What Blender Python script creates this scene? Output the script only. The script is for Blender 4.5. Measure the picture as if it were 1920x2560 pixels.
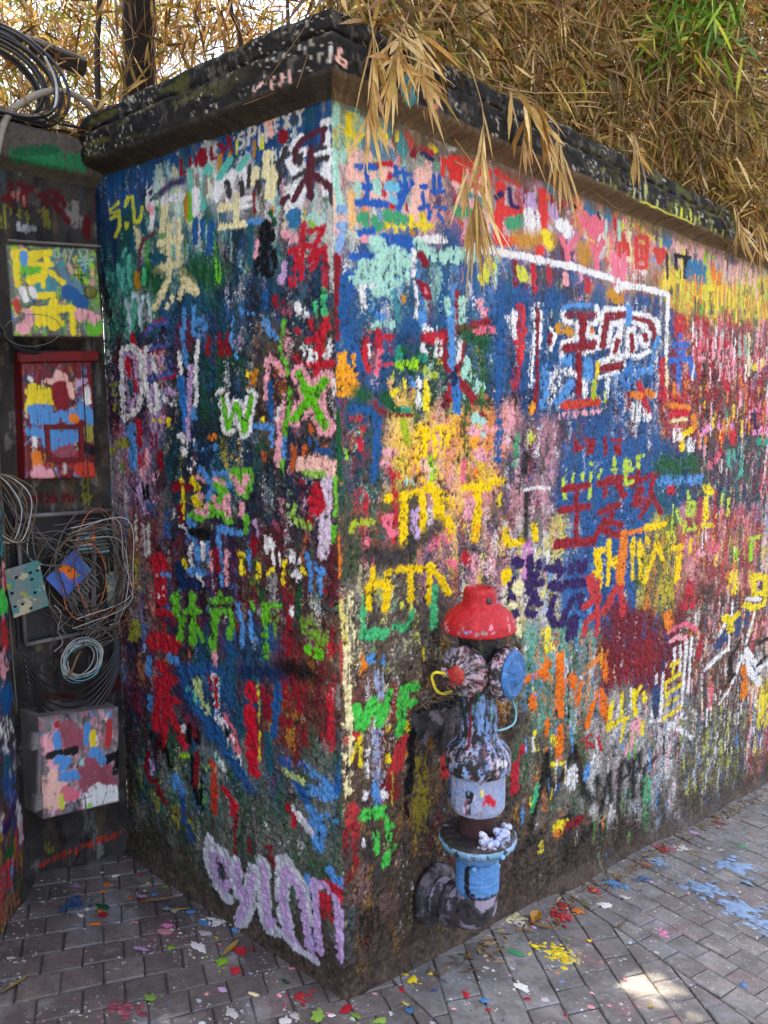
import bpy, bmesh, math, random
import numpy as np
from mathutils import Vector, Matrix

for o in list(bpy.data.objects): bpy.data.objects.remove(o, do_unlink=True)
scene = bpy.context.scene
COL = scene.collection
rng = np.random.default_rng(7)
random.seed(7)
GX, GY = -0.2066, 0.0423          # the lane falls away along the long wall
def gz(x, y): return GX*x + GY*y
YB = 1.046                        # distance of the niche's back wall from the corner

# ------------------------------------------------------------------ camera
CAM = Vector((-1.4717, -1.4266, 1.6))
yaw, pitch, roll = math.radians(40.859), math.radians(7.403), math.radians(-0.437)
fw = Vector((math.cos(yaw)*math.cos(pitch), math.sin(yaw)*math.cos(pitch), -math.sin(pitch)))
rt = Vector((math.sin(yaw), -math.cos(yaw), 0)); up = rt.cross(fw)
rt, up = rt*math.cos(roll)+up*math.sin(roll), up*math.cos(roll)-rt*math.sin(roll)
cd = bpy.data.cameras.new('camera'); cam = bpy.data.objects.new('camera', cd); COL.objects.link(cam)
cam.matrix_world = Matrix(((rt.x, up.x, -fw.x, CAM.x), (rt.y, up.y, -fw.y, CAM.y), (rt.z, up.z, -fw.z, CAM.z), (0, 0, 0, 1)))
cd.sensor_fit = 'VERTICAL'; cd.sensor_height = 32; cd.sensor_width = 24; cd.lens = 2058.5/2560*32
cd.clip_start = 0.05; cd.clip_end = 500
scene.camera = cam

# ------------------------------------------------------------------ light
SUN_EL, SUN_AZ = math.radians(81), math.radians(62)      # azimuth counted from +X towards +Y
sd = Vector((math.cos(SUN_AZ)*math.cos(SUN_EL), math.sin(SUN_AZ)*math.cos(SUN_EL), math.sin(SUN_EL)))
w = bpy.data.worlds.new('World'); scene.world = w; w.use_nodes = True
nt = w.node_tree; bg = nt.nodes['Background']
sky = nt.nodes.new('ShaderNodeTexSky'); sky.sky_type = 'NISHITA'; sky.sun_disc = False
sky.sun_elevation = SUN_EL; sky.sun_rotation = math.atan2(sd.x, sd.y); sky.air_density = 0.8; sky.dust_density = 3.5
nt.links.new(sky.outputs[0], bg.inputs[0]); bg.inputs[1].default_value = 0.15
sl = bpy.data.lights.new('sun', 'SUN'); sl.energy = 4.5; sl.angle = math.radians(0.5); sl.color = (1, 0.93, 0.8)
so = bpy.data.objects.new('sun', sl); COL.objects.link(so); so.location = (0, 0, 12)
so.rotation_euler = (-sd).to_track_quat('-Z', 'Y').to_euler()
scene.view_settings.view_transform = 'Standard'; scene.view_settings.look = 'None'
scene.view_settings.gamma = 1.0; scene.view_settings.use_curve_mapping = False
scene.view_settings.exposure = 2.55
scene.view_settings.use_white_balance = True; scene.view_settings.white_balance_temperature = 7400

# ------------------------------------------------------------------ helpers
def lin(c):
    c = np.asarray(c, float)/255.0
    return np.where(c <= 0.04045, c/12.92, ((c+0.055)/1.055)**2.4)
def tag(o, label=None, cat=None, group=None, kind=None):
    if label: o['label'] = label
    if cat: o['category'] = cat
    if group: o['group'] = group
    if kind: o['kind'] = kind
    return o
def empty(name, loc=(0, 0, 0), rz=0):
    o = bpy.data.objects.new(name, None); COL.objects.link(o); o.location = loc; o.rotation_euler = (0, 0, rz)
    o.empty_display_size = 0.05
    return o
def link(name, me, mat=None, parent=None, smooth=False):
    o = bpy.data.objects.new(name, me); COL.objects.link(o)
    if mat is not None and not me.materials: me.materials.append(mat)
    if parent is not None: o.parent = parent
    if smooth: me.polygons.foreach_set('use_smooth', np.ones(len(me.polygons), bool))
    return o
def mesh_np(name, V, F, C=None, smooth=True):
    """V (n,3); F (m,4) or (m,3) or a list of faces; C (n,3) linear colours"""
    me = bpy.data.meshes.new(name)
    if isinstance(F, np.ndarray):
        k = F.shape[1]; m = len(F)
        me.vertices.add(len(V)); me.vertices.foreach_set('co', np.ascontiguousarray(V, np.float32).ravel())
        me.loops.add(m*k); me.loops.foreach_set('vertex_index', np.ascontiguousarray(F, np.int32).ravel())
        me.polygons.add(m); me.polygons.foreach_set('loop_start', np.arange(0, m*k, k, dtype=np.int32))
        me.update(calc_edges=True)
    else:
        me.from_pydata([tuple(v) for v in V], [], F); me.update()
    if C is not None:
        a = me.color_attributes.new('paint', 'FLOAT_COLOR', 'POINT')
        rgba = np.ones((len(V), 4), np.float32); rgba[:, :3] = C
        a.data.foreach_set('color', rgba.ravel())
    if smooth: me.polygons.foreach_set('use_smooth', np.ones(len(me.polygons), bool))
    return me
def grid_faces(nr, nc):
    a = np.arange(nr*nc).reshape(nr, nc)
    return np.stack([a[:-1, :-1], a[:-1, 1:], a[1:, 1:], a[1:, :-1]], -1).reshape(-1, 4)

# ------------------------------------------------------------------ materials
def newmat(name):
    m = bpy.data.materials.new(name); m.use_nodes = True
    return m, m.node_tree, m.node_tree.nodes['Principled BSDF']
def nodes_noise(t, scale, detail=4, rough=0.6, coord='Object', vec_scale=None):
    tc = t.nodes.new('ShaderNodeTexCoord'); n = t.nodes.new('ShaderNodeTexNoise')
    n.inputs['Scale'].default_value = scale; n.inputs['Detail'].default_value = detail; n.inputs['Roughness'].default_value = rough
    src = tc.outputs[coord]
    if vec_scale:
        mp = t.nodes.new('ShaderNodeMapping'); mp.inputs['Scale'].default_value = vec_scale
        t.links.new(src, mp.inputs[0]); src = mp.outputs[0]
    t.links.new(src, n.inputs['Vector'])
    return n
def ramp(t, fac, stops):
    r = t.nodes.new('ShaderNodeValToRGB'); e = r.color_ramp.elements
    while len(e) > 1: e.remove(e[0])
    e[0].position = stops[0][0]; e[0].color = (*stops[0][1], 1)
    for p, c in stops[1:]:
        q = e.new(p); q.color = (*c, 1)
    t.links.new(fac, r.inputs[0]); return r
def mixc(t, fac, a, b, mode='MIX'):
    m = t.nodes.new('ShaderNodeMix'); m.data_type = 'RGBA'; m.blend_type = mode
    for sock, v in ((m.inputs[0], fac), (m.inputs[6], a), (m.inputs[7], b)):
        if isinstance(v, (int, float)): sock.default_value = v
        elif isinstance(v, (tuple, list)): sock.default_value = (*v, 1)
        else: t.links.new(v, sock)
    return m.outputs[2]
def bump(t, b, h, strength, dist):
    n = t.nodes.new('ShaderNodeBump'); n.inputs['Strength'].default_value = strength; n.inputs['Distance'].default_value = dist
    t.links.new(h, n.inputs['Height']); t.links.new(n.outputs[0], b.inputs['Normal'])
def attr(t, name='paint'):
    a = t.nodes.new('ShaderNodeAttribute'); a.attribute_name = name; return a
def mat_attr(name, rough=0.55, bscale=260, bstr=0.35, bdist=0.002, var=0.25, spec=0.35, vscale=90):
    m, t, b = newmat(name)
    n = nodes_noise(t, vscale, 5, 0.7)
    r = ramp(t, n.outputs[0], [(0.25, (1-var,)*3), (0.75, (1+var*0.3,)*3)])
    t.links.new(mixc(t, 1.0, attr(t).outputs['Color'], r.outputs[0], 'MULTIPLY'), b.inputs['Base Color'])
    n2 = nodes_noise(t, bscale, 4, 0.65); bump(t, b, n2.outputs[0], bstr, bdist)
    b.inputs['Roughness'].default_value = rough; b.inputs['Specular IOR Level'].default_value = spec
    return m
def mat_plain(name, c, rough=0.6, var=0.3, scale=30, bstr=0.15, bdist=0.001, metal=0.0, c2=None):
    m, t, b = newmat(name)
    n = nodes_noise(t, scale, 5, 0.65)
    c2 = c2 if c2 is not None else tuple(x*(1-var) for x in c)
    r = ramp(t, n.outputs[0], [(0.32, tuple(c2)), (0.68, tuple(c))])
    t.links.new(r.outputs[0], b.inputs['Base Color'])
    n2 = nodes_noise(t, scale*6, 3, 0.6); bump(t, b, n2.outputs[0], bstr, bdist)
    b.inputs['Roughness'].default_value = rough; b.inputs['Metallic'].default_value = metal
    return m
def mat_patchy(name, cols, scale, seed=0.0, rough=0.5, bstr=0.5, bdist=0.004, chip=None):
    """thick peeling paint: several colours in torn patches over a dark ground"""
    m, t, b = newmat(name)
    out = tuple(cols[0])
    for i, (c, lo, sc) in enumerate(cols[1:]):
        n = nodes_noise(t, scale*sc, 6, 0.62)
        mp = t.nodes.new('ShaderNodeMapping'); mp.inputs['Location'].default_value = (seed+i*3.1, i*1.7, seed)
        tc = t.nodes.new('ShaderNodeTexCoord'); t.links.new(tc.outputs['Object'], mp.inputs[0]); t.links.new(mp.outputs[0], n.inputs['Vector'])
        r = ramp(t, n.outputs[0], [(lo-0.015, (0, 0, 0)), (lo+0.015, (1, 1, 1))])
        out = mixc(t, r.outputs[0], out, tuple(c))
    if isinstance(out, tuple): b.inputs['Base Color'].default_value = (*out, 1)
    else: t.links.new(out, b.inputs['Base Color'])
    n2 = nodes_noise(t, scale*3.5, 6, 0.7); bump(t, b, n2.outputs[0], bstr, bdist)
    b.inputs['Roughness'].default_value = rough
    return m

# strokes: surface, colour, width mm, flattening, manner (d dry, s sprayed), points along the wall and up, mm; a few sprayed black diagonals low on the long wall are painted shadows
PAINT = '''
L y 10 1.91 - 968,2210 922,2225
L y 9 1.9 - 967,2202 923,2201
L y 11 1.9 - 961,2184 920,2196 918,2157 943,2129
L y 10 1.85 - 885,2209 869,2232 849,2234 843,2197 842,2159 823,2154 803,2171 799,2195
L y 11 1.87 - 882,2160 883,2148
L W 6 1.83 - 764,2263 770,2245
L W 6 1.82 - 765,2236 736,2243 736,2220 761,2214 766,2236
L W 10 1.82 - 768,2215 769,2191
L W 15 1.81 - 729,2194 756,2191 744,2170 756,2129
L DR 8 1.74 - 590,2290 591,2250 564,2253
L DR 9 1.73 - 545,2288 547,2261
L DR 9 1.72 - 522,2286 519,2261
L DR 7 1.72 - 545,2274 521,2272
L DR 21 1.7 - 490,2292 488,2259
L DR 10 1.68 - 454,2297 454,2267 433,2267
L DR 7 1.67 - 418,2295 404,2284
L T 11 1.72 - 548,2257 549,2196
L T 16 1.69 - 474,2250 489,2212 497,2144
L T 11 1.68 - 457,2242 458,2218
L s 13 1.71 - 515,2232 514,2195
L s 14 1.69 - 479,2223 487,2177
L o 14 1.73 - 568,2192 576,2132
L G 14 1.72 - 548,2191 556,2122
L W 21 1.71 d 528,2193 529,2137
L B 16 1.7 - 532,2114 540,2056
L B 14 1.68 - 501,2110 500,2063
L B 20 1.67 d 463,2097 482,2026
L C 15 1.76 - 664,2124 670,2016
L C 14 1.74 - 613,2131 622,2030
L C 19 1.76 - 715,2079 608,2079
L C 20 1.76 - 741,2003 621,2011
L C 15 1.75 - 669,1999 680,1968 708,1941
L C 23 1.7 - 598,1982 570,1957 552,1926
L g 50 1.79 s 780,2001 729,1960
L g 61 1.67 s 544,1985 459,1957
L G 18 1.64 d 442,1981 439,1939
L e 15 1.81 d 797,2013 800,1975
L T 10 1.87 - 893,2085 912,2065
L T 12 1.87 - 939,2042 925,1974
L T 11 1.85 - 878,2061 881,1970
L T 11 1.86 - 915,2026 920,1961
L mv 11 1.82 - 744,2110 797,2102 821,2067 826,2003
L o 16 1.83 - 840,2007 839,1966
L W 23 1.78 d 683,2219 678,2172
L W 19 1.75 d 647,2193 588,2191
L C 22 1.78 d 678,2174 699,2119
L V 17 1.77 s 701,2217 640,2235 590,2231
L t 25 1.78 d 758,2047 697,2034
L P 15 1.81 d 761,2189 749,2170
L DR 9 1.66 - 421,2296 396,2282 415,2272
L DR 9 1.65 - 384,2308 367,2270
L DR 9 1.66 - 368,2303 411,2267
L o 10 1.66 d 415,2268 421,2233
L o 9 1.65 d 378,2270 383,2244
L y 8 1.63 d 347,2290 350,2260
L o 11 1.6 d 279,2276 281,2242
L y 13 1.59 d 252,2279 253,2258
L sw 8 1.63 - 323,2307 342,2306 340,2294 323,2290 324,2273 344,2271
L sw 7 1.61 - 296,2318 303,2274
L sw 7 1.61 - 295,2317 274,2310 276,2294 297,2294
L sw 7 1.6 - 260,2308 262,2264
L sw 7 1.58 - 237,2316 234,2269
L sw 6 1.59 - 261,2289 238,2286
L F 14 1.58 d 224,2313 212,2279
L F 10 1.58 d 236,2313 195,2314
L sw 7 1.56 - 184,2312 201,2311 197,2280 180,2280
L sw 6 1.56 - 195,2296 185,2296
L sw 7 1.55 - 168,2317 144,2283
L sw 7 1.55 - 143,2318 164,2280
L sw 8 1.53 - 124,2323 110,2305 107,2280
L sw 8 1.52 - 88,2325 109,2304
L DR 25 1.55 - 178,2272 168,2260
L W 25 1.47 d 20,2265 19,2180
L W 24 1.52 - 100,2215 144,2203 129,2170
L W 22 1.47 - 25,2161 24,2111
L W 25 1.51 d 102,2138 121,2096
L W 16 1.53 - 108,2253 143,2232
L W 19 1.52 - 134,2139 157,2112
L W 21 1.55 d 162,2236 189,2212
L W 14 1.48 - 29,2197 61,2200
L M1 16 1.51 - 125,2200 131,2223 99,2245 63,2251 27,2253
L M1 12 1.48 - 30,2253 35,2222
L k 14 1.52 - 115,2190 108,2211
L k 13 1.48 - 55,2219 28,2212
L k 17 1.48 - 59,2189 23,2187
L M1 19 1.49 - 73,2216 78,2150 78,2106
L M1 15 1.51 - 93,2157 115,2136 138,2109
L M1 17 1.47 - 65,2156 33,2133 4,2114
L k 14 1.51 - 136,2160 99,2168
L k 16 1.55 - 162,2236 171,2219 195,2203
L k 15 1.55 - 170,2190 190,2170 191,2158
L M1 13 1.53 - 158,2120 182,2110
L k 12 1.45 - 8,2104 4,2080
L C 28 1.57 d 231,2230 229,2188
L C 25 1.56 d 216,2175 224,2134
L C 21 1.59 d 279,2203 287,2176
L W 24 1.64 d 367,2212 386,2180
L W 22 1.61 d 327,2216 322,2180
L W 27 1.66 d 418,2210 428,2167
L k 12 1.6 - 302,2218 307,2169
L k 13 1.62 - 336,2185 333,2154
L k 15 1.64 d 393,2195 387,2160
L k 19 1.59 d 270,2171 274,2151
L T 17 1.65 - 379,2250 425,2212
L T 16 1.62 - 308,2242 343,2221
L C 20 1.63 - 418,2134 342,2126
L C 15 1.62 - 355,2155 358,2089
L C 17 1.62 d 425,2083 326,2078
L W 13 1.6 d 338,2139 292,2140
L W 12 1.6 d 338,2123 293,2123
L DR 8 1.59 - 288,2148 286,2102
L O 8 1.55 - 216,2102 217,2071
L g 13 1.55 d 226,2093 205,2062
L t2 31 1.51 - 139,2074 139,2055
L b 17 1.58 d 302,2081 257,2072
L t 13 1.58 - 302,2070 306,1971
L K 43 1.56 d 248,2055 235,2036
L K 52 1.55 d 250,1986 245,1953
L M 14 1.48 d 92,2057 74,2064 50,2046 81,2028
L l 11 1.48 - 81,2045 67,2036
L y 8 1.5 d 101,2078 103,2056
L R 16 1.49 - 108,2044 117,1949
L R 17 1.5 - 150,1986 88,1992
L R 17 1.5 - 138,1943 115,1976
L R 14 1.47 - 87,2028 30,2028
L R 14 1.47 - 33,2028 61,1997 81,1960
L R 13 1.46 - 81,1960 27,1980 29,1939 33,1888
L R 12 1.47 - 50,1979 74,1934
L R 26 1.49 d 120,1930 141,1905
L se 13 1.45 - 16,2069 11,1876
L P 23 1.51 d 169,2032 137,2015
L P 11 1.57 d 276,2024 284,1990
L L 19 1.52 d 175,1956 186,1914
L G 15 1.64 d 441,1997 435,1950
L C 18 1.76 - 681,1965 721,1923 755,1893
L C 15 1.74 d 660,1918 684,1890
L C 26 1.7 - 594,1956 571,1934 551,1925
L C 15 1.72 - 612,1938 623,1910
L pb 11 1.84 - 908,1932 891,1899 891,1832
L pb 11 1.83 - 863,1949 870,1918 888,1899
L pb 11 1.81 - 848,1945 832,1910 828,1836
L pb 10 1.81 - 807,1934 814,1911 831,1897
L pb 10 1.79 - 783,1937 781,1908 771,1856
L R 16 1.82 - 878,1826 873,1793
L R 16 1.8 - 839,1776 834,1768
L W 17 1.84 - 944,1773 957,1700 953,1570
L W 19 1.81 - 936,1783 881,1788 845,1763 833,1723 844,1643 881,1590 942,1562
L L 15 1.83 - 931,1765 922,1699 925,1606
L L 15 1.81 - 865,1738 867,1657 894,1617 926,1595
L L 12 1.82 - 922,1767 877,1754
L R 15 1.83 - 912,1753 915,1726 907,1701
L R 13 1.8 - 879,1682 872,1649
L t 15 1.81 - 904,1680 902,1639
L W 15 1.77 - 810,1775 819,1723 814,1656 797,1590
L W 13 1.76 - 774,1765 771,1721 760,1705
L W 15 1.75 - 767,1669 758,1603 778,1586
L W 14 1.72 d 744,1652 717,1616 665,1600
L W 13 1.78 - 806,1777 780,1781
L L 14 1.77 - 797,1753 795,1706
L L 14 1.76 - 791,1665 784,1621
L L 23 1.72 d 723,1655 675,1638
L bv 17 1.77 - 802,1822 778,1838 740,1849 696,1848
L bv 16 1.75 - 783,1774 737,1779 692,1784
L bv 17 1.74 - 799,1682 743,1691 680,1700
L R 7 1.76 - 753,1857 704,1858
L R 7 1.76 - 781,1764 710,1769
L R 7 1.72 - 735,1682 665,1687 661,1707
L R 7 1.79 - 811,1830 796,1836
L bv 20 1.73 d 717,1745 687,1718
L W 12 1.69 - 636,1759 632,1691 616,1615
L W 11 1.66 - 543,1786 559,1714 564,1639 572,1589
L b 14 1.7 - 607,1876 617,1741
L b 14 1.69 - 620,1816 601,1715
L b 13 1.68 - 557,1880 570,1812 544,1801
L B2 23 1.68 - 637,1678 625,1602 620,1538
L L 15 1.67 - 584,1714 594,1640 602,1564
L L 13 1.67 - 611,1564 610,1508
L W 23 1.67 d 640,1512 614,1487 594,1498
L b 26 1.66 - 536,1839 515,1828
L b 16 1.66 - 586,1564 575,1589
L DR 13 1.64 - 494,1791 499,1748
L DR 14 1.62 - 447,1795 438,1740
L DR 13 1.6 - 409,1798 412,1741
L DR 12 1.61 - 445,1776 410,1779
L Y 10 1.75 - 785,1560 784,1556
L Y 10 1.73 - 753,1561 752,1555
L Y 9 1.71 - 708,1563 712,1540
L b 29 1.8 - 912,1538 914,1507
L b 23 1.79 - 910,1493 912,1410
L y2 7 1.86 - 1028,1671 986,1676 1018,1638 984,1639
L y2 7 1.85 - 1022,1618 979,1579
L y2 7 1.85 - 979,1621 1014,1590
L y2 28 1.82 - 982,1483 952,1484
L DR 32 1.74 d 798,1509 796,1477
L DR 20 1.72 - 760,1457 753,1417
L P 18 1.76 d 835,1460 838,1413
L W 17 1.67 - 641,1473 633,1461
L W 11 1.65 - 596,1449 585,1429
L R 16 1.78 - 870,1557 871,1480
L R 25 1.77 d 865,1453 862,1412
L O 16 1.62 d 527,1509 486,1515
L b 17 1.62 d 545,1476 484,1483
L y2 20 1.84 d 1036,1465 1027,1451
L og 10 1.81 - 968,1416 975,1390
L P 44 1.44 - 133,1681 87,1610 38,1541
L P 44 1.44 - 37,1663 84,1623 153,1566
L G2 21 1.44 - 133,1677 87,1610 41,1547
L G2 21 1.44 - 40,1661 84,1621 155,1565
L W 29 1.57 - 446,1637 424,1531 382,1608 353,1525 315,1631
L G2 13 1.57 - 446,1630 424,1536 382,1608 353,1530 316,1628
L P 14 1.52 - 240,1736 248,1703 256,1623
L P 18 1.5 - 234,1725 198,1701 185,1683
L O 13 1.5 d 198,1690 185,1683
L P 15 1.49 - 184,1622 206,1566 217,1444
L W 11 1.49 d 195,1611 220,1566
L G 13 1.48 - 167,1638 186,1555 193,1518
L b 13 1.48 - 194,1514 196,1464
L G 12 1.48 - 202,1456 204,1429
L B 16 1.51 - 240,1662 243,1566
L b 15 1.52 - 315,1547 238,1545
L b 13 1.5 d 241,1543 239,1497
L b 13 1.59 d 382,1840 389,1766 373,1730
L b 15 1.57 d 349,1852 285,1844
L b 19 1.52 d 248,1822 229,1787 209,1772
L B 15 1.54 - 251,1889 249,1855
L R 17 1.44 - 33,1815 40,1788 80,1763
L R 15 1.45 - 96,1761 22,1790
L R 18 1.44 - 52,1776 63,1696
L R 15 1.44 - 84,1734 41,1733
L R 21 1.43 - 86,1704 7,1703
L R 15 1.44 - 70,1696 70,1679
L R 14 1.46 - 85,1810 82,1789
L R 13 1.48 - 136,1794 126,1783
L R 12 1.47 - 141,1725 127,1710
L W 21 1.46 d 112,1747 81,1720
L W 19 1.43 d 19,1753 31,1718
L W 13 1.41 - 0,1681 7,1631
L W 26 1.48 d 125,1847 110,1827
L e 15 1.44 - 41,1878 39,1826
L e 13 1.46 d 68,1855 66,1823
L G 12 1.5 d 181,1819 182,1788 196,1745 179,1711 168,1678
L or 13 1.44 - 116,1493 120,1466
L or 15 1.46 - 155,1492 163,1435
L or 12 1.51 - 275,1472 276,1454
L or 11 1.44 - 95,1551 92,1536
L F 27 1.42 - 130,1452 82,1465 14,1453
L Y 13 1.56 d 327,1691 329,1652
L o 11 1.54 - 294,1695 299,1658
L Y 19 1.52 d 282,1575 275,1561
L p2 30 1.5 d 186,1848 160,1837
L DR 33 1.52 d 209,1872 192,1864
L B 22 1.43 d 106,1511 81,1501
L B 14 1.41 - 75,1488 29,1487
L O 9 1.55 d 309,1691 311,1659
L F2 21 1.71 d 863,1115 852,1000 835,945
L R 55 1.7 - 791,1115 788,1088
L R 41 1.69 - 783,1080 785,993
L R 24 1.67 - 808,944 751,953
L R 12 1.67 - 781,928 779,883
L R 55 1.67 - 835,847 739,859
L W 6 1.7 - 814,1068 804,1066
L W 5 1.68 - 770,1076 768,1068
L W 6 1.68 - 768,1040 774,1028 767,1028
L W 6 1.69 - 804,1007 800,999
L W 6 1.68 - 775,1005 766,1004
L G 23 1.65 - 700,1022 702,980
L G 17 1.65 - 729,1007 687,1013
L G 22 1.63 - 713,965 678,943 690,885
L G 25 1.61 - 615,1029 623,884
L G 17 1.61 - 658,974 585,988
L G 17 1.59 - 616,953 583,918 571,902
L G 19 1.55 - 518,1028 432,1046
L G 13 1.56 - 479,1060 488,1038
L G 22 1.56 - 503,999 521,876
L G 19 1.54 - 502,1001 437,1009 431,971 441,931
L G 31 1.61 - 570,1278 520,1292 509,1334
L G 28 1.58 - 486,1380 458,1385 451,1350 478,1295
L G 23 1.57 - 479,1300 432,1277
L G 24 1.64 d 595,1286 613,1279
L P 13 1.63 - 572,1394 542,1382
L P 13 1.62 - 571,1342 549,1336
L P 14 1.61 - 578,1290 536,1286 525,1320
L P 14 1.59 - 498,1385 478,1396 450,1378
L P 14 1.58 - 500,1339 493,1317 458,1307 436,1346
L P 13 1.56 - 437,1319 431,1289
L b 17 1.62 - 562,1420 510,1384
L b 15 1.6 - 530,1327 504,1362
L b 20 1.58 - 485,1406 426,1411 420,1374
L Y 23 1.64 - 598,1385 578,1363
L Y 21 1.63 - 588,1331 585,1315
L Y 16 1.66 - 650,1377 641,1359
L DR 29 1.66 - 677,1359 625,1360
L Y 14 1.66 d 672,1307 642,1325
L DR 20 1.66 - 659,1297 653,1260
L Y 7 1.66 - 641,1361 648,1261
L K 8 1.77 - 888,1355 908,1340 885,1319 893,1288
L K 11 1.75 - 864,1359 852,1310
L K 11 1.74 - 839,1355 832,1311
L P 25 1.75 d 844,1405 843,1366
L P 25 1.73 d 788,1396 805,1354
L L 26 1.76 d 879,1342 876,1308
L L 25 1.74 d 853,1296 851,1266
L sw 8 1.76 - 906,1250 909,1170
L sw 11 1.74 - 868,1225 861,1127
L sw 10 1.73 - 839,1228 842,1132
L W 17 1.67 d 699,1299 679,1263
L W 16 1.65 d 605,1408 617,1415
L W 19 1.65 d 659,1238 642,1229
L B 31 1.73 d 814,1299 807,1269
L B 30 1.69 d 727,1276 732,1210
L b 22 1.64 - 626,1260 604,1249
L b 21 1.63 - 612,1214 600,1199
L b 15 1.57 - 480,1252 480,1183
L b 21 1.55 - 473,1248 384,1246
L b 13 1.56 - 472,1176 469,1082
L b 14 1.59 - 536,1203 531,1152
L K 29 1.61 - 599,1223 540,1227
L W 16 1.63 - 610,1187 625,1146 613,1123
L W 14 1.6 - 558,1195 564,1148
L b 20 1.61 - 588,1182 581,1151
L b 25 1.61 - 628,1107 563,1108
L W 14 1.6 - 581,1095 560,1074
L N 23 1.64 - 675,1118 673,1072
L N 26 1.62 - 679,1061 583,1069
L Y 17 1.64 - 657,1134 648,1114
L P 14 1.58 - 517,1174 516,1127
L P 15 1.55 - 444,1182 451,1136 453,1089
L DR 22 1.57 - 496,1181 492,1118
L o 14 1.53 - 386,1186 381,1132
L y2 36 1.73 - 937,885 957,837
L b 15 1.66 - 753,975 749,967
L b 18 1.68 - 766,1077 742,1076
L y2 12 1.75 d 919,1106 921,1025
L Y 12 1.73 - 906,1012 899,1010
L G 32 1.55 - 397,1412 373,1367
L G 29 1.54 - 344,1415 364,1358
L P 15 1.55 - 405,1402 373,1360
L P 15 1.54 - 349,1405 371,1363
L P 14 1.54 - 377,1330 375,1294
L P 14 1.57 - 442,1343 433,1289
L G 15 1.53 - 357,1295 363,1251
L F 27 1.42 - 135,1443 93,1443 16,1433
L lw 30 1.39 - 33,1410 42,1321 48,1220
L R 47 1.41 - 79,1379 70,1346
L R 25 1.44 d 126,1407 134,1375
L lw 20 1.43 d 108,1388 118,1349
L DR 19 1.42 - 97,1308 110,1288
L gl 28 1.45 d 160,1380 166,1311
L gl 30 1.43 d 153,1301 110,1288
L gl 16 1.42 - 116,1428 53,1427
L G 11 1.38 - 6,1423 5,1324
L G2 11 1.38 - 12,1297 13,1257
R O 7 1.42 - 0,1276 1,1169
L n 6 1.38 - 13,1400 13,1306
L or 12 1.42 d 110,1275 115,1224
L or 12 1.42 - 132,1212 129,1199
L b 15 1.41 - 112,1217 100,1156 101,1121
L b 19 1.39 d 87,1192 46,1173
L b 11 1.38 - 62,1161 60,1116
L Y 13 1.45 - 203,1185 209,1125
L Y 12 1.49 - 310,1163 312,1128
L Y 13 1.47 - 250,1158 276,1138
L Y 14 1.52 - 380,1187 379,1127
L Y 12 1.42 - 133,1175 120,1163
L W 31 1.47 d 248,1219 235,1174
L W 31 1.44 d 179,1205 156,1196
L W 26 1.43 d 160,1160 147,1148
L W 27 1.48 d 275,1240 262,1207
L g 13 1.42 - 144,1134 150,1043
L g 12 1.48 - 309,1104 292,1067
L G 15 1.49 - 342,1050 331,1029
L G2 21 1.46 d 282,1054 284,909
L G 16 1.45 - 261,1057 219,1058
L og 34 1.45 d 241,1021 235,981
L og 54 1.39 d 121,1029 73,998
L G2 31 1.38 d 106,961 80,954
L DR 30 1.43 d 189,1097 184,1031
L DR 30 1.42 d 189,1001 187,931
L DR 18 1.51 - 326,1237 331,1200
L R 17 1.37 d 44,1123 32,1097
L R 11 1.36 - 24,1030 28,1006
L R 21 1.35 d 25,988 29,960
L b 15 1.51 - 399,1041 383,967 389,915
L b 14 1.49 - 346,1019 342,949 317,941
L W 10 1.42 - 176,1063 174,1039
L L 16 1.51 d 320,1286 314,1250
L p2 20 1.47 d 238,1286 201,1261
R cy 16 1.41 d 7,1105 18,1030 23,960
L b 15 1.51 d 350,1198 349,1148
L R 28 1.65 - 798,776 771,747
L R 28 1.65 - 821,719 720,744
L R 25 1.66 - 806,725 821,637 842,552
L R 27 1.64 - 772,721 785,602 812,497
L R 25 1.63 - 763,663 720,674
L R 27 1.61 - 755,632 712,577 683,536
L B 31 1.58 s 690,782 501,823
L B 31 1.57 s 682,755 649,703 595,661 553,632 548,603
L B 32 1.5 s 529,677 526,639 493,580 422,537 376,492
L B2 15 1.54 - 503,759 529,666
L cg 32 1.56 d 611,757 579,709 551,671
L T 23 1.59 d 656,741 627,703
L P 16 1.55 - 518,871 516,834
L W 27 1.54 d 518,796 519,696
L R 12 1.54 - 518,796 519,698
L R 11 1.56 - 553,789 542,753
L W 38 1.5 d 497,669 458,616 420,570
L p 12 1.5 - 482,688 436,647 414,588
L p 8 1.5 - 457,630 432,583
L K 12 1.51 - 476,652 469,627
L K 16 1.58 - 654,612 663,553
L K 17 1.57 - 624,603 622,564
L K 17 1.56 - 643,510 644,408 620,358
L K 10 1.54 - 606,449 603,350
L DR 14 1.57 - 632,606 629,582
L DR 15 1.56 - 628,525 631,413
L RO 21 1.52 - 538,512 542,361
L RO 17 1.53 - 555,518 539,503
L R 17 1.5 - 491,451 471,438
L R 22 1.48 - 459,427 439,417 452,394 446,371
L R 8 1.47 - 446,371 447,304
L DR 16 1.66 - 900,452 910,387 892,356 857,366
L L 14 1.65 - 877,428 875,383
L DR 17 1.63 - 843,347 834,325 806,304
L K 61 1.64 d 836,514 805,478
L K 48 1.62 d 777,463 768,450
L y2 44 1.64 d 877,305 869,277
L y2 43 1.59 d 753,300 752,256
L y2 33 1.56 d 675,288 657,273
L l 19 1.58 d 695,495 662,510
L gl 33 1.54 d 596,495 565,495
L B 19 1.57 - 707,360 703,272
L B 18 1.55 - 676,267 669,225
L b 45 1.59 d 742,408 716,380
L F2 16 1.68 d 842,750 853,674
L br 35 1.71 d 916,785 918,689
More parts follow.
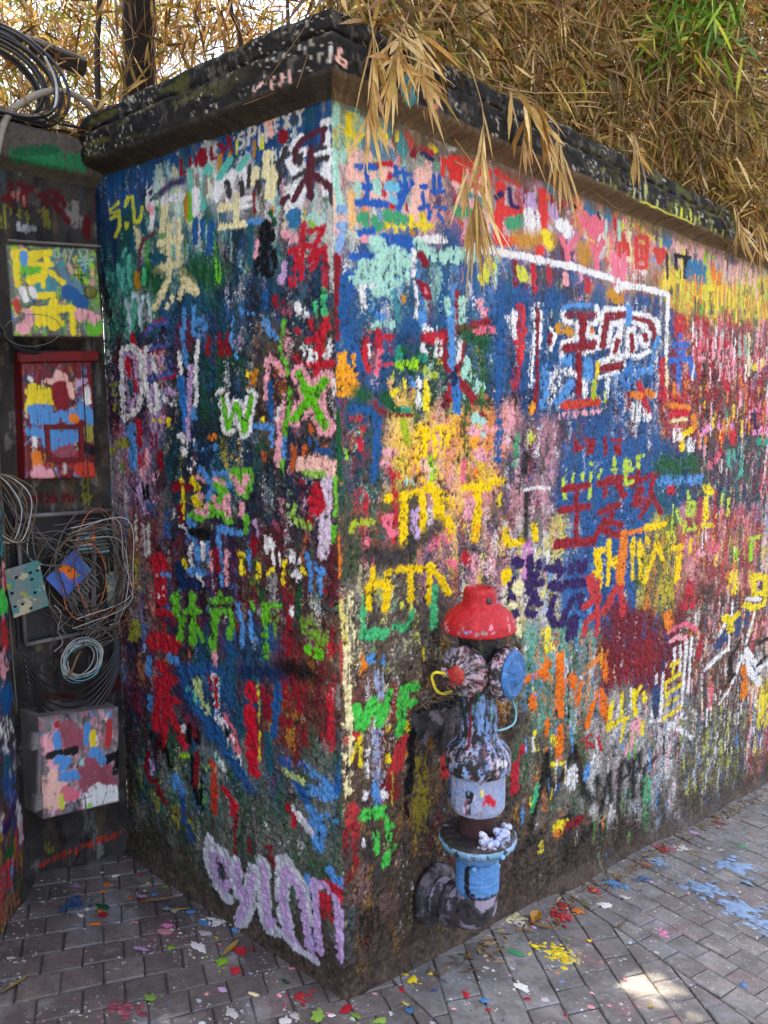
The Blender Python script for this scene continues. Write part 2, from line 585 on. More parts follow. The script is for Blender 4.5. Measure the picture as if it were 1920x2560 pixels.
L b 19 1.69 - 865,780 869,729
L b 18 1.68 - 864,653 873,610
L W 15 1.6 - 694,582 682,602
L W 14 1.51 - 503,530 491,511
L M 19 1.52 d 519,545 522,488
L b 30 1.64 - 743,807 716,802
L R2 35 1.47 - 349,807 349,778
L R2 14 1.47 - 353,767 350,750
L R2 36 1.46 - 359,729 350,658 357,591 351,547
L DR 45 1.41 d 190,864 185,777
L DR 39 1.39 d 142,855 154,784
L DR 35 1.4 d 223,733 153,741
L DR 25 1.37 d 136,728 126,693
L DR 33 1.45 d 284,824 287,732
L R 30 1.34 d 30,908 35,813 33,743 34,707
L B 21 1.43 - 236,840 242,763 260,682
L N 33 1.46 s 386,838 218,871
L K 44 1.4 s 193,893 108,892
L t 25 1.43 - 282,677 279,574
L Y 5 1.46 - 316,822 319,706
L Y 7 1.45 - 318,680 322,588
L b 33 1.35 d 149,625 83,608 34,579
L b 34 1.34 d 117,568 51,569
L b 24 1.33 - 56,611 28,581
L B 24 1.37 - 220,620 168,569 135,529 102,490
L b 29 1.34 - 119,510 76,487 83,447
L b 20 1.32 d 59,517 23,502
L cg 21 1.38 - 213,591 151,580
L bv 19 1.38 d 198,626 132,623
L B 18 1.32 - 10,630 14,595
L W 22 1.36 - 188,487 154,473 120,441
L R 13 1.37 - 181,471 189,435
L DR 17 1.39 - 213,491 202,474
L W2 36 1.49 - 574,257 572,175 546,115 491,96
L W2 35 1.48 - 566,240 501,237 473,196 469,145
L L 21 1.49 - 559,210 549,143 507,119 477,159 489,213 545,216
L B 13 1.48 - 520,195 514,145
L W2 36 1.46 - 450,230 443,127
L W2 41 1.43 - 368,233 397,129 425,48
L L 22 1.45 - 441,223 438,141 413,128
L L 23 1.43 - 373,216 405,125 438,45
L W2 14 1.42 - 373,122 405,51
L W2 43 1.4 - 331,270 328,157 315,78 282,79
L L 23 1.4 - 326,261 320,160 311,83 288,107
L W2 42 1.37 - 238,305 250,189 223,86
L W2 41 1.35 - 219,312 163,268 137,178
L L 25 1.36 - 235,276 244,192 227,95 183,71
L L 25 1.34 - 220,288 171,249 151,171 138,92 119,71
L W2 20 1.33 - 205,66 147,63 110,61
L L 22 1.32 - 109,298 108,222 97,100
L L 23 1.3 - 113,297 65,306 24,282 12,211 21,109
L R 21 1.31 - 84,273 79,213
L R 19 1.3 - 64,317 46,216
L b 29 1.3 - 43,356 10,331
L b 24 1.34 - 134,300 130,249
L R 41 1.3 - 38,307 15,299
L b 16 1.32 - 135,136 118,85
L DR 33 1.4 d 294,325 292,287
L DR 9 1.47 - 444,366 449,251
L DR 9 1.44 - 384,331 386,280
L b 36 1.34 - 108,470 89,410
L W2 21 1.35 - 143,463 116,447
R M 20 1.5 - 9,2196 14,2127 26,2084
R M 16 1.51 - 21,2308 14,2263
R M 14 1.52 - 45,2202 39,2183
R Y 14 1.53 - 57,2295 57,2251
R Y 18 1.56 - 91,2250 133,2257
R Y 14 1.61 - 190,2282 188,2256
R Y 11 1.64 - 238,2295 240,2276
R Y 7 1.63 - 217,2323 219,2312
R tl 12 1.55 - 61,2309 99,2312
R tl 13 1.58 - 124,2329 124,2314
R tl 11 1.58 - 109,2307 145,2322
R tl 14 1.59 - 149,2311 152,2280
R tl 12 1.62 - 212,2314 210,2286
R tl 22 1.65 - 262,2319 262,2248
R M 19 1.6 d 145,2305 181,2310
R sb 46 1.59 d 140,2236 196,2238
R F 19 1.53 - 80,2213 63,2154
R F 17 1.57 - 133,2220 130,2201
R F 27 1.6 d 165,2195 195,2177
R F 15 1.55 - 61,2151 150,2171
R F 15 1.58 - 139,2125 187,2126
R F 29 1.68 - 342,2216 326,2148 322,2098
R F 20 1.71 - 355,2218 406,2216
R R 15 1.6 - 158,2200 214,2214
R R 14 1.61 - 214,2188 203,2165
R R 14 1.59 - 183,2156 188,2133
R R 15 1.61 d 202,2103 233,2110
R R 8 1.64 - 280,2128 281,2109
R B3 17 1.56 - 90,2181 154,2194
R B3 11 1.56 - 118,2183 128,2148 125,2106
R B3 18 1.56 - 105,2137 143,2143
R B3 18 1.56 - 76,2095 194,2113
R B3 11 1.63 - 234,2209 242,2186
R B3 11 1.63 - 226,2189 257,2201
R B3 12 1.65 - 269,2211 273,2175
R B3 11 1.65 - 273,2199 298,2204
R B3 14 1.63 - 250,2176 245,2146
R B3 17 1.64 - 298,2185 268,2150 245,2107
R B3 13 1.65 - 257,2169 293,2176
R B3 13 1.69 - 342,2180 364,2185
R B3 10 1.69 - 346,2167 351,2133
R B3 13 1.68 - 333,2122 368,2135
R B3 10 1.72 - 380,2175 441,2186
R B3 11 1.71 - 393,2221 394,2170
R B3 11 1.73 - 419,2226 420,2183
R B3 11 1.73 - 406,2139 447,2141
R B3 12 1.7 - 376,2122 371,2101
R B3 13 1.72 - 416,2121 434,2105
R sk 27 1.61 - 210,2156 229,2160
R sk 19 1.61 - 221,2130 229,2124
R M 21 1.54 d 89,2138 86,2115
R M 21 1.58 - 161,2154 162,2138
R W 2 1.65 - 265,2217 253,2226 259,2232 265,2229 273,2235 275,2230 265,2217
R W 2 1.65 - 269,2213 273,2209 285,2221
R r 18 1.67 - 281,2303 302,2278
R R 16 1.71 - 346,2278 381,2277
R DR 16 1.68 - 322,2280 302,2252
R N 16 1.71 - 351,2267 381,2261
R Y 16 1.72 d 376,2292 406,2289
R W 11 1.73 d 397,2314 419,2312
R W 9 1.67 - 297,2318 298,2306
R W 9 1.78 d 463,2303 504,2315
R W 6 1.71 - 363,2317 364,2307
R r 30 1.8 - 486,2275 571,2293
R r 26 1.77 - 469,2267 486,2229
R r 24 1.79 - 524,2262 520,2230
R r 25 1.83 - 586,2275 582,2234
R r 27 1.86 - 651,2279 642,2220
R r 24 1.84 - 576,2230 642,2220
R r 13 1.74 - 437,2270 433,2229
R F 15 1.82 - 487,2213 611,2214 661,2204
R F 14 1.85 - 642,2204 654,2096
R Y 13 1.61 - 228,2085 233,2047
R Y 17 1.59 - 190,2053 210,2066
R Y 15 1.63 - 248,2067 265,2064
R Y 16 1.65 - 296,2094 297,2074
R Y 18 1.68 - 346,2107 351,2072
R Y 16 1.68 - 329,2079 380,2084
R o 15 1.65 - 300,2057 304,2055
R em 39 1.56 d 120,2059 163,2056
R em 36 1.61 d 209,2080 256,2085
R B3 22 1.55 - 98,2025 141,2034
R P 15 1.55 - 101,2009 141,2017
R B3 33 1.61 - 193,2022 284,2028
R B3 16 1.64 - 292,2024 288,1943
R M 38 1.59 d 155,2010 193,1993 271,1991
R M 36 1.58 d 111,1957 271,1976
R M 36 1.57 d 89,1917 255,1940
R B3 17 1.53 - 65,1965 140,1975
R DR 21 1.48 - 14,1959 13,1890
R B3 22 1.5 - 57,1918 60,1879
R lb 19 1.51 - 22,2068 50,2073
R lb 19 1.5 - 25,2030 49,2036
R lb 19 1.49 - 31,2006 18,1973
R O2 17 1.52 d 68,2114 70,2035
R W 24 1.69 d 329,2041 433,2056
R W 14 1.65 d 308,2009 304,1945
R W 25 1.83 d 603,2055 663,2058
R M 33 1.68 d 333,2029 397,2007
R M 43 1.76 d 433,2012 583,2031
R DR 21 1.67 - 337,2000 355,1982
R DR 18 1.66 - 333,1928 346,1911
R em 32 1.79 d 510,2144 553,2148
R tl 16 1.82 d 524,2194 611,2204 641,2177
R r 27 1.93 - 714,2290 817,2282
R r 26 1.9 - 725,2253 722,2177
R r 26 1.88 - 712,2172 713,2105
R r 29 1.93 - 726,2180 842,2202
R r 26 1.91 - 713,2093 822,2105
R r 24 1.84 - 577,2268 622,2274
R r 22 1.84 - 587,2233 638,2223
R V 14 1.94 - 774,2253 786,2207 830,2208
R V 17 1.9 d 704,2216 731,2232
R F 14 1.85 - 578,2214 653,2207 660,2153 656,2083
R em 32 1.94 d 787,2150 843,2176
R r 27 2.04 - 976,2279 988,2144
R DR 10 1.98 - 863,2287 865,2229
R DR 11 2.08 - 1031,2304 1034,2256
R DR 12 2.11 - 1090,2293 1099,2254
R K 13 2.15 - 1143,2287 1193,2270
R K 13 2.21 - 1262,2274 1273,2277
R K 28 2.26 - 1358,2268 1360,2255
R t2 25 2.08 d 1024,2327 1026,2297
R t2 38 2.23 d 1304,2322 1308,2263
R t2 25 2.31 d 1441,2319 1444,2271
R L 34 2 d 899,2250 913,2193
R L 28 2.08 d 1040,2244 1054,2216
R W 49 2 d 912,2193 921,2150
R W 47 2.13 d 1120,2195 1156,2184
R oc 44 2 s 844,2112 1025,2140
R oc 41 2.19 s 1261,2144 1272,2102
R Y 31 2.05 d 999,2155 1025,2122
R r 26 2.02 - 963,2101 959,2079
R p 18 2.11 - 1102,2154 1144,2119 1153,2085
R p 18 2.15 - 1210,2176 1157,2124
R p 19 2.23 - 1319,2165 1358,2137 1370,2080
R p 19 2.26 - 1408,2188 1373,2142
R p 31 2.21 d 1263,2256 1281,2219
R p 31 2.24 d 1344,2252 1340,2211
R p 30 2.26 d 1428,2252 1324,2199
R R 11 2.34 - 1506,2281 1510,2243
R M 9 2.3 - 1435,2266 1439,2223
R M 10 2.36 - 1543,2280 1551,2221
R p 22 2.33 d 1530,2152 1529,2067
R p 23 2.36 - 1531,2148 1614,2155 1586,2073
R W 23 2.07 - 589,2057 681,2058 800,2062 928,2066 1040,2065 1215,2072 1362,2066 1536,2064 1673,2053
R DR 19 1.93 d 812,2043 815,1973
R R 18 1.99 d 923,2044 932,1966
R R 17 2.04 d 1021,2053 1031,1995
R y 32 1.84 d 671,2020 642,1969
R y 30 1.95 d 847,2023 859,2001
R P 21 2.1 - 1134,2037 1136,2012
R R 21 2.19 d 1296,2038 1299,2002
R oc 44 2.31 d 1507,2008 1533,1992
R y 7 2.4 - 1603,2315 1604,2299
R y 7 2.41 - 1625,2314 1630,2297
R y 7 2.44 - 1672,2315 1678,2303
R y 8 2.46 - 1708,2313 1711,2294
R y 8 2.38 - 1572,2281 1583,2262 1559,2253
R y 8 2.41 - 1622,2286 1630,2258
R y 9 2.43 - 1666,2285 1677,2271
R y 11 2.48 - 1745,2301 1749,2274
R y 7 2.5 - 1783,2303 1793,2295
R y 7 2.53 - 1828,2306 1830,2299
R y 7 2.55 - 1866,2308 1868,2299
R y 8 2.57 - 1904,2310 1917,2300
R y 8 2.58 - 1929,2306 1939,2273
R y 7 2.5 - 1793,2279 1806,2254
R y 7 2.54 - 1869,2275 1851,2257 1873,2249
R y 8 2.57 - 1908,2269 1940,2266
R y 8 2.57 - 1929,2257 1933,2226
R y 7 2.52 - 1830,2284 1825,2250
R M 10 2.36 - 1539,2280 1550,2211
R C 21 2.4 d 1633,2251 1636,2151
R RO2 15 2.38 - 1587,2238 1598,2168
R RO2 13 2.37 - 1552,2199 1621,2208 1634,2169 1557,2157 1552,2199
R RO2 15 2.46 - 1695,2242 1704,2130 1795,2139 1796,2256 1695,2242
R RO2 11 2.47 - 1716,2212 1781,2220
R RO2 12 2.47 - 1747,2216 1752,2169
R RO2 12 2.47 - 1719,2164 1792,2173
R RO2 23 2.55 - 1883,2220 1915,2186
R RO2 24 2.57 - 1951,2225 1923,2179
R p3 22 2.32 - 1506,2149 1511,2100 1531,2049
R p3 21 2.37 - 1597,2160 1588,2073
R F 9 2.67 - 2100,2288 2110,2248
R F 10 2.71 - 2164,2293 2170,2262
R F 9 2.7 - 2082,2253 2221,2276
R F 10 2.78 - 2287,2298 2293,2266
R F 9 2.81 - 2346,2289 2351,2265
R K 18 2.71 - 2085,2222 2271,2234
R K 14 2.65 - 2088,2215 2093,2167
R K 20 2.72 - 2207,2222 2215,2149
R K 8 2.73 - 2214,2263 2221,2240
R K 11 2.6 - 1995,2215 2004,2118
R K 6 2.68 - 2144,2173 2144,2133
R W2 8 2.77 - 2293,2241 2290,2182
R W2 8 2.8 - 2354,2240 2363,2165
R l 11 2.86 - 2443,2285 2440,2225
R l 10 2.89 - 2456,2274 2534,2270
R l 11 2.86 - 2450,2226 2458,2175
R t2 84 2.8 d 2345,2197 2361,2156
R t2 38 2.61 d 1986,2311 1990,2265
R O 21 2.92 - 2549,2238 2546,2176 2613,2138
R O 13 2.95 - 2630,2207 2611,2156
R Y 28 2.87 d 2449,2126 2564,2133
R F 11 2.92 - 2559,2256 2565,2231
R F 12 2.99 - 2702,2274 2698,2219 2677,2176
R F 12 3.04 - 2775,2264 2771,2191
R F 13 3.1 - 2886,2278 2880,2221
R F 11 3.06 - 2820,2238 2830,2169
R F 12 3.17 - 3004,2282 2985,2213
R F 12 3.22 - 3097,2283 3093,2205
R F 13 3.26 - 3178,2268 3173,2203
R F 11 3.25 - 3105,2230 3182,2243
R F 10 3.16 - 2956,2204 3046,2209
R F 12 3.27 - 3185,2205 3233,2129
R V 29 3.07 s 2792,2321 2827,2289
R rain YYyOo 90 7 78 3.02 2283,2123 3389,2086
R rain nkYG 40 6 54 2.92 2292,2043 3012,2008
R W 22 2.31 d 1463,2063 1545,2061
R W 24 2.43 d 1539,2029 1605,2049 1755,2057 1987,2056
R W 14 2.58 - 2019,2060 2022,1920 2033,1799
R DR 30 2.3 - 1472,1923 1564,1930
R DR 32 2.47 - 1701,1928 1869,1929 1905,1873
R W 22 2.31 - 1470,1947 1577,1956
R W 20 2.48 - 1681,1953 1848,1951 1929,1933 1943,1895
R b 34 2.37 - 1638,1962 1642,1918
R b 17 2.49 - 1934,1875 1892,1794 1869,1722
R W 16 2.3 - 1474,1892 1582,1902
R W 17 2.3 - 1566,1891 1577,1862 1529,1816 1507,1779
R W 17 2.4 - 1642,1784 1652,1888 1696,1894 1718,1840 1704,1790 1750,1784 1870,1816
R W 18 2.44 - 1753,1871 1774,1838 1831,1830 1856,1877 1805,1909 1695,1917
R DR 17 2.3 - 1530,1801 1551,1839
R DR 17 2.38 - 1680,1867 1685,1805
R DR 19 2.45 - 1806,1875 1817,1857
R DR 36 2.28 - 1484,1730 1567,1747
R W 19 2.29 - 1482,1763 1590,1781
R B2 75 2.35 d 1698,1729 1621,1686
R R 64 2.66 d 2166,1950 2183,1910
R DR 52 2.61 d 2115,1823 2134,1741
R RO2 34 2.74 d 2308,1896 2345,1881
R bv2 22 2.66 - 2111,1847 2277,1859
R bv2 17 2.64 - 2158,1829 2171,1813
R bv2 17 2.67 - 2225,1832 2216,1811
R bv2 24 2.65 - 2075,1780 2332,1801
R bv2 15 2.66 - 2182,1897 2179,1884
R bv2 22 2.63 - 2176,1763 2187,1649
R bv2 26 2.73 - 2335,1776 2352,1725
R R 23 2.53 - 1991,1782 1992,1676
R C 13 2.56 - 2034,1791 2047,1648
R R 43 2.89 d 2456,1860 2784,1889
R R 14 2.86 - 2566,1910 2581,1684
R R 24 2.94 - 2686,1778 2814,1663
R P 50 2.88 d 2462,1807 2749,1836
R K 29 2.8 d 2491,1773 2478,1692
R K 27 2.87 d 2608,1785 2617,1707
R P 59 3 d 2845,1855 2833,1735
R mg 14 3.09 - 2977,1938 2987,1788
R mg 13 3.15 - 3053,1938 3102,1841
R C 13 3.17 - 3128,1957 3149,1742
R Y 33 3.25 - 3236,1785 3368,1819
R rain RPpnW 60 9 76 3.0 2328,1927 3446,1749
R rain kKnDW 40 6 66 3.01 2352,1920 3451,1722
R rain snkW 30 4 40 3.04 2269,2250 3358,2263
R B 29 1.49 - 46,1905 35,1835 38,1777 71,1743 96,1697
R DR 15 1.47 - 9,1902 8,1833 13,1764
R M 32 1.56 d 81,1905 231,1923
R W 15 1.52 d 100,1892 106,1841
R W 14 1.54 d 92,1892 154,1900
R M 25 1.57 d 146,1887 207,1890
R b 28 1.55 d 146,1844 176,1817
R tl 18 1.59 - 227,1893 239,1827
R M 25 1.56 d 145,1805 206,1809
R oc 25 1.62 d 262,1878 303,1872
R W 9 1.64 - 312,1926 321,1871 312,1832
R b 20 1.65 - 342,1855 342,1821
R DR 19 1.67 - 351,1922 368,1893
R p 10 1.67 - 354,1915 358,1905
R DR2 27 1.74 - 358,1778 443,1798 556,1821 662,1848
R DR2 25 1.7 - 443,1793 439,1739 472,1699
R DR2 23 1.74 - 538,1779 500,1695
R DR2 27 1.75 - 495,1681 559,1640 599,1608
R DR2 25 1.7 - 486,1658 449,1598
R DR2 17 1.75 - 508,1917 504,1846
R R 25 1.68 - 368,1784 420,1786
R W 19 1.67 d 345,1803 411,1815
R W 19 1.65 - 345,1761 355,1741
R W 21 1.68 d 415,1776 407,1738
R b 20 1.72 - 471,1870 476,1790 486,1708
R B2 23 1.72 - 495,1681 505,1583
R M 26 1.76 d 527,1902 528,1842
R M 19 1.72 d 452,1895 461,1861
R M 18 1.75 - 558,1738 539,1682
R M 39 1.77 d 587,1674 614,1649
R W 12 1.74 - 523,1787 509,1723
R N 19 1.72 - 489,1692 494,1664
R P 21 1.81 d 615,1904 626,1883
R p 14 1.82 - 646,1879 647,1867
R R 18 1.52 - 112,1765 111,1709 126,1693
R R 19 1.55 - 161,1787 160,1748
R R 18 1.57 - 190,1776 215,1777
R p 14 1.54 - 164,1738 152,1681
R r 9 1.56 - 167,1703 214,1707
R W 10 1.53 d 126,1751 129,1722
R em2 24 1.59 - 242,1746 242,1716
R em2 24 1.64 - 345,1733 346,1728
R l 24 1.61 - 246,1706 319,1710
R gy 24 1.57 d 210,1662 230,1680
R gy 25 1.65 d 332,1698 398,1679
R Y 20 1.64 - 359,1662 363,1625 363,1590
R Y 16 1.57 - 209,1629 229,1637
R Y 13 1.6 d 269,1666 273,1650
R W 17 1.62 d 324,1677 328,1590
R b 14 1.61 - 295,1671 299,1656
R em2 19 1.58 - 237,1588 278,1585
R O2 16 1.56 d 206,1662 209,1644
R O2 15 1.57 d 245,1617 228,1606
R g 21 1.56 - 189,1624 205,1599 237,1580
R DR 9 1.56 - 140,1612 166,1584 229,1573 294,1572
R O3 27 1.47 - 26,1718 33,1695
R O3 26 1.47 - 12,1680 64,1683
R O3 27 1.47 - 14,1649 63,1652
R O3 21 1.47 - 17,1628 59,1633
R O3 10 1.49 - 68,1724 68,1700
R g 33 1.5 s 88,1629 114,1624
R B 21 1.51 - 66,1590 120,1587 154,1562 157,1524 149,1474 141,1406
R R 13 1.48 - 58,1566 91,1565
R R 13 1.5 - 101,1543 104,1538
R R 31 1.49 d 90,1502 97,1491
R g 13 1.44 - 10,1588 8,1505 13,1415
R Y2 36 1.62 d 337,1529 354,1491 328,1452
R Y2 37 1.67 d 390,1524 468,1525
R Y2 37 1.66 d 399,1503 421,1461
R Y2 28 1.68 d 463,1509 458,1487
R O3 36 1.67 d 459,1445 445,1384
R Y2 34 1.61 d 345,1437 341,1391
R l 18 1.63 - 381,1449 381,1389
R gy 17 1.59 - 261,1560 269,1520 285,1494
R F 33 1.62 d 353,1437 357,1409
R l 11 1.46 - 35,1489 42,1467
R P 19 1.55 - 192,1472 224,1472
R P 23 1.53 d 168,1448 187,1441
R R 24 1.55 d 203,1425 243,1414
R g 44 1.79 s 552,1805 638,1798
R g 27 1.73 d 549,1583 550,1483 561,1375
R p 15 1.72 - 541,1435 536,1377
R M 24 1.77 d 590,1554 636,1552
R M 12 1.78 - 631,1538 637,1503
R P 27 1.76 - 580,1522 610,1516
R O3 34 1.77 d 601,1487 642,1450
R P 34 1.77 - 627,1450 636,1441
R O 24 1.75 d 590,1394 621,1395
R g 15 1.6 - 257,1752 261,1742
R R 32 1.91 d 845,1904 829,1837 837,1747 811,1655
R r 13 1.93 - 863,1903 870,1839 855,1747
R W 19 1.9 d 811,1887 796,1820
R W 15 1.9 d 766,1868 813,1812
R W 18 1.97 d 946,1922 936,1844 921,1750 917,1656
R DR 13 1.97 - 953,1907 955,1814 953,1688 944,1577
R W 10 1.99 d 971,1908 969,1783
R W 12 2.03 - 1035,1852 1070,1832 1039,1780
R DR 14 2.03 - 1037,1833 1032,1802
R oc 41 2.09 d 1102,1854 1184,1849
R O 19 2.2 - 1336,1869 1343,1855
R W 18 2.1 - 1126,1917 1135,1882 1225,1881 1235,1829 1124,1806 1113,1757
R b 15 2.15 - 1126,1924 1193,1942 1377,1954
R W 18 2.2 - 1377,1951 1380,1892 1305,1883 1307,1839 1383,1840 1393,1802 1281,1780
R DR 25 2.15 d 1147,1902 1356,1918
R DR 25 2.16 - 1267,1905 1272,1817
R DR 32 2.14 - 1145,1790 1377,1815
R W 21 2.31 - 1448,1949 1595,1961
R W 20 2.24 - 1432,1938 1408,1810
R W 18 2.26 - 1499,1901 1472,1817 1392,1802
R W 17 2.32 - 1499,1901 1598,1914
R DR 24 2.31 - 1465,1926 1597,1939
R DR 23 2.25 - 1458,1912 1432,1811
R W 13 2.3 - 1583,1891 1543,1852 1504,1814 1498,1778 1556,1780 1586,1847
R DR 17 2.3 - 1561,1839 1530,1794
R W 23 2.26 - 1404,1749 1574,1773
R DR 24 2.27 - 1413,1725 1584,1752
R Y 15 2.21 - 1389,1745 1391,1697
R W 13 2.25 - 1407,1696 1560,1721
R b 48 2.1 d 1140,1745 1217,1747
R DR 22 2.13 - 1245,1775 1252,1625
R W 51 2.03 d 1075,1690 1064,1625
R W 33 2.09 d 1147,1712 1203,1706
R b 31 2.07 - 1192,1669 1105,1608
R W 26 2.15 d 1308,1688 1304,1625
R RO 29 2.12 - 1147,1594 1389,1604
R P 26 2.12 d 1128,1558 1406,1571
R b 33 2.17 - 1320,1751 1322,1702
R gy 19 2.19 - 1369,1679 1372,1626
R gy 9 2.23 - 1458,1644 1460,1600
R W 36 2.25 d 1479,1688 1491,1626
R k 50 2.26 d 1518,1597 1536,1574
R B 28 1.85 d 733,1875 735,1802 732,1683 717,1594 725,1428
R b 30 1.99 d 1009,1721 1001,1592
R DR2 24 1.81 d 582,1838 675,1847
R p 28 1.81 d 612,1815 675,1827
R P 23 1.81 d 622,1897 632,1873
R g 44 1.81 d 613,1789 660,1774
R K 36 1.91 d 811,1624 894,1630
R K 36 1.91 d 818,1587 907,1599
R O3 17 1.94 - 931,1599 920,1574
R g 39 1.79 d 615,1606 668,1600
R M 24 1.79 d 604,1667 636,1653
R M 23 1.77 - 601,1565 637,1550
R M 13 1.78 - 632,1541 633,1513
R P 31 1.8 d 648,1526 691,1519
R DR 16 1.79 - 632,1571 641,1568
R P 35 1.86 d 790,1578 779,1533
R DR2 15 2.1 - 1245,1462 1239,1432 1296,1442
R DR2 16 2.15 - 1319,1466 1358,1458 1337,1416
R DR2 15 2.16 - 1381,1464 1368,1418
R DR2 13 2.22 - 1476,1468 1480,1406
R DR2 15 2.27 - 1544,1458 1604,1452 1599,1400 1562,1431
R lg 14 2.15 - 1360,1379 1365,1375
R lg 12 2.14 - 1367,1343 1361,1249
R lg 11 2.07 - 1227,1344 1230,1320
R lg 11 2.11 - 1294,1343 1296,1322
R lg 12 2.19 - 1449,1348 1429,1316
R lg 13 2.25 - 1557,1387 1560,1326
R lg 12 2.03 - 1151,1336 1168,1266
R lg 14 2.31 - 1662,1377 1673,1338
R Y2 38 1.78 d 604,1361 738,1356
R em 23 1.87 d 832,1500 817,1408
R y 37 1.93 d 908,1498 921,1485
R K 22 1.9 s 898,1435 888,1371
R DR2 24 2.29 - 1526,1312 1759,1291
R DR2 23 2.27 - 1588,1303 1645,1234
R DR2 24 2.35 - 1776,1318 1733,1266
R DR2 25 2.4 - 1760,1283 1974,1296
R DR2 23 2.44 - 1954,1298 1917,1256
R DR2 38 2.35 - 1801,1240 1767,1191
R DR2 59 2.37 d 1804,1199 1834,1184
R DR2 22 2.4 - 1909,1235 1913,1189 1810,1130
R DR2 22 2.45 - 1931,1208 2021,1125
R DR2 23 2.23 - 1516,1195 1612,1201
R DR2 25 2.23 - 1520,1138 1626,1118
R DR2 25 2.23 - 1523,1091 1629,1074
R DR2 17 2.27 - 1534,1458 1612,1459
R DR2 17 2.27 - 1588,1437 1581,1404
R lg 14 2.3 - 1662,1376 1651,1346
R lg 16 2.32 - 1656,1330 1719,1333
R lg 14 2.31 - 1657,1326 1669,1275 1730,1285
R lg 12 2.32 - 1671,1371 1708,1361 1700,1343
R lg 14 2.38 - 1771,1382 1828,1383
R lg 14 2.37 - 1781,1373 1775,1335
R lg 13 2.25 - 1557,1385 1564,1325
R lg 11 2.25 - 1541,1341 1585,1342
R R 21 2.42 - 1758,1679 1873,1554
R O 29 2.39 - 1707,1633 1781,1629
R O 29 2.45 - 1846,1645 1886,1633
R W 60 2.38 d 1738,1579 1756,1556
R W 40 2.42 d 1822,1555 1843,1539
R b 25 2.44 - 1782,1730 1868,1732
R DR 32 2.34 d 1662,1629 1665,1588
R R 55 2.54 d 2006,1634 2045,1647
R R 58 2.64 d 2157,1618 2269,1626
R O 27 2.62 - 2095,1588 2309,1578
R O 29 2.61 d 2140,1681 2155,1644
R R2 49 2.61 - 2131,1546 2243,1549
R C 19 2.61 - 2101,1521 2280,1526
R Y2 28 2.65 - 2219,1450 2355,1476
R Y2 23 2.62 - 2231,1445 2236,1389
R O 21 2.71 - 2373,1538 2391,1485
R W 54 2.6 d 2172,1469 2194,1447
R W 49 2.67 d 2326,1420 2339,1389
R P2 34 2.79 - 2479,1464 2619,1483
R P2 29 2.9 - 2722,1495 2752,1476
R R2 36 2.88 - 2718,1438 2749,1418
R P2 34 3.25 - 3244,1551 3514,1554
R P2 36 3.25 - 3295,1440 3533,1444
R V 34 3.19 - 3246,1535 3308,1462
R R 36 2.85 d 2651,1331 2758,1345
R p 40 2.84 d 2628,1299 2732,1332
R R2 37 2.99 - 2917,1441 2953,1396
R O 32 2.98 - 2906,1520 2898,1472
R em2 40 3.24 - 3372,1384 3478,1375
R em2 40 2.94 d 2786,1562 2814,1542
R P2 32 2.99 - 2910,1491 2924,1477
R DR 61 2.81 d 2437,1618 2639,1641
R K 41 2.8 d 2531,1559 2557,1536
R T 32 2.94 d 2871,1350 2880,1285
R T 33 3.04 d 3064,1366 3087,1211
R lg 16 2.64 - 2338,1190 2354,1158
R lg 17 2.65 - 2356,1134 2338,1083 2411,1074 2430,1127 2356,1139
R lg 16 2.57 - 2206,1118 2271,1045
R lg 9 2.53 - 2159,1144 2160,1013
R lg 15 2.6 - 2318,1043 2310,1004
R lg 15 2.65 - 2428,1035 2456,1004 2310,1008
R Y 31 2.78 - 2562,1195 2645,1160
R Y 25 2.75 - 2582,1132 2594,1032
R Y 29 2.76 - 2572,1000 2679,992
R y 13 2.87 - 2814,1131 2806,1083
R y 18 2.92 - 2905,1103 2901,1023
R lg 24 3.13 - 3288,840 3480,832
R R 32 2.53 - 2127,1226 2131,1204
R R 19 2.82 d 2712,1164 2706,995
R Y2 29 2.43 - 1872,1073 2057,1068
R O 22 2.32 - 1701,1073 1824,1070
R O 23 2.27 - 1656,1075 1672,974
R Y2 15 2.31 - 1750,1043 1756,962
R Y2 15 2.34 - 1808,1027 1804,955
R Y2 14 2.38 - 1875,1035 1898,1004
R Y2 16 2.42 - 1990,999 1944,934
R Y2 16 2.45 - 2001,989 2061,908
R Y2 10 2.2 - 1543,1062 1548,984
R Y2 21 2.56 - 2224,942 2282,934
R Y2 41 2.56 d 2248,903 2285,889
R Y2 12 2.63 - 2400,950 2394,892
R b 51 2.59 d 2008,1269 2480,1234
R p 58 2.78 d 2678,886 2734,858
R P 31 2.7 - 2534,877 2559,859
R l 19 2.95 - 3033,826 3074,758
R l 24 3.09 - 3326,813 3341,719
R g 69 2.54 s 2031,1335 2185,1309
R g 54 2.68 s 2356,1334 2396,1305
R rain RPOnYk 60 11 74 3.0 2444,1641 3533,1346
R rain KkDnW 60 6 64 3.03 2467,1762 3514,1457
R rain kKNDW 50 6 62 2.98 2510,1390 3632,774
R Y2 21 1.56 - 197,1351 320,1358
R Y2 21 1.56 - 260,1344 261,1214
R Y2 20 1.6 - 344,1361 347,1227
R Y2 29 1.64 - 406,1351 422,1281
R Y2 29 1.66 - 455,1267 472,1216
R Y2 30 1.65 d 367,1369 488,1314
R Y2 23 1.75 - 548,1354 673,1343
R Y2 28 1.74 - 614,1334 612,1188
R O3 21 1.74 d 610,1225 610,1183
R Y2 18 1.48 - 129,1168 128,1128
R Y2 19 1.49 - 113,1125 154,1127 202,1105
R Y2 18 1.47 - 113,1121 109,1068
R Y2 19 1.51 - 192,1153 181,1049
R Y2 21 1.56 - 239,1151 336,1138
R Y2 18 1.56 - 290,1133 290,1057
R Y2 18 1.6 - 375,1144 375,1031
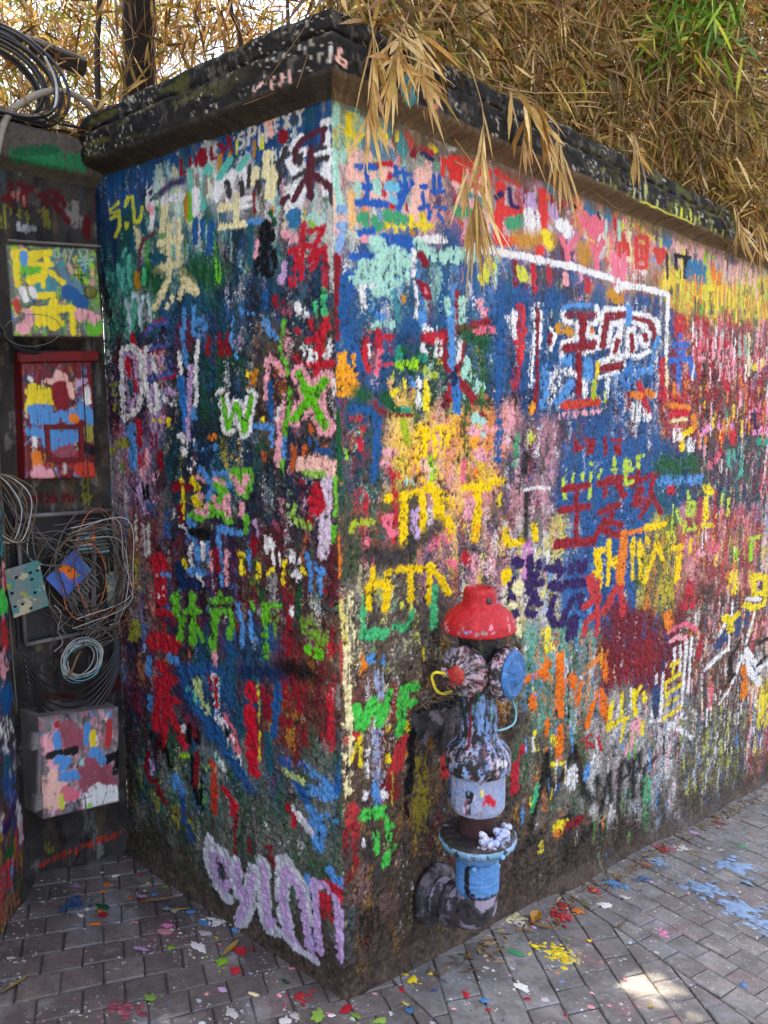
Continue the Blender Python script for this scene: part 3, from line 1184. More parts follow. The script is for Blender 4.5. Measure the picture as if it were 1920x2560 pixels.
R Y2 20 1.63 - 383,1138 423,1096 464,1045
R e 14 1.45 - 89,1099 88,1017
R e 30 1.47 - 92,997 173,984
R e 18 1.54 - 216,994 274,977 297,1021
R e 19 1.61 - 398,1076 395,957
R y 17 1.54 d 245,1050 282,1033
R gy 16 1.46 - 45,1282 58,1302 129,1294
R p 57 1.63 d 389,1211 439,1219
R p 32 1.66 d 456,1143 488,1128
R P 33 1.72 - 575,1306 566,1266
R R 20 1.54 d 213,1417 233,1338 218,1234
R R 24 1.49 d 111,1372 116,1327
R p 29 1.53 d 190,1297 217,1253
R R 28 1.7 - 550,1144 566,1126
R P 45 1.73 d 594,1122 620,1097
R C 33 1.43 d 42,1116 52,980
R cy 15 1.41 d 10,1100 15,1011 31,944
R b 21 1.46 - 116,932 124,924
R W 3 1.54 - 288,970 289,886
R Y 5 1.57 - 345,908 346,867
R k 37 1.55 s 120,1210 225,1185 414,1247
R L 29 1.59 d 312,1307 319,1240
R M 23 1.59 d 283,1394 312,1387
R DR2 26 2.08 - 1166,1298 1346,1296
R DR2 19 2.08 - 1254,1291 1263,1105
R DR2 26 2.07 - 1145,1222 1350,1217
R DR2 34 2.06 - 1125,1103 1399,1079
R DR2 26 2.22 - 1429,1296 1589,1291
R DR2 22 2.21 - 1499,1305 1488,1247
R DR2 23 2.27 - 1589,1284 1654,1233
R DR2 24 2.22 - 1449,1184 1610,1195
R DR2 19 2.22 - 1551,1180 1539,1130
R DR2 26 2.24 - 1538,1142 1631,1111
R DR2 24 2.17 - 1494,1153 1412,1092
R DR2 26 2.22 - 1482,1115 1634,1069
R p4 37 1.88 d 918,1126 910,1017
R V 33 1.85 - 845,1084 875,1068
R V 28 1.83 - 825,1025 816,964 849,901
R V 28 1.89 - 889,997 1024,980
R V 27 1.89 - 936,1076 944,1000
R V 20 1.92 - 998,1061 977,995
R V 29 1.9 - 934,972 1003,907
R V 30 1.88 - 925,897 959,878
R V 26 1.89 - 954,945 944,918
R V 21 1.99 - 1128,1042 1142,985
R V 26 1.98 - 1057,1028 1166,999
R V 25 2.04 - 1227,1008 1230,989
R V 22 2.07 - 1278,1014 1288,979
R V 22 2.09 - 1334,1012 1322,974
R V 33 1.98 - 1095,961 1157,938
R V 33 2.05 - 1194,948 1338,926
R V 28 1.97 - 1109,910 1075,855 1113,810 1175,803 1186,840
R V 27 2.06 - 1300,881 1316,840
R V 21 2.02 - 1235,887 1223,852
R V 44 2.02 - 1252,795 1241,746
R Y2 36 1.81 - 788,1049 788,1032
R Y2 24 1.84 - 781,1193 792,1147 885,1146
R Y2 22 1.92 - 960,1189 973,1142
R C 37 1.84 - 847,994 866,985
R C 25 1.82 - 825,941 832,936
R C 20 1.83 - 854,882 866,828
R Y2 29 2.16 - 1429,1031 1472,1031
R Y2 27 2.14 - 1430,1023 1462,952 1406,947
R Y2 26 2.14 - 1464,925 1452,874
R Y2 16 2.19 - 1534,1062 1539,886
R Y2 24 2.22 - 1591,981 1595,952
R O 31 2.26 - 1664,1079 1654,1005 1648,861
R R3 32 2.11 - 1379,939 1410,869
R R3 31 2.11 - 1343,834 1454,846
R R3 20 2.13 - 1450,914 1455,699
R R3 30 2.1 - 1360,771 1443,788
R R3 27 2.07 - 1347,747 1335,725
R R3 31 2.19 - 1516,780 1617,858
R R3 23 2.24 - 1648,852 1688,733
R O 24 1.92 d 1057,699 1072,615
R O 31 1.96 d 1154,688 1158,592
R Y 40 1.93 d 1053,798 1079,732
R O 30 2.15 d 1527,605 1549,489
R O 28 2.1 d 1397,589 1482,602
R K 20 1.89 s 906,1315 907,1150
R W 11 1.94 - 889,1315 967,1320 1058,1307
R Y 22 1.81 d 737,1308 742,1280
R Y2 15 2.2 - 1525,1058 1548,975
R O 18 2.25 - 1669,998 1645,877
R Y2 14 2.3 - 1731,1024 1758,872
R Y2 16 2.34 - 1797,1015 1842,866
R Y2 18 2.44 - 1972,992 2049,938
R Y2 18 2.39 - 1991,982 1879,838
R Y2 24 2.55 - 2182,945 2283,935
R Y2 39 2.54 d 2247,892 2237,793
R Y2 15 2.63 - 2407,952 2391,897
R DR 177 2.32 d 1883,516 1902,497
R DR 149 2.23 d 1698,517 1734,479
R P 22 2.53 - 2205,504 2265,509 2371,481 2398,427
R W 13 2.49 - 2249,461 2248,364
R W 14 2.52 - 2319,460 2324,328
R W 14 2.58 - 2459,470 2454,312 2444,195
R W 16 2.54 - 2395,459 2369,88
R p 19 2.56 - 2180,556 2363,557 2523,490
R Y 20 2.49 - 2224,384 2306,381
R Y 20 2.47 - 2163,311 2333,316
R Y 20 2.47 - 2157,256 2339,256
R Y 20 2.45 - 2153,205 2295,201
R Y 20 2.45 - 2140,139 2351,143
R Y 12 2.48 - 2236,390 2241,333
R Y 12 2.43 - 2171,317 2173,204
R W 13 2.37 - 2061,378 2022,177
R W 13 2.41 - 2139,366 2119,156
R W 18 2.36 - 2013,175 2120,146
R W 18 2.51 - 2244,91 2399,0 2541,-78
R W 12 2.52 - 2369,87 2437,58
R N2 33 2.38 - 2053,318 2074,185
R R 54 2.58 d 2312,649 2441,633
R O 44 2.47 d 2152,641 2178,574
R R 37 2.65 d 2597,439 2562,345
R R 45 2.6 d 2408,738 2392,685
R N2 59 2.82 - 2977,364 2877,333
R N2 53 3.05 - 3410,109 3555,-18
R N2 39 2.94 - 3156,403 3153,328
R N2 28 3.03 - 3333,416 3322,349
R W 23 2.82 - 2942,427 2870,390
R W 28 2.76 - 2690,250 2988,278
R W 13 2.88 - 3045,527 3017,264
R W 34 3.03 - 3282,170 3454,27 3629,-79
R W 28 3.05 - 3337,196 3615,6
R W 24 3.15 - 3614,17 3774,8
R W 14 3.05 - 3458,389 3332,229
R W 18 2.85 - 3253,167 3075,38 2920,-2
R K 26 2.89 - 3209,275 3050,216 3063,120
R K 26 2.84 - 3121,103 2990,63
R K 26 3.16 - 3587,179 3746,174
R K 26 3.14 - 3576,47 3738,60
R Y 34 2.88 - 2937,465 3021,429 3128,445
R Y 33 2.88 - 3021,429 3040,371
R Y 51 2.92 d 3012,690 3052,592
R Y 31 3.14 - 3391,618 3618,571 3634,477 3440,502 3393,608
R Y 29 3.12 - 3265,476 3422,426 3613,409 3666,481
R W 20 3.08 - 3291,500 3542,453
R O 46 2.97 - 3337,-3 3348,-75
R O 31 2.97 - 3286,102 3338,48
R Y 49 3.09 d 3642,-159 3675,-358
R Y 46 3.14 d 3749,-199 3796,-395
R p 25 2.7 - 2767,15 2778,121
R rain WCsk 60 9 92 2.87 2602,151 3863,-505
R rain WksP 30 8 70 2.48 1995,240 2681,-123
R Y 15 2.2 - 1694,393 1692,299
R Y 17 2.27 - 1863,369 1813,345 1828,266
R Y 19 2.31 - 1919,330 1931,290
R Y 21 2.18 - 1572,291 1752,269
R Y 16 2.29 - 1911,201 1916,147
R W 10 2.24 - 1776,392 1783,302
R P 42 2.26 - 1837,217 1861,172
R O4 30 1.96 - 1151,670 1166,461
R O4 29 1.94 - 1161,409 1165,317
R O4 28 1.87 - 928,658 1019,655
R O4 34 1.91 - 1058,673 1055,638
R O4 27 1.86 - 964,587 965,545
R O4 22 1.9 - 1073,462 1075,418
R O4 36 2.01 - 1244,581 1272,549
R O4 22 2.03 - 1326,539 1303,460
R O4 24 2.06 - 1430,422 1377,343
R O4 39 2.12 - 1486,448 1569,326
R O4 20 2.14 - 1514,581 1533,514
R O4 31 1.93 d 1152,322 1158,281
R Y 19 1.92 - 1104,285 1193,260
R b 40 1.87 d 985,619 990,593
R Y 18 1.85 d 979,453 993,375
R Y 22 1.92 d 1100,390 1136,353
R Y 16 2.15 - 1611,384 1585,314
R Y 22 2.15 - 1572,274 1650,271
R Y 13 2.2 - 1697,389 1687,298
R Y 20 2.26 - 1807,374 1833,254
R Y 19 2.28 - 1876,370 1826,339
R Y 18 2.2 - 1704,180 1731,261
R Y 18 2.29 - 1914,197 1918,143
R R 12 2.04 - 1338,299 1407,304
R R 11 2.04 - 1379,299 1382,252
R R 11 2.06 - 1409,269 1454,233
R R 12 2.09 - 1482,266 1515,207
R P 38 2.26 - 1853,216 1839,176
R P 34 2.23 - 1775,119 1807,147
R R 29 1.78 - 852,373 850,277
R R 25 1.81 - 901,417 891,397
R K 22 1.89 s 1065,337 1095,198
R K 22 1.86 s 988,148 1033,220 1066,330
R K 22 1.82 s 957,33 988,148
R K 23 1.94 s 1107,192 1195,200 1270,294
R K 24 2.01 s 1270,294 1329,192 1377,78 1437,12
R K 22 2.06 s 1476,105 1490,-8
R K 24 2.1 s 1515,-62 1584,73 1623,-52
R K 22 2.18 s 1692,-132 1696,63 1727,82 1797,43 1783,2 1683,8
R K 22 2.24 s 1835,-1 1848,56 1900,62 1905,-11 1836,-17 1844,-128
R K 23 2.3 s 1952,-147 1961,-30 2072,-21
R K 31 1.94 s 1242,26 1250,-148
R K 32 1.98 s 1273,-137 1441,-102
R K 32 1.79 s 876,31 978,38
R e 40 2.28 d 1984,-86 1997,-253 1985,-328
R e 15 1.84 - 977,152 1009,242
R Y 33 1.91 - 1151,23 1217,6
R DR 35 1.97 - 1257,-14 1340,-27
R O 30 1.91 d 1152,-3 1202,-31
R O 41 2.07 d 1548,-104 1535,-142
R Y 27 1.84 d 1041,3 1054,-28
R b 27 2.03 - 1400,174 1388,138
R B 23 1.92 - 1155,182 1158,168
R W 44 1.97 d 1274,206 1277,137
R W 12 2.06 - 1456,204 1429,173
R rain kKgnsWbG 50 9 87 2.19 1457,142 2136,-357
R rain KkbWY 40 8 59 1.94 859,712 1515,157
R lv 41 1.44 d 142,713 139,505
R lv 40 1.47 d 151,877 157,814
R E1 28 1.42 - 56,809 81,746
R E1 27 1.44 - 81,746 122,808
R E1 27 1.45 - 122,808 152,739
R E1 26 1.47 - 152,739 199,810
R E1 28 1.51 - 251,806 242,681
R E1 27 1.53 - 251,806 302,797
R E1 22 1.53 - 258,762 302,752
R b 28 1.43 d 126,563 138,511
R Y 13 1.41 - 70,721 73,645
R Y 13 1.4 - 34,667 57,706
R Y 19 1.47 - 183,627 187,618
R Y 13 1.52 - 275,700 277,650
R Y 10 1.51 - 270,626 271,596
R Y 19 1.48 d 190,712 194,699
R R3 40 1.49 - 257,650 219,584
R R3 20 1.4 - 22,727 61,733
R R3 40 1.38 d 38,534 43,448
R DR 62 1.47 d 204,545 210,518
R W 30 1.42 d 100,665 99,608
R W 20 1.45 d 166,534 173,517
R W 16 1.41 - 91,553 94,542
R oy 49 1.53 d 334,584 341,416 325,343
R K 24 1.52 - 295,668 279,492
R K 21 1.5 d 269,465 271,418
R E1 31 1.43 - 104,489 160,476
R E1 27 1.46 d 188,445 210,376
R C 29 1.4 d 27,976 29,772 19,590
R O 19 1.44 d 87,940 86,889
R Y 4 1.47 - 207,579 203,480
R b 22 1.46 - 116,928 124,924
R b 12 1.48 - 168,920 168,901
R R3 32 1.59 - 448,536 452,481
R B 19 1.61 - 489,478 491,395
R E1 33 1.42 - 91,496 142,480
R E1 22 1.45 d 176,439 215,343
R E1 20 1.42 d 130,426 135,360
R E1 23 1.44 - 181,339 174,315
R DR 59 1.37 d 37,473 22,349
R oy 53 1.52 d 335,485 328,353
R bn 67 1.38 d 70,327 56,261
R bn 76 1.44 d 179,201 212,165
R K 92 1.39 d 94,178 118,128
R C 16 1.35 - 20,234 14,215
R gt 25 1.35 - 27,248 18,118
R y2 33 1.54 d 411,-8 459,-25
R W 15 1.41 - 95,550 93,540
R W 15 1.4 d 78,422 84,410
A tl 54 1.07 d -214,2006 -257,1940
A G 61 1.06 d -301,2004 -288,1993
A sb 46 1.09 d -201,1987 -167,1957
A Y 19 1.04 - -338,2031 -333,2000 -333,1948
A Y 18 1.05 - -336,2035 -307,2043 -306,2015
A b 21 1.05 - -311,2033 -308,2011
A Y 17 1.06 - -291,2017 -250,2046
A Y 16 1.07 - -289,2037 -233,2048
A Y 18 1.07 - -243,2027 -254,1981
A Y 15 1.07 - -295,2009 -226,2013
A Y 24 1.06 - -272,1971 -294,1961
A Y 17 1.08 - -232,1992 -197,1967
A Y 13 1.07 - -259,1981 -257,1948
A Y 20 1.07 - -276,1920 -231,1928
A Y 23 1.07 - -228,1910 -237,1834
A Y 21 1.07 - -291,1880 -180,1893
A Y 50 1.06 d -284,1864 -227,1856
A Y 22 1.09 - -170,1893 -172,1823
A Mt 6 1.09 - -200,2066 -219,2055 -220,2038 -203,2038 -201,2049
A Mt 5 1.09 - -193,2041 -184,2064 -179,2043
A Mt 5 1.1 - -173,2069 -165,2053 -175,2027
A Mt 5 1.1 - -154,2076 -165,2053
A Mt 6 1.11 - -139,2070 -112,2075 -112,2052 -133,2047 -139,2065
A Mt 6 1.11 - -148,2035 -93,2045
A Mt 6 1.11 - -124,2046 -120,2017
A Mt 6 1.11 - -135,2024 -110,2031
A K 4 1.11 - -159,2015 -127,2016
A K 4 1.1 - -145,2016 -146,1982
A K 4 1.11 - -160,1991 -121,1996
A K 4 1.11 - -136,2007 -138,1968
A K 4 1.11 - -144,1980 -130,1979 -133,1969
A W 19 1.05 - -322,1934 -312,1910
A W 19 1.05 - -292,1936 -288,1921
A P 37 1.04 d -305,1862 -325,1828
A B 43 1.1 d -177,1939 -141,1917
A G 52 1.11 d -112,1855 -103,1843
A RO 24 1.04 d -341,1892 -338,1876
A P 39 1.11 d -144,1874 -106,1868
B N 23 1.04 - -285,1686 -281,1682
B W 15 1.04 d -280,1686 -276,1680
B Y 58 1.05 d -263,1641 -237,1628
B Y 27 1.04 d -274,1662 -286,1594
B F 28 1.07 d -191,1696 -173,1694
B F 19 1.07 d -229,1680 -155,1668 -148,1637
B DR 42 1.07 - -189,1659 -185,1615
B b 36 1.04 d -275,1594 -230,1593
B b 35 1.06 d -268,1563 -122,1579
B b 41 1.09 d -121,1592 -91,1565
B b 30 1.04 d -288,1529 -248,1519
B O 29 1.08 - -149,1568 -145,1563
B p2 62 1.06 d -195,1487 -182,1473
B b 58 1.06 d -231,1506 -155,1517
B K 27 1.08 d -128,1479 -89,1459
B O 32 1.03 - -273,1455 -270,1428
B P 48 1.03 d -269,1406 -252,1396
B RO 46 1.08 d -132,1411 -93,1390
B W 20 1.09 - -98,1655 -98,1619
B L 18 1.09 - -131,1671 -106,1682
B y2 27 1.09 d -100,1533 -97,1506
B W 17 1.03 d -276,1507 -273,1490
D P 78 1 d -318,586 -311,534
D p2 103 1.04 d -182,417 -161,398
D p2 79 1.02 d -277,603 -248,573
D F 74 1 d -321,462 -319,406
D W 83 1.04 d -186,355 -143,333
D R 18 1.01 - -304,639 -301,633
D b 22 1.01 - -307,607 -303,566
D b 24 1.04 - -204,605 -206,554
D Y 20 1.04 - -186,576 -187,523
D R3 21 1.06 - -127,592 -138,522
D K 25 1.01 d -335,547 -250,538
D K 31 1.06 d -163,473 -84,470
D K 21 1.06 d -100,483 -115,413
D b 27 1.01 - -307,527 -277,512 -293,497
D M 23 1.03 - -226,489 -221,488
D b 36 1.04 d -188,512 -163,473
D p 42 1.01 d -288,412 -263,395
D b 30 1.01 d -295,468 -244,455
D K 5 1 - -300,362 -285,371
D K 5 1.01 - -264,373 -260,351
D K 5 1.02 - -248,377 -244,350
D K 5 1.02 - -226,380 -224,327
D K 4 1.02 - -239,370 -201,369
D K 4 1.04 - -170,321 -151,362
D y 14 1 - -304,410 -303,369
D l 13 1.03 - -212,342 -210,340
D p2 56 1.03 d -212,469 -192,441
W gd 54 1.08 d -271,2323 -83,2342
W gd2 27 1.07 d -275,2335 -161,2364
W s 70 1.11 d -95,2213 -81,2192
W DR3 20 1.05 - -275,2253 -284,2186
W DR3 18 1.05 - -300,2205 -259,2224
W DR3 20 1.06 - -252,2253 -215,2250
W DR3 20 1.06 - -234,2246 -242,2197
W DR3 19 1.08 - -187,2233 -157,2252
W DR3 20 1.08 - -168,2227 -176,2186
W DR3 19 1.09 - -132,2252 -145,2214
W DR3 18 1.1 - -154,2225 -118,2236 -114,2219
W DR3 20 1.1 - -130,2202 -102,2175
W y2 35 1.04 d -290,2180 -302,2139
W y2 31 1.06 d -249,2170 -235,2167
W y2 32 1.08 d -180,2189 -173,2155
W W2 29 1.06 d -256,2133 -223,2134
W F2 27 1.06 d -260,2221 -247,2210
W DR3 20 1.12 - -39,2190 -42,2137
W DR3 14 1.14 - 2,2267 -2,2181
W DR3 38 1.04 d -273,1321 -110,1311
W DR3 30 1.05 d -127,670 -75,666
W DR3 25 1.07 - -36,676 -33,645
W DR3 25 1.08 - -9,679 -8,648
W DR3 29 1.02 d -262,683 -179,665
W y2 42 1.08 d -88,1347 -86,1290
W RO 24 0.98 d -315,140 -283,142
W RO 25 0.99 d -273,137 -197,136
W RO 25 1.02 d -174,138 -141,129
W RO 26 1.04 d -117,135 -35,126
W y2 37 0.98 d -291,193 -281,173
W DR3 53 1.06 d -104,671 -47,661
P tl 24 2.65 d -8,1356 0,1190
P e1 40 2.62 - 32,1070 33,1037
P R3 25 2.67 d -11,1124 -9,1082
P R3 32 2.63 d 36,987 26,920
P P 24 2.6 d 61,909 51,842
P B 36 2.62 d 48,798 48,733
P W 36 2.61 d 75,709 50,664
P W2 32 2.62 d 75,649 35,618
P t 36 2.58 d 95,601 81,552
P B 39 2.59 d 89,555 74,501
P bv 35 2.63 d 76,493 31,461
P V 39 2.59 d 62,433 114,414
P g 30 2.56 d 128,337 107,320
P R3 26 2.57 d 155,319 76,287
P R3 26 2.55 d 148,292 122,238
P br 56 2.56 d 151,213 100,152
'''
# ground coats: surface, colours, four corners, mm
REGIONS = '''
L BBBtNk 1031,2458 503,2347 518,2105 1058,2183
L NNtkTk 1058,2183 854,2153 874,1917 1083,1934
L NBtNBkWs 539,2354 0,2241 3,2105 549,2196
L NBBt 396,2405 -2,2312 0,2227 401,2310
L MWCsGTNg 698,2277 405,2224 417,2007 715,2042
L WksMCWPD 442,2178 -10,2103 -8,1974 450,2032
L gtBCMGTW 854,2153 412,2090 423,1879 874,1917
L KNtKBPsM 415,2038 5,1985 8,1845 423,1879
L gTtMsBk 1030,1980 722,1951 737,1740 1052,1753
L NtBNbgLK 766,1908 355,1874 365,1660 785,1669
L NtKBkDLW 421,1922 21,1884 26,1672 433,1684
L NDKWLPRb 1001,1776 615,1758 634,1465 1031,1453
L KNgtKkWB 656,1737 295,1722 308,1421 678,1403
L kKnNPOWg 294,1764 -17,1748 -11,1466 307,1454
L sLNPRbDW 1025,1519 711,1524 730,1252 1052,1225
L NKtgBDbY 755,1498 304,1508 315,1254 776,1210
L KNktgDWP 339,1475 -11,1486 -6,1213 353,1171
L kDsFPboR 1000,1256 728,1277 769,704 1055,640
L NKDBtGbR 775,1223 349,1262 363,938 802,857
L KDktGgsW 385,1225 -7,1265 -1,963 401,883
L kNDtgbRO 966,827 550,903 572,518 1002,395
L NtBgDKkT 630,889 227,963 244,494 663,359
L DnDKsRo 260,957 -10,1007 -4,684 273,604
L sgtByksTG 974,431 491,567 513,145 1014,-52
L sgtktNBD 532,530 -10,686 -4,406 550,198
L sgkng 1021,169 -7,519 -1,233 1054,-221
R MTsyYsn -3,2330 253,2397 251,2180 -8,2131
R nsnsRT 221,2321 721,2442 725,2236 219,2145
R MFPsbTO -8,2131 388,2207 388,2006 -12,1955
R FsPRrNg 353,2210 838,2305 845,2015 352,1959
R RsLnWPOD 725,2271 1317,2385 1336,2042 730,1978
R psOWYrnB 1265,2240 2130,2376 2169,1994 1280,1925
R nFPsKbY 1887,2259 3356,2466 3413,2134 1909,2006
R BtBMMDgW 36,1980 425,2032 425,1725 31,1711
R BBtbMNWDg 317,1997 844,2064 853,1740 316,1721
R BNkDyoPs 845,2015 1397,2077 1407,1906 849,1866
R nsOoskD 1337,2014 2070,2087 2083,1954 1343,1901
R YyOonkG 1985,2078 3399,2218 3447,1942 2005,1865
R DnRPFkpW 2086,1920 3436,2006 3523,1499 2124,1525
R BNtDgBRO 32,1770 334,1787 333,1503 27,1514
R gkgMWGBY 316,1721 758,1737 764,1449 315,1470
R BNBtWDkB 710,1880 1538,1945 1570,1457 717,1489
R BBNWDs 1471,1940 2080,1987 2133,1437 1500,1460
R DRkOPnYb 2022,1680 3488,1701 3563,1269 2051,1352
R NtgDRPMo 28,1554 351,1547 351,1276 23,1312
R OYPgYGRkp 246,1549 809,1536 818,1158 244,1232
R kNPWbgKD 786,1511 1181,1500 1201,1034 795,1095
R BBBBNB 1126,1431 2005,1390 2047,909 1142,1043
R tNBgB 1960,1409 2531,1384 2572,1030 1987,1095
R tNDgTkP 2422,1426 3543,1385 3646,791 2476,943
R kngpRtOs 23,1333 426,1291 426,1054 19,1127
R NPkYRWo 351,1276 866,1219 872,974 350,1068
R NYWbgKPs 794,1161 1259,1101 1280,654 802,769
R BBBNbBD 1200,1064 1914,964 1949,529 1216,700
R gNYOkt 1824,1062 2580,969 2625,578 1850,729
R DRPgYknO 2263,1064 3625,913 3737,262 2314,561
R nksCeyn 19,1148 350,1091 350,806 14,895
R sgTOWkRb 851,813 1586,647 1619,125 862,386
R DDDNBD 1509,730 2416,540 2460,125 1529,394
R knDWNsPO 2302,680 3711,417 3848,-380 2363,72
R nkDCsKoWR 15,906 427,798 428,408 8,570
R nkKoDs 388,917 877,807 896,79 388,295
R nsgkOD 860,458 1502,250 1533,-281 871,15
R nsWkbgPs 1422,441 2458,146 2528,-509 1450,-72
R ksnyWbK 2359,114 3839,-325 3947,-948 2406,-355
R kknnDKo 8,592 891,259 910,-466 -2,59
R nkKn 868,120 1931,-325 1966,-772 876,-215
'''
# splashes on the paving: colour, x, y, radius, mm
SPLASHES = '''
B -335 808 39
O -188 873 11
O -220 839 9
L -271 911 14
g -271 756 19
R -294 716 14
W -349 746 10
W -317 769 8
b -102 743 10
R -151 732 10
O -176 759 8
b -120 650 11
b -68 594 14
W -102 627 11
L -140 754 12
O -340 683 12
W -594 628 19
l -232 462 11
P -200 540 18
L -303 501 15
W -168 419 22
R -82 343 23
l -161 325 19
R -157 271 16
b -75 522 17
b -24 436 12
W -39 499 30
G -45 768 9
gl -406 298 14
p2 -483 302 38
W -281 129 17
P -283 230 7
W -108 470 16
W 52 507 28
P2 -173 564 14
W -158 29 12
W -192 27 15
R -29 -32 16
gl -111 -8 21
gl -26 -66 12
gl 9 -119 15
P 87 -31 7
Y 229 -51 16
Y 233 -22 8
cy 123 -112 9
b 109 -135 12
Y 299 -62 8
bv 241 -123 8
R 302 -188 13
b 322 -237 13
W 246 -174 5
g -77 153 10
P -20 190 8
W -79 -27 9
R 296 -270 8
R 167 -62 10
R -91 82 29
R 999 -112 44
R 1076 -77 22
O 1084 -135 22
R 1310 -84 24
W 1224 -170 26
Y 742 -230 55
cy 749 -287 29
C 826 -33 36
W 807 -57 20
em 626 -151 23
b 1113 -704 16
P 562 -445 11
P 618 -476 8
P 632 -413 7
R 436 -310 10
P2 1218 -397 32
lb 2158 -352 97
lb 1771 -350 74
lb 1713 -492 80
lb 1659 -594 64
b 1442 -105 42
R 2044 -73 40
O 1769 -101 14
Y 2118 -187 16
em 2469 -291 29
R 2900 44 48
DR 2689 -101 40
B 1598 -153 29
W 1362 -187 17
Y 920 -260 9
W 2128 -120 33
lb 1847 -103 46
W 475 -265 21
DR 1998 -84 24
L 2405 -76 26
'''
# ------------------------------------------------------------------ paint: strokes laid on a wall's own surface (u along the wall, z up, in mm)
PAL = {k: lin(v) for k, v in dict(
 W=(238,235,230), W2=(208,205,208), C=(240,226,170), M=(168,218,198), T=(88,190,165), t=(26,88,100), B=(28,88,145), b=(80,148,208),
 N=(18,46,84), R=(196,34,50), r=(232,56,50), D=(118,24,38), P=(242,166,172), p=(236,110,128), L=(202,166,206), V=(52,30,88),
 Y=(246,218,44), y=(214,216,72), O=(240,130,40), o=(190,132,40), G=(100,188,52), g=(18,86,46), e=(64,190,120), l=(152,216,40),
 K=(18,17,20), k=(62,56,56), s=(140,134,126), F=(246,190,172), n=(104,84,64),
 B2=(40,120,190), B3=(30,92,176), DR=(140,22,36), DR2=(150,26,40), DR3=(104,28,36), E1=(66,204,80), e1=(66,214,90), F2=(205,128,112), G2=(94,190,36),
 M1=(88,36,46), N2=(52,72,112), O2=(238,184,120), O3=(248,164,36), O4=(242,116,28), P2=(238,142,186), R2=(212,26,48), R3=(200,56,58),
 RO=(206,62,42), RO2=(220,60,48), Y2=(252,208,22), bn=(126,92,86), br=(156,102,72), bv=(84,98,168), bv2=(56,108,196), cg=(190,206,130),
 cy=(226,208,122), em=(62,160,110), em2=(22,152,122), gl=(150,194,84), gt=(74,90,90), gy=(176,190,48), lb=(132,168,208), lg=(188,214,70),
 lv=(152,162,190), lw=(222,200,214), mg=(150,190,160), mv=(112,62,72), oc=(206,142,34), og=(112,162,44), oy=(140,124,42),
 p2=(160,78,92), p3=(244,126,148), p4=(214,130,190), pb=(190,216,222), sb=(92,130,150), se=(190,186,176), sk=(112,192,216), sw=(214,209,200),
 t2=(46,118,158), tl=(62,142,150), y2=(156,152,62), gd=(34,118,74), gd2=(24,90,58), Mt=(150,192,172), **{'or': (196,94,44)}).items()}

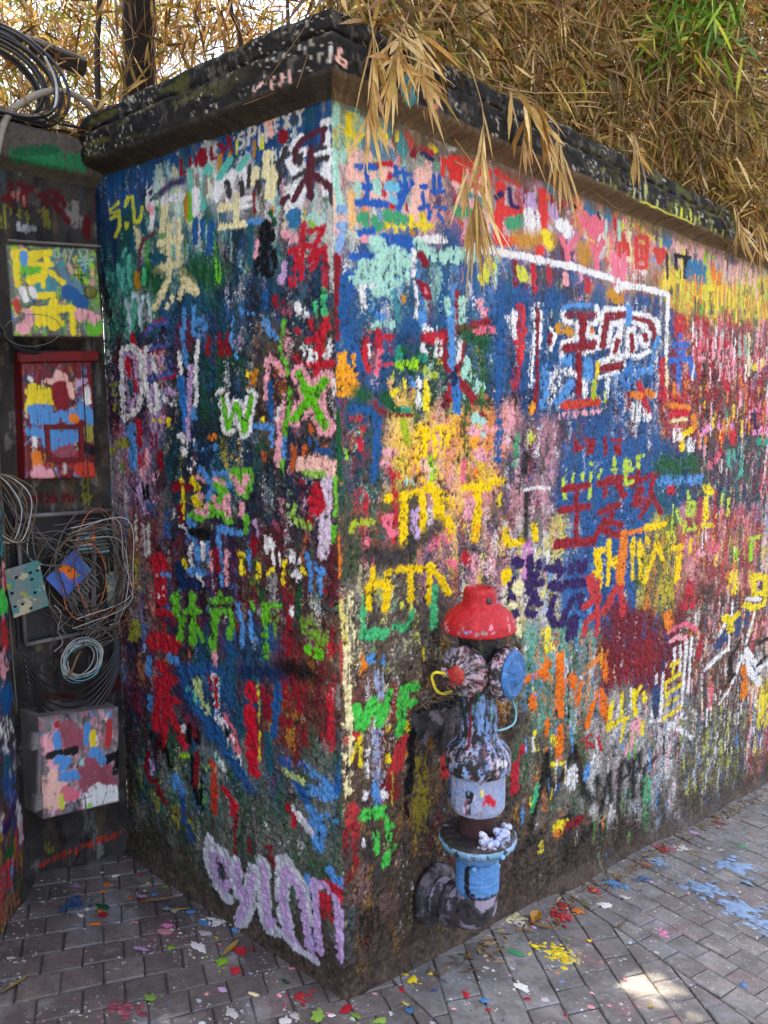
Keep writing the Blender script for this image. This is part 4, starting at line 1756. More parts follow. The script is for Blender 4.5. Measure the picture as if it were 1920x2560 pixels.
def vnoise(U, Z, su, sz, seed):
    r = np.random.default_rng(seed)
    a = U/su; b = Z/sz; a = a-a.min(); b = b-b.min()
    L = r.random((int(b.max())+3, int(a.max())+3)).astype(np.float32)
    ia = a.astype(int); ib = b.astype(int); fa = a-ia; fb = b-ib
    fa = (fa*fa*(3-2*fa)).astype(np.float32)[None]; fb = (fb*fb*(3-2*fb)).astype(np.float32)[:, None]
    i0, j0 = ib[:, None], ia[None]
    return (L[i0, j0]*(1-fa)+L[i0, j0+1]*fa)*(1-fb)+(L[i0+1, j0]*(1-fa)+L[i0+1, j0+1]*fa)*fb
def sstep(a, b, x): x = np.clip((x-a)/(b-a), 0, 1); return x*x*(3-2*x)
class Surf:
    def __init__(s, U, Z, base, seed, rough=None):
        s.U, s.Z = np.asarray(U, np.float32), np.asarray(Z, np.float32)
        s.c = np.ones((len(s.Z), len(s.U), 3), np.float32)*np.asarray(base, np.float32); s.h = np.zeros(s.c.shape[:2], np.float32)
        s.edge = vnoise(s.U, s.Z, 9, 11, seed)*0.6+vnoise(s.U, s.Z, 4, 5, seed+1)*0.4
        g1 = vnoise(s.U, s.Z, 11, 13, seed+2); g2 = vnoise(s.U, s.Z, 5, 6, seed+3); g3 = vnoise(s.U, s.Z, 26, 30, seed+4)
        s.st = g1*0.45+g2*0.35+g3*0.2                      # stucco grain
        s.vs = vnoise(s.U, s.Z, 5, 60, seed+5)             # vertical bristle streaks
        s.wob = vnoise(s.U, s.Z, 22, 26, seed+7)
        s.tint = vnoise(s.U, s.Z, 40, 50, seed+6)
        s.rough = np.ones(len(s.Z), np.float32) if rough is None else rough.astype(np.float32)
        s.r = np.random.default_rng(seed+9)
    def stroke(s, col, w, asp, pts, mode='', alpha=1.0, thr=None):
        W = w*0.5; k = 1.7 if mode == 's' else 1.25
        P = np.asarray(pts, np.float32)
        ex = W*k+4
        i0, i1 = np.searchsorted(s.U, [P[:, 0].min()-ex*asp, P[:, 0].max()+ex*asp])
        j0, j1 = np.searchsorted(s.Z, [P[:, 1].min()-ex, P[:, 1].max()+ex])
        if i1-i0 < 1 or j1-j0 < 1: return
        X = (s.U[i0:i1]/asp)[None]; Y = s.Z[j0:j1][:, None]; P = P/np.array([asp, 1], np.float32)
        d = np.full((j1-j0, i1-i0), 1e9, np.float32)
        if len(P) == 1: d = np.hypot(X-P[0, 0], Y-P[0, 1])
        for a, b in zip(P[:-1], P[1:]):
            v = b-a; L = float(v@v)+1e-6
            q = np.clip(((X-a[0])*v[0]+(Y-a[1])*v[1])/L, 0, 1)
            d = np.minimum(d, np.hypot(X-a[0]-q*v[0], Y-a[1]-q*v[1]))
        sl = (slice(j0, j1), slice(i0, i1)); rg = s.rough[j0:j1][:, None]
        amp = min(W*0.42, 4.5)
        d = d+(s.edge[sl]-0.5)*2*amp*(0.5+0.5*rg)+(s.wob[sl]-0.5)*W*0.38
        if mode == 's':
            a = np.clip(1-(d/(W*1.5))**2, 0, 1)*0.95
            a = a*sstep(0.0, 0.5, s.st[sl]+a*0.5)
        else:
            a = sstep(0, 2.6, W-d)
            th = thr if thr is not None else ((0.40+s.r.random()*0.08) if mode == 'd' else 0.20)
            nd = s.st[sl]*0.6+s.vs[sl]*0.4 if mode == 'd' else s.st[sl]*0.8+s.vs[sl]*0.2
            th = th*(0.45+0.55*rg)+0.30*np.clip(d/W, 0, 1)**3*(0.5+0.5*rg)
            a = a*sstep(th-0.05, th+0.05, nd)
        a = (a*alpha)[..., None]
        v = 0.80+0.30*s.vs[sl]+0.10*(s.tint[sl]-0.5)
        s.c[sl] = s.c[sl]*(1-a)+(PAL[col]*1.0 if isinstance(col, str) else col)[None, None].astype(np.float32)*v[..., None]*a
        s.h[sl] = s.h[sl]*(1-0.4*a[..., 0])+0.5*a[..., 0]
    def dabs(s, quad, cols, dens=2.6, wr=(9, 34), lr=(20, 120), asp=1.0, mixm=0.18, tilt=0.22):
        mean = np.mean([PAL[c] for c in cols], 0)
        q = np.asarray(quad, float)
        x = q[:, 0]; y = q[:, 1]; area = 0.5*abs(np.dot(x, np.roll(y, 1))-np.dot(y, np.roll(x, 1)))
        n = int(area/(22*60)*dens)
        for _ in range(n):
            a, b = s.r.random(2)
            p = (q[0]*(1-a)+q[1]*a)*(1-b)+(q[3]*(1-a)+q[2]*a)*b
            p = p+s.r.normal(0, 25, 2)
            wd = s.r.uniform(*wr)*s.r.uniform(0.5, 1); ln = s.r.uniform(*lr)
            dx = s.r.normal(0, tilt)*ln
            pts = [(p[0]-dx/2, p[1]+ln/2), (p[0]+s.r.normal(0, 4), p[1]), (p[0]+dx/2, p[1]-ln/2)]
            c = PAL[cols[s.r.integers(len(cols)) if s.r.random() < 0.6 else s.r.integers(min(4, len(cols)))]]; k = s.r.uniform(0, mixm); c = c*(1-k)+mean*k
            s.stroke(c, wd, asp, pts, 'd', thr=s.r.uniform(0.34, 0.64), alpha=s.r.uniform(0.5, 0.95))
    def wash(s, quad, cols, dens=1.5, asp=1.0):
        q = np.asarray(quad, float); x = q[:, 0]; y = q[:, 1]; area = 0.5*abs(np.dot(x, np.roll(y, 1))-np.dot(y, np.roll(x, 1)))
        cols = cols[:3]; mean = np.mean([PAL[c] for c in cols], 0)
        for _ in range(int(area/(80*120)*dens*3)):
            a, b = s.r.random(2); p = (q[0]*(1-a)+q[1]*a)*(1-b)+(q[3]*(1-a)+q[2]*a)*b+s.r.normal(0, 20, 2)
            c = PAL[cols[s.r.integers(len(cols))]]*0.7+mean*0.3; ln = s.r.uniform(20, 130)
            s.stroke(c, s.r.uniform(30, 90), asp, [(p[0], p[1]+ln/2), (p[0]+s.r.normal(0, 12), p[1]-ln/2)], 's' if s.r.random() < 0.5 else 'd', alpha=s.r.uniform(0.5, 0.9), thr=s.r.uniform(0.15, 0.4))
    def scatter(s, amp, gr=4.0, seed=0, part=1.0):
        """break the coats up on the grain of the plaster: each grain shows the colour lying a little to one side"""
        du = (vnoise(s.U, s.Z, gr, gr*1.2, 900+seed)-0.5)*2*amp; dz = (vnoise(s.U, s.Z, gr, gr*1.2, 950+seed)-0.5)*2.6*amp
        k = (0.35+0.65*s.rough[:, None])*np.where(vnoise(s.U, s.Z, 60, 60, 970+seed) < part, 1, 0.3)
        du = du*k; dz = dz*k; sp = np.gradient(s.U)[None]; st = s.Z[1]-s.Z[0]
        j, i = np.indices(s.h.shape)
        i = np.clip(i+np.rint(du/sp).astype(int), 0, len(s.U)-1); j = np.clip(j+np.rint(dz/st).astype(int), 0, len(s.Z)-1)
        s.c = s.c[j, i]
    def rain(s, cols, n, w, ln, asp, box):
        (x0, y0), (x1, y1) = box
        for _ in range(n):
            x = s.r.uniform(min(x0, x1), max(x0, x1)); y = s.r.uniform(min(y0, y1), max(y0, y1)); L = ln*s.r.uniform(0.4, 1.5)
            s.stroke(cols[s.r.integers(len(cols))], w*s.r.uniform(0.6, 1.4), asp, [(x, y+L/2), (x+s.r.normal(0, 3), y), (x+s.r.normal(0, 4), y-L/2)], 'd', thr=s.r.uniform(0.15, 0.4))
    def sample(s, u, z):
        iu = np.clip(np.searchsorted(s.U, u), 1, len(s.U)-1); fu = np.clip((u-s.U[iu-1])/(s.U[iu]-s.U[iu-1]), 0, 1)
        iz = np.clip(np.searchsorted(s.Z, z), 1, len(s.Z)-1); fz = np.clip((z-s.Z[iz-1])/(s.Z[iz]-s.Z[iz-1]), 0, 1)
        def g(A):
            e = fu if A.ndim == 2 else fu[..., None]; f = fz if A.ndim == 2 else fz[..., None]
            return (A[iz-1, iu-1]*(1-e)+A[iz-1, iu]*e)*(1-f)+(A[iz, iu-1]*(1-e)+A[iz, iu]*e)*f
        return g
STROKES = []
for ln in PAINT.strip().split('\n'):
    t = ln.split(' ')
    pts = lambda a: [tuple(map(float, q.split(','))) for q in a]
    if t[1] == 'rain': STROKES.append((t[0], 'rain', t[2], int(t[3]), float(t[4]), float(t[5]), float(t[6]), pts(t[7:])))
    else: STROKES.append((t[0], t[1], float(t[2])*1.12+1.0, float(t[3]), t[4].strip('-'), pts(t[5:])))
def apply(s, key):
    for st in STROKES:
        if st[0] != key: continue
        if st[1] == 'rain': s.rain(st[2], st[3], st[4], st[5], st[6], st[7])
        else: s.stroke(st[1], st[2], st[3], st[5], st[4])
REG = [(l.split()[0], l.split()[1], [tuple(map(float, q.split(','))) for q in l.split()[2:]]) for l in REGIONS.strip().split('\n')]
# ------------------------------------------------------------------ the painted corner wall
M_WALL = mat_attr('thick_wall_paint', rough=0.5, bscale=330, bstr=0.75, bdist=0.003, var=0.5, spec=0.10, vscale=190)
M_COPING = mat_attr('mossy_coping', rough=0.85, bscale=200, bstr=0.8, bdist=0.004, var=0.45, spec=0.2, vscale=140)
ZT = 2.325
sL = np.arange(1.05, 0, -0.0025); n_r = 660
q = np.linspace(0, 1, n_r); kk = 1.15; LR = 5.0
sR = (np.exp(q*np.log(1+kk*LR))-1)/kk
S = np.concatenate([-sL, sR[1:]*1.0])
def rough_of(Z): return 0.30+0.70*sstep(2150, 1750, np.asarray(Z, float))
Zl = np.arange(-60, 2360, 2.6); Zr = np.arange(-1120, 2360, 2.8)
SL_ = Surf(sL[::-1]*1000, Zl, lin((74, 66, 60)), 11, rough_of(Zl))
SR_ = Surf(sR*1000, Zr, lin((84, 74, 64)), 31, rough_of(Zr))
sl_all = SL_.r; 
for k, c, quad in REG:
    s = SL_ if k == 'L' else SR_
    far = np.mean([p[0] for p in quad]) if k == 'R' else 0
    asp = 1.0+0.35*far/1000
    s.wash(quad, c, 1.6, asp)
    s.dabs(quad, c, dens=1.5, asp=asp, wr=(14, 46), lr=(22, 110))
    s.dabs(quad, c+'WsC', dens=2.0, asp=asp, wr=(3, 10), lr=(16, 90), tilt=0.06)
for z0 in range(-900, 2200, 220):                     # the stretch of wall past the photograph's edge goes on the same way
    SR_.dabs([(3450, z0+240), (5000, z0+240), (5000, z0), (3450, z0)], ['RDPpYOkn', 'BNWkDPtg', 'YOPlGRkW', 'kWnDsPbg'][z0//220 % 4], dens=1.4, asp=2.2, wr=(14, 50), lr=(40, 200))
for s, k in ((SL_, 1), (SR_, 2)): s.scatter(16, 4.5, k); s.scatter(7, 3.2, k+5)
apply(SL_, 'L'); apply(SR_, 'R')
for k, c, quad in REG:                                # later drips and scrapes over the lettering
    (SL_ if k == 'L' else SR_).dabs(quad, c+'Wsk', dens=0.22, asp=1.0, wr=(2.5, 7), lr=(12, 80), tilt=0.04)
for s, k in ((SL_, 1), (SR_, 2)): s.scatter(4.0, 3.6, k+10)
for s, zb in ((SL_, lambda u: GY*u), (SR_, lambda u: GX*u)):
    # grime in the pits, rising damp and soil near the ground, bare stone band below the coping
    pit = np.clip(sstep(0.36, 0.22, s.st)+0.6*sstep(0.30, 0.12, vnoise(s.U, s.Z, 5.5, 6.5, 79)), 0, 1)*s.rough[:, None]*0.92
    s.c = s.c*(1-pit[..., None])+np.array([0.022, 0.019, 0.018], np.float32)*pit[..., None]
    h = s.Z[:, None]-zb(s.U)[None]
    g = vnoise(s.U, s.Z, 70, 90, 77)*0.5+vnoise(s.U, s.Z, 18, 24, 78)*0.5
    sn0 = vnoise(s.U, s.Z, 20, 16, 84)
    d = np.clip(sstep(300, 30, h+(g-0.5)*420)*(0.40+0.7*s.st)+sstep(80, 15, h)*0.40*(0.5+sn0), 0, 0.90)
    sn = vnoise(s.U, s.Z, 6, 6, 81)*0.45+vnoise(s.U, s.Z, 16, 14, 82)*0.35+vnoise(s.U, s.Z, 60, 30, 83)*0.20
    soil = lin((84, 70, 60))*(0.12+1.75*sn[..., None]**1.3)
    s.c = s.c*(1-d[..., None])+soil.astype(np.float32)*d[..., None]
    e = sstep(2270, 2310, s.Z[:, None]+(g-0.5)*70)*(0.8 if s is SR_ else 0.0)
    s.c = s.c*(1-e[..., None])+(lin((112, 94, 72)) if s is SR_ else lin((58, 58, 56))).astype(np.float32)*(0.6+0.8*s.vs[..., None])*e[..., None]
for st in STROKES:                                    # the big lilac lettering reaches down over the soil
    if st[0] == 'L' and st[1] in ('L', 'W2') and st[5][0][1] < 420: SL_.stroke(st[1], st[2], st[3], st[5], '', alpha=0.9)
# mesh
nr = 860; tt = np.linspace(0, 1, nr)
u = np.abs(S); left = S < 0
zbase = np.where(left, GY*u, GX*u)-0.03
Z2 = zbase[None]+tt[:, None]*(ZT-zbase[None]); S2 = np.broadcast_to(S[None], Z2.shape)
C = np.zeros(Z2.shape+(3,), np.float32); H = np.zeros(Z2.shape, np.float32); ST = np.zeros_like(H)
for s, m in ((SL_, left), (SR_, ~left)):
    g = s.sample(np.abs(S2[:, m])*1000, Z2[:, m]*1000)
    C[:, m] = g(s.c); H[:, m] = g(s.h); ST[:, m] = g(s.st)
rg = rough_of(Z2*1000)
big = vnoise(S*1000, np.arange(0, nr)*2.9, 260, 330, 5)-0.5
hb = np.clip((Z2-zbase[None]-0.03)/0.12, 0, 1)
disp = (ST-0.5)*0.014*rg*(0.12+0.88*hb)+(ST-0.5)*0.0015+H*0.0016+big*0.010
hh = Z2-(zbase[None]+0.03); disp = disp+0.026*np.clip(1-hh/0.07, 0, 1)**2*(0.7+0.8*big)
r = 0.014
th = np.clip((S+r)/(2*r), 0, 1)*math.pi/2
px = np.where(S < -r, 0, np.where(S > r, S, r-r*np.cos(th))); py = np.where(S < -r, -S, np.where(S > r, 0, r-r*np.sin(th)))
nx, ny = -np.cos(th), -np.sin(th)
V = np.stack([px[None]+nx[None]*disp, py[None]+ny[None]*disp, Z2], -1).reshape(-1, 3)
corner_wall = empty('corner_wall', (0, 0, 0))
tag(corner_wall, 'street corner wall covered top to bottom in layered graffiti, with a black mossy coping', 'wall')
link('painted_plaster', mesh_np('painted_plaster', V, grid_faces(nr, len(S)), C.reshape(-1, 3)), M_WALL, corner_wall)
# coping swept round the corner
prof = np.array([(0.002, ZT-0.010), (0.008, ZT-0.002), (0.022, ZT+0.004), (0.042, ZT+0.008), (0.060, ZT+0.011), (0.070, 2.340), (0.076, 2.350), (0.076, 2.414), (0.070, 2.424),
                 (0.050, 2.430), (0.046, 2.436), (0.050, 2.442), (0.054, 2.446), (0.053, 2.480), (0.045, 2.490), (-0.02, 2.496), (-0.12, 2.498), (-0.25, 2.49), (-0.27, 2.40), (-0.27, 2.1)])
arc = np.concatenate([[0], np.cumsum(np.hypot(*np.diff(prof, axis=0).T))])
fine = np.concatenate([np.linspace(0, arc[14], 64), np.linspace(arc[14], arc[-1], 14)[1:]])
po = np.interp(fine, arc, prof[:, 0]); pz = np.interp(fine, arc, prof[:, 1])
SC = np.concatenate([-np.arange(1.04, 0, -0.006), sR[::2]])
cs = Surf(SC*1000, fine*1000, lin((34, 31, 27)), 61)
cs.c *= (0.35+1.1*cs.st[..., None])
a6 = arc*1000
soff = cs.Z < a6[6]
lichen = vnoise(cs.U, cs.Z, 30, 40, 3)*0.5+vnoise(cs.U, cs.Z, 6, 16, 4)*0.5
k = sstep(0.62, 0.76, lichen)[..., None]*0.42
cs.c = cs.c*(1-k)+lin((120, 112, 100)).astype(np.float32)*k
sp = sstep(0.74, 0.82, vnoise(cs.U, cs.Z, 4, 9, 6)*0.6+vnoise(cs.U, cs.Z, 60, 60, 8)*0.4)[..., None]*0.75
cs.c = cs.c*(1-sp)+lin((196, 186, 166)).astype(np.float32)*sp
moss = (sstep(0.50, 0.70, vnoise(cs.U, cs.Z, 60, 22, 9))*sstep(900, 1900, np.abs(cs.U))[None]*0.7+sstep(0.55, 0.75, vnoise(cs.U, cs.Z, 90, 20, 19))*sstep(-100, -500, cs.U)[None]*0.6)[..., None]
cs.c = cs.c*(1-moss)+lin((92, 92, 34)).astype(np.float32)*(0.4+cs.st[..., None])*moss
k = (soff[:, None]*np.ones_like(cs.st))[..., None]*0.92
bare = np.where((cs.U > 0)[None, :, None], lin((104, 86, 66)), lin((60, 54, 48))).astype(np.float32)*(0.25+0.9*vnoise(cs.U, cs.Z, 7, 300, 23)[..., None]*0.7+0.6*cs.st[..., None])
cs.c = cs.c*(1-k)+bare*k
def cap_arc(z): return float(np.interp(z, [2.342, 2.424], [a6[5], a6[8]]))
def cmark(col, w, pts, asp=1.0, md='d'): cs.stroke(col, w, asp, [(u*1000, cap_arc(z)) for u, z in pts], md, thr=0.2)
cmark('F2', 13, [(.300, 2.356), (.262, 2.372), (.250, 2.394), (.266, 2.404), (.282, 2.392)]); cmark('F2', 13, [(.282, 2.392), (.300, 2.409), (.322, 2.402), (.318, 2.38), (.300, 2.356)])
cmark('sw', 9, [(-.0, 2.39), (-.004, 2.362)]); cmark('F', 10, [(.02, 2.394), (.012, 2.368), (.028, 2.362), (.032, 2.374), (.016, 2.376)])
for x in (-.09, -.11, -.13): cmark('F', 8, [(x, 2.372), (x-.004, 2.352)])
cmark('F', 9, [(-.16, 2.37), (-.185, 2.356)])
cmark('y', 8, [(1.55, 2.345), (2.1, 2.347)], 2.0); cmark('tl', 60, [(.19, 2.37), (.2, 2.36)])
for i in range(26): cmark('y' if i % 2 else 'cg', 5, [(1.2+i*.05, 2.36+rng.random()*.05), (1.2+i*.05, 2.342+rng.random()*.01)], 2.0)
lft = SC < 0; un = np.abs(SC); sh = np.clip(1-un/0.15, 0, 1)
cd_ = (cs.st-0.5)*0.012+(vnoise(cs.U, cs.Z, 45, 30, 12)-0.5)*0.010
cd_[:4] *= 0.2
o = po[:, None]+cd_
al = un[None]-o*sh[None]
X = np.where(lft[None], -o, al); Y = np.where(lft[None], al, -o)
Zc = pz[:, None]+(vnoise(cs.U, cs.Z, 70, 30, 14)-0.5)*0.010*np.clip((pz[:, None]-2.33)/0.05, 0, 1)
link('coping', mesh_np('coping', np.stack([X, Y, Zc], -1).reshape(-1, 3), grid_faces(len(fine), len(SC))[:, ::-1].copy(), cs.c.reshape(-1, 3)), M_COPING, corner_wall)

# ------------------------------------------------------------------ the niche: back wall with its ledge, and the side wall end
def painted_panel(name, U, Z, s, to_world, parent, mat, amp=0.006, flip=False):
    ST = s.st; d = (ST-0.5)*amp+s.h*0.0014
    UU, ZZ = np.meshgrid(U, Z); P = to_world(UU/1000.0, ZZ/1000.0, d).reshape(-1, 3)
    F = grid_faces(len(Z), len(U))
    if flip: F = F[:, ::-1].copy()
    return link(name, mesh_np(name, P, F, s.c.reshape(-1, 3)), mat, parent)
niche = empty('niche_wall', (0, YB, gz(0, YB)))
tag(niche, 'dark plaster back wall of the narrow niche behind the utility boxes', 'wall')
bU = np.arange(-900, 4, 6.0); bZ = np.arange(-60, 2300, 7.0)
sb_ = Surf(bU, bZ, lin((78, 72, 68)), 91)
sb_.dabs([(-1300, 2300), (0, 2300), (0, -50), (-1300, -50)], 'kknskkKnts', dens=0.8, wr=(20, 70), lr=(30, 160))
apply(sb_, 'W')
g = sstep(0.35, 0.7, vnoise(bU, bZ, 120, 160, 15)*0.6+vnoise(bU, bZ, 25, 40, 16)*0.4)[..., None]*0.55
sb_.c = sb_.c*(1-g)+lin((38, 34, 32)).astype(np.float32)*g
inv = Matrix.Translation((0, -YB, -gz(0, YB)))
off = np.array([0, YB, gz(0, YB)])
painted_panel('plaster', bU, bZ, sb_, lambda u, z, d: np.stack([u, YB-d, z], -1)-off, niche, M_WALL)
lU = np.arange(-1300, 30, 6.0); lp = np.array([(0.0, 2288), (0.012, 2296), (0.045, 2312), (0.05, 2318), (0.05, 2405), (0.04, 2416), (0.0, 2424), (-0.3, 2430)])
la = np.concatenate([[0], np.cumsum(np.hypot(np.diff(lp[:, 0])*1000, np.diff(lp[:, 1])))]); lf = np.linspace(0, la[-1], 60)
ls = Surf(lU, lf, lin((92, 84, 76)), 95); ls.c *= (0.5+0.9*ls.st[..., None])
for st in STROKES:
    if st[0] == 'W' and st[1] in ('gd', 'gd2'):
        ls.stroke(st[1], st[2], st[3], [(u, np.interp(z, [2318, 2405], [la[3], la[4]])) for u, z in st[5]], 'd', thr=0.3)
lo, lz = np.interp(lf, la, lp[:, 0]), np.interp(lf, la, lp[:, 1])/1000
LV = np.stack([np.broadcast_to(lU[None]/1000, ls.st.shape), YB-(lo[:, None]+(ls.st-0.5)*0.008), np.broadcast_to(lz[:, None], ls.st.shape)], -1).reshape(-1, 3)-off
link('ledge', mesh_np('ledge', LV, grid_faces(len(lf), len(lU)), ls.c.reshape(-1, 3)), M_COPING, niche)
# side wall: its end stands half across the niche and runs back towards the viewer's left
PA = np.array([-0.428, 0.922]); PD = np.array([-0.699, -0.716]); PN = np.array([0.716, -0.699])
side = empty('side_wall', (PA[0], PA[1], gz(*PA)))
tag(side, 'end of a neighbouring wall at the niche, splashed with red, teal and blue paint', 'wall')
pU = np.arange(-4, 800, 8.0); pZ = np.arange(-20, 2500, 8.0)
sp_ = Surf(pU, pZ, lin((70, 62, 58)), 131)
for z0, c in ((1900, 'tBsWkR'), (1400, 'tTBkRPs'), (1000, 'RPsWDkb'), (600, 'BWNtbPs'), (250, 'NBVWRbg'), (0, 'nRkgno')):
    sp_.dabs([(0, z0+450), (1400, z0+450), (1400, z0), (0, z0)], c, dens=1.6, wr=(14, 50), lr=(20, 120))
apply(sp_, 'P')
poff = np.array([PA[0], PA[1], gz(*PA)])
painted_panel('plaster', pU, pZ, sp_, lambda u, z, d: np.stack([PA[0]+PD[0]*u+PN[0]*d, PA[1]+PD[1]*u+PN[1]*d, z], -1)-poff, side, M_WALL, amp=0.012, flip=True)
M_CONC = mat_plain('bare_concrete', tuple(lin((96, 88, 80))), 0.85, 0.5, 22, 0.4, 0.003)
bm = bmesh.new(); E0 = PA; E1 = PA+PD*0.795; T = -PN*0.14
cor = [E0-PN*.006, E1-PN*.006, E1+T, E0+T]; lo_ = [bm.verts.new((c[0]-poff[0], c[1]-poff[1], gz(*c)-0.03-poff[2])) for c in cor]; hi_ = [bm.verts.new((c[0]-poff[0], c[1]-poff[1], 2.48-poff[2])) for c in cor]
bm.faces.new(hi_)
for i in range(1, 4): bm.faces.new([lo_[i], lo_[(i+1) % 4], hi_[(i+1) % 4], hi_[i]])
me = bpy.data.meshes.new('wall_core'); bm.to_mesh(me); bm.free(); link('wall_core', me, M_CONC, side)

# ------------------------------------------------------------------ ground and pavers
def mat_ground(name, base, base2, spots=True):
    m, t, b = newmat(name)
    geo = t.nodes.new('ShaderNodeNewGeometry')
    def nz(sc, det=5):
        n = t.nodes.new('ShaderNodeTexNoise'); n.inputs['Scale'].default_value = sc; n.inputs['Detail'].default_value = det; n.inputs['Roughness'].default_value = 0.65
        t.links.new(geo.outputs['Position'], n.inputs['Vector']); return n.outputs[0]
    c = ramp(t, nz(7), [(0.3, base2), (0.7, base)]).outputs[0]
    c = mixc(t, ramp(t, nz(60), [(0.45, (0, 0, 0)), (0.75, (0.6, 0.6, 0.6))]).outputs[0], c, tuple(x*0.45 for x in base2))
    oi = t.nodes.new('ShaderNodeObjectInfo')
    rv = ramp(t, oi.outputs['Random'], [(0, (0.72, 0.72, 0.73)), (0.25, (0.88, 0.86, 0.86)), (0.5, (1, 1, 1)), (0.7, (0.92, 0.87, 0.86)), (0.85, (1.08, 1.08, 1.09)), (1, (1.22, 1.22, 1.22))]).outputs[0]
    c = mixc(t, 1.0, c, rv, 'MULTIPLY')
    if spots:
        wn = t.nodes.new('ShaderNodeTexNoise'); wn.inputs['Scale'].default_value = 70; wn.inputs['Detail'].default_value = 3
        t.links.new(geo.outputs['Position'], wn.inputs['Vector'])
        wv = t.nodes.new('ShaderNodeVectorMath'); wv.operation = 'SCALE'; wv.inputs['Scale'].default_value = 0.022; t.links.new(wn.outputs['Color'], wv.inputs[0])
        wa = t.nodes.new('ShaderNodeVectorMath'); wa.operation = 'ADD'; t.links.new(geo.outputs['Position'], wa.inputs[0]); t.links.new(wv.outputs[0], wa.inputs[1])
        for sc, lo, col_ in ((5.0, 0.60, (0.20, 0.075, 0.085)), (3.6, 0.60, (0.20, 0.22, 0.24)), (8.0, 0.62, (0.30, 0.29, 0.27)), (2.6, 0.56, (0.05, 0.045, 0.042)), (11.0, 0.60, (0.045, 0.042, 0.04))):
            c = mixc(t, ramp(t, nz(sc, 8), [(lo-0.05, (0, 0, 0)), (lo+0.10, (0.62, 0.62, 0.62))]).outputs[0], c, col_)
        for vs_, rad_, den in ((44, 0.20, 0.50), (19, 0.17, 0.54), (90, 0.22, 0.57)):
            v = t.nodes.new('ShaderNodeTexVoronoi'); v.inputs['Scale'].default_value = vs_; t.links.new(wa.outputs[0], v.inputs['Vector'])
            mk = ramp(t, v.outputs['Distance'], [(rad_*0.8, (1, 1, 1)), (rad_, (0, 0, 0))]).outputs[0]
            mk = mixc(t, 1.0, mk, ramp(t, nz(vs_*0.13, 2), [(den, (0, 0, 0)), (den+0.08, (0.85, 0.85, 0.85))]).outputs[0], 'MULTIPLY')
            hs = t.nodes.new('ShaderNodeHueSaturation'); hs.inputs['Saturation'].default_value = 0.75; hs.inputs['Value'].default_value = 0.75
            t.links.new(v.outputs['Color'], hs.inputs['Color']); c = mixc(t, mk, c, mixc(t, 0.55, hs.outputs[0], (0.62, 0.60, 0.58)))
    t.links.new(c, b.inputs['Base Color'])
    bump(t, b, nz(120, 6), 0.6, 0.003)
    b.inputs['Roughness'].default_value = 0.62; b.inputs['Specular IOR Level'].default_value = 0.45
    return m
M_JOINT = mat_ground('joint_soil', (0.085, 0.08, 0.075), (0.05, 0.046, 0.043), False)
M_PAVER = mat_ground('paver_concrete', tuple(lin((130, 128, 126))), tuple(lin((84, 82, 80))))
M_PAVERD = mat_ground('dark_paver_concrete', tuple(lin((112, 104, 100))), tuple(lin((72, 66, 64))))  # darker, browner tone for the field left of the first seam
pav = empty('pavement', (0, 0, 0)); tag(pav, kind='structure')
n = 41; e = np.concatenate([-np.geomspace(0.5, 60, 20)[::-1], [0], np.geomspace(0.5, 60, 20)])
GXm, GYm = np.meshgrid(e, e)
link('bedding', mesh_np('bedding', np.stack([GXm, GYm, GX*np.clip(GXm, -14, 14)+GY*np.clip(GYm, -14, 14)-0.0065], -1).reshape(-1, 3), grid_faces(n, n)), M_JOINT, pav)
def clip_poly(P, a, nrm):
    out = []; m = len(P)
    for i in range(m):
        p, q_ = P[i], P[(i+1) % m]; dp = (p-a)@nrm; dq = (q_-a)@nrm
        if dp >= 0: out.append(p)
        if dp*dq < 0: out.append(p+(q_-p)*dp/(dp-dq))
    return out
def unit(deg): return np.array([math.cos(math.radians(deg)), math.sin(math.radians(deg))])
S1a, S1d = np.array([0.19, 0.02]), unit(-104); S2a, S2d = np.array([1.19, 0.0]), unit(-109)
n1 = np.array([-S1d[1], S1d[0]]); n2 = np.array([-S2d[1], S2d[0]])     # both point to +x
FIELDS = [  # origin, row angle, row pitch, column angle, column pitch, continuous direction, half planes
 (np.array([-0.5, 0.569]), -14.0, 0.108, 240, 0.098, 'row', [(S1a, -n1)]),
 (np.array([0.78, 0.0]), -20.0, 0.125, 227, 0.108, 'col', [(S1a, n1), (S2a, -n2)]),
 (np.array([1.19, 0.0]), -7.0, 0.125, 257, 0.108, 'col', [(S2a, n2)])]
pavers = []
for org, ra, rp, ca, cp, cont, hps in FIELDS:
    rd, cdv = unit(ra), unit(ca)
    for i in range(-40, 60):
        for j in range(-24, 40):
            if cont == 'row': c0 = org+rd*((i+0.5*(j % 2))*rp)+cdv*(j*cp)
            else: c0 = org+rd*(i*rp)+cdv*((j+0.5*(i % 2))*cp)
            if not (-1.3 < c0[0] < 4.6 and -1.9 < c0[1] < 1.15): continue
            gpp = 0.0016; A, Bv = rd*(rp/2-gpp), cdv*(cp/2-gpp)
            P = [c0-A-Bv, c0+A-Bv, c0+A+Bv, c0-A+Bv]
            P = [p_+rng.normal(0, 0.0012, 2) for p_ in P]
            for a_, nn in hps: 
                P = clip_poly(P, np.array(a_)+nn*0.003, nn)
                if not P: break
            if len(P) < 3: continue
            m_ = np.mean(P, 0)
            if m_[0] > 0.05 and m_[1] > 0.05: continue
            if m_[1] > YB+0.03 or (m_-PA)@PN < -0.05: continue
            ar = 0.5*abs(sum(P[t_][0]*P[(t_+1) % len(P)][1]-P[(t_+1) % len(P)][0]*P[t_][1] for t_ in range(len(P))))
            if ar < 0.0012: continue
            pavers.append((P, m_))
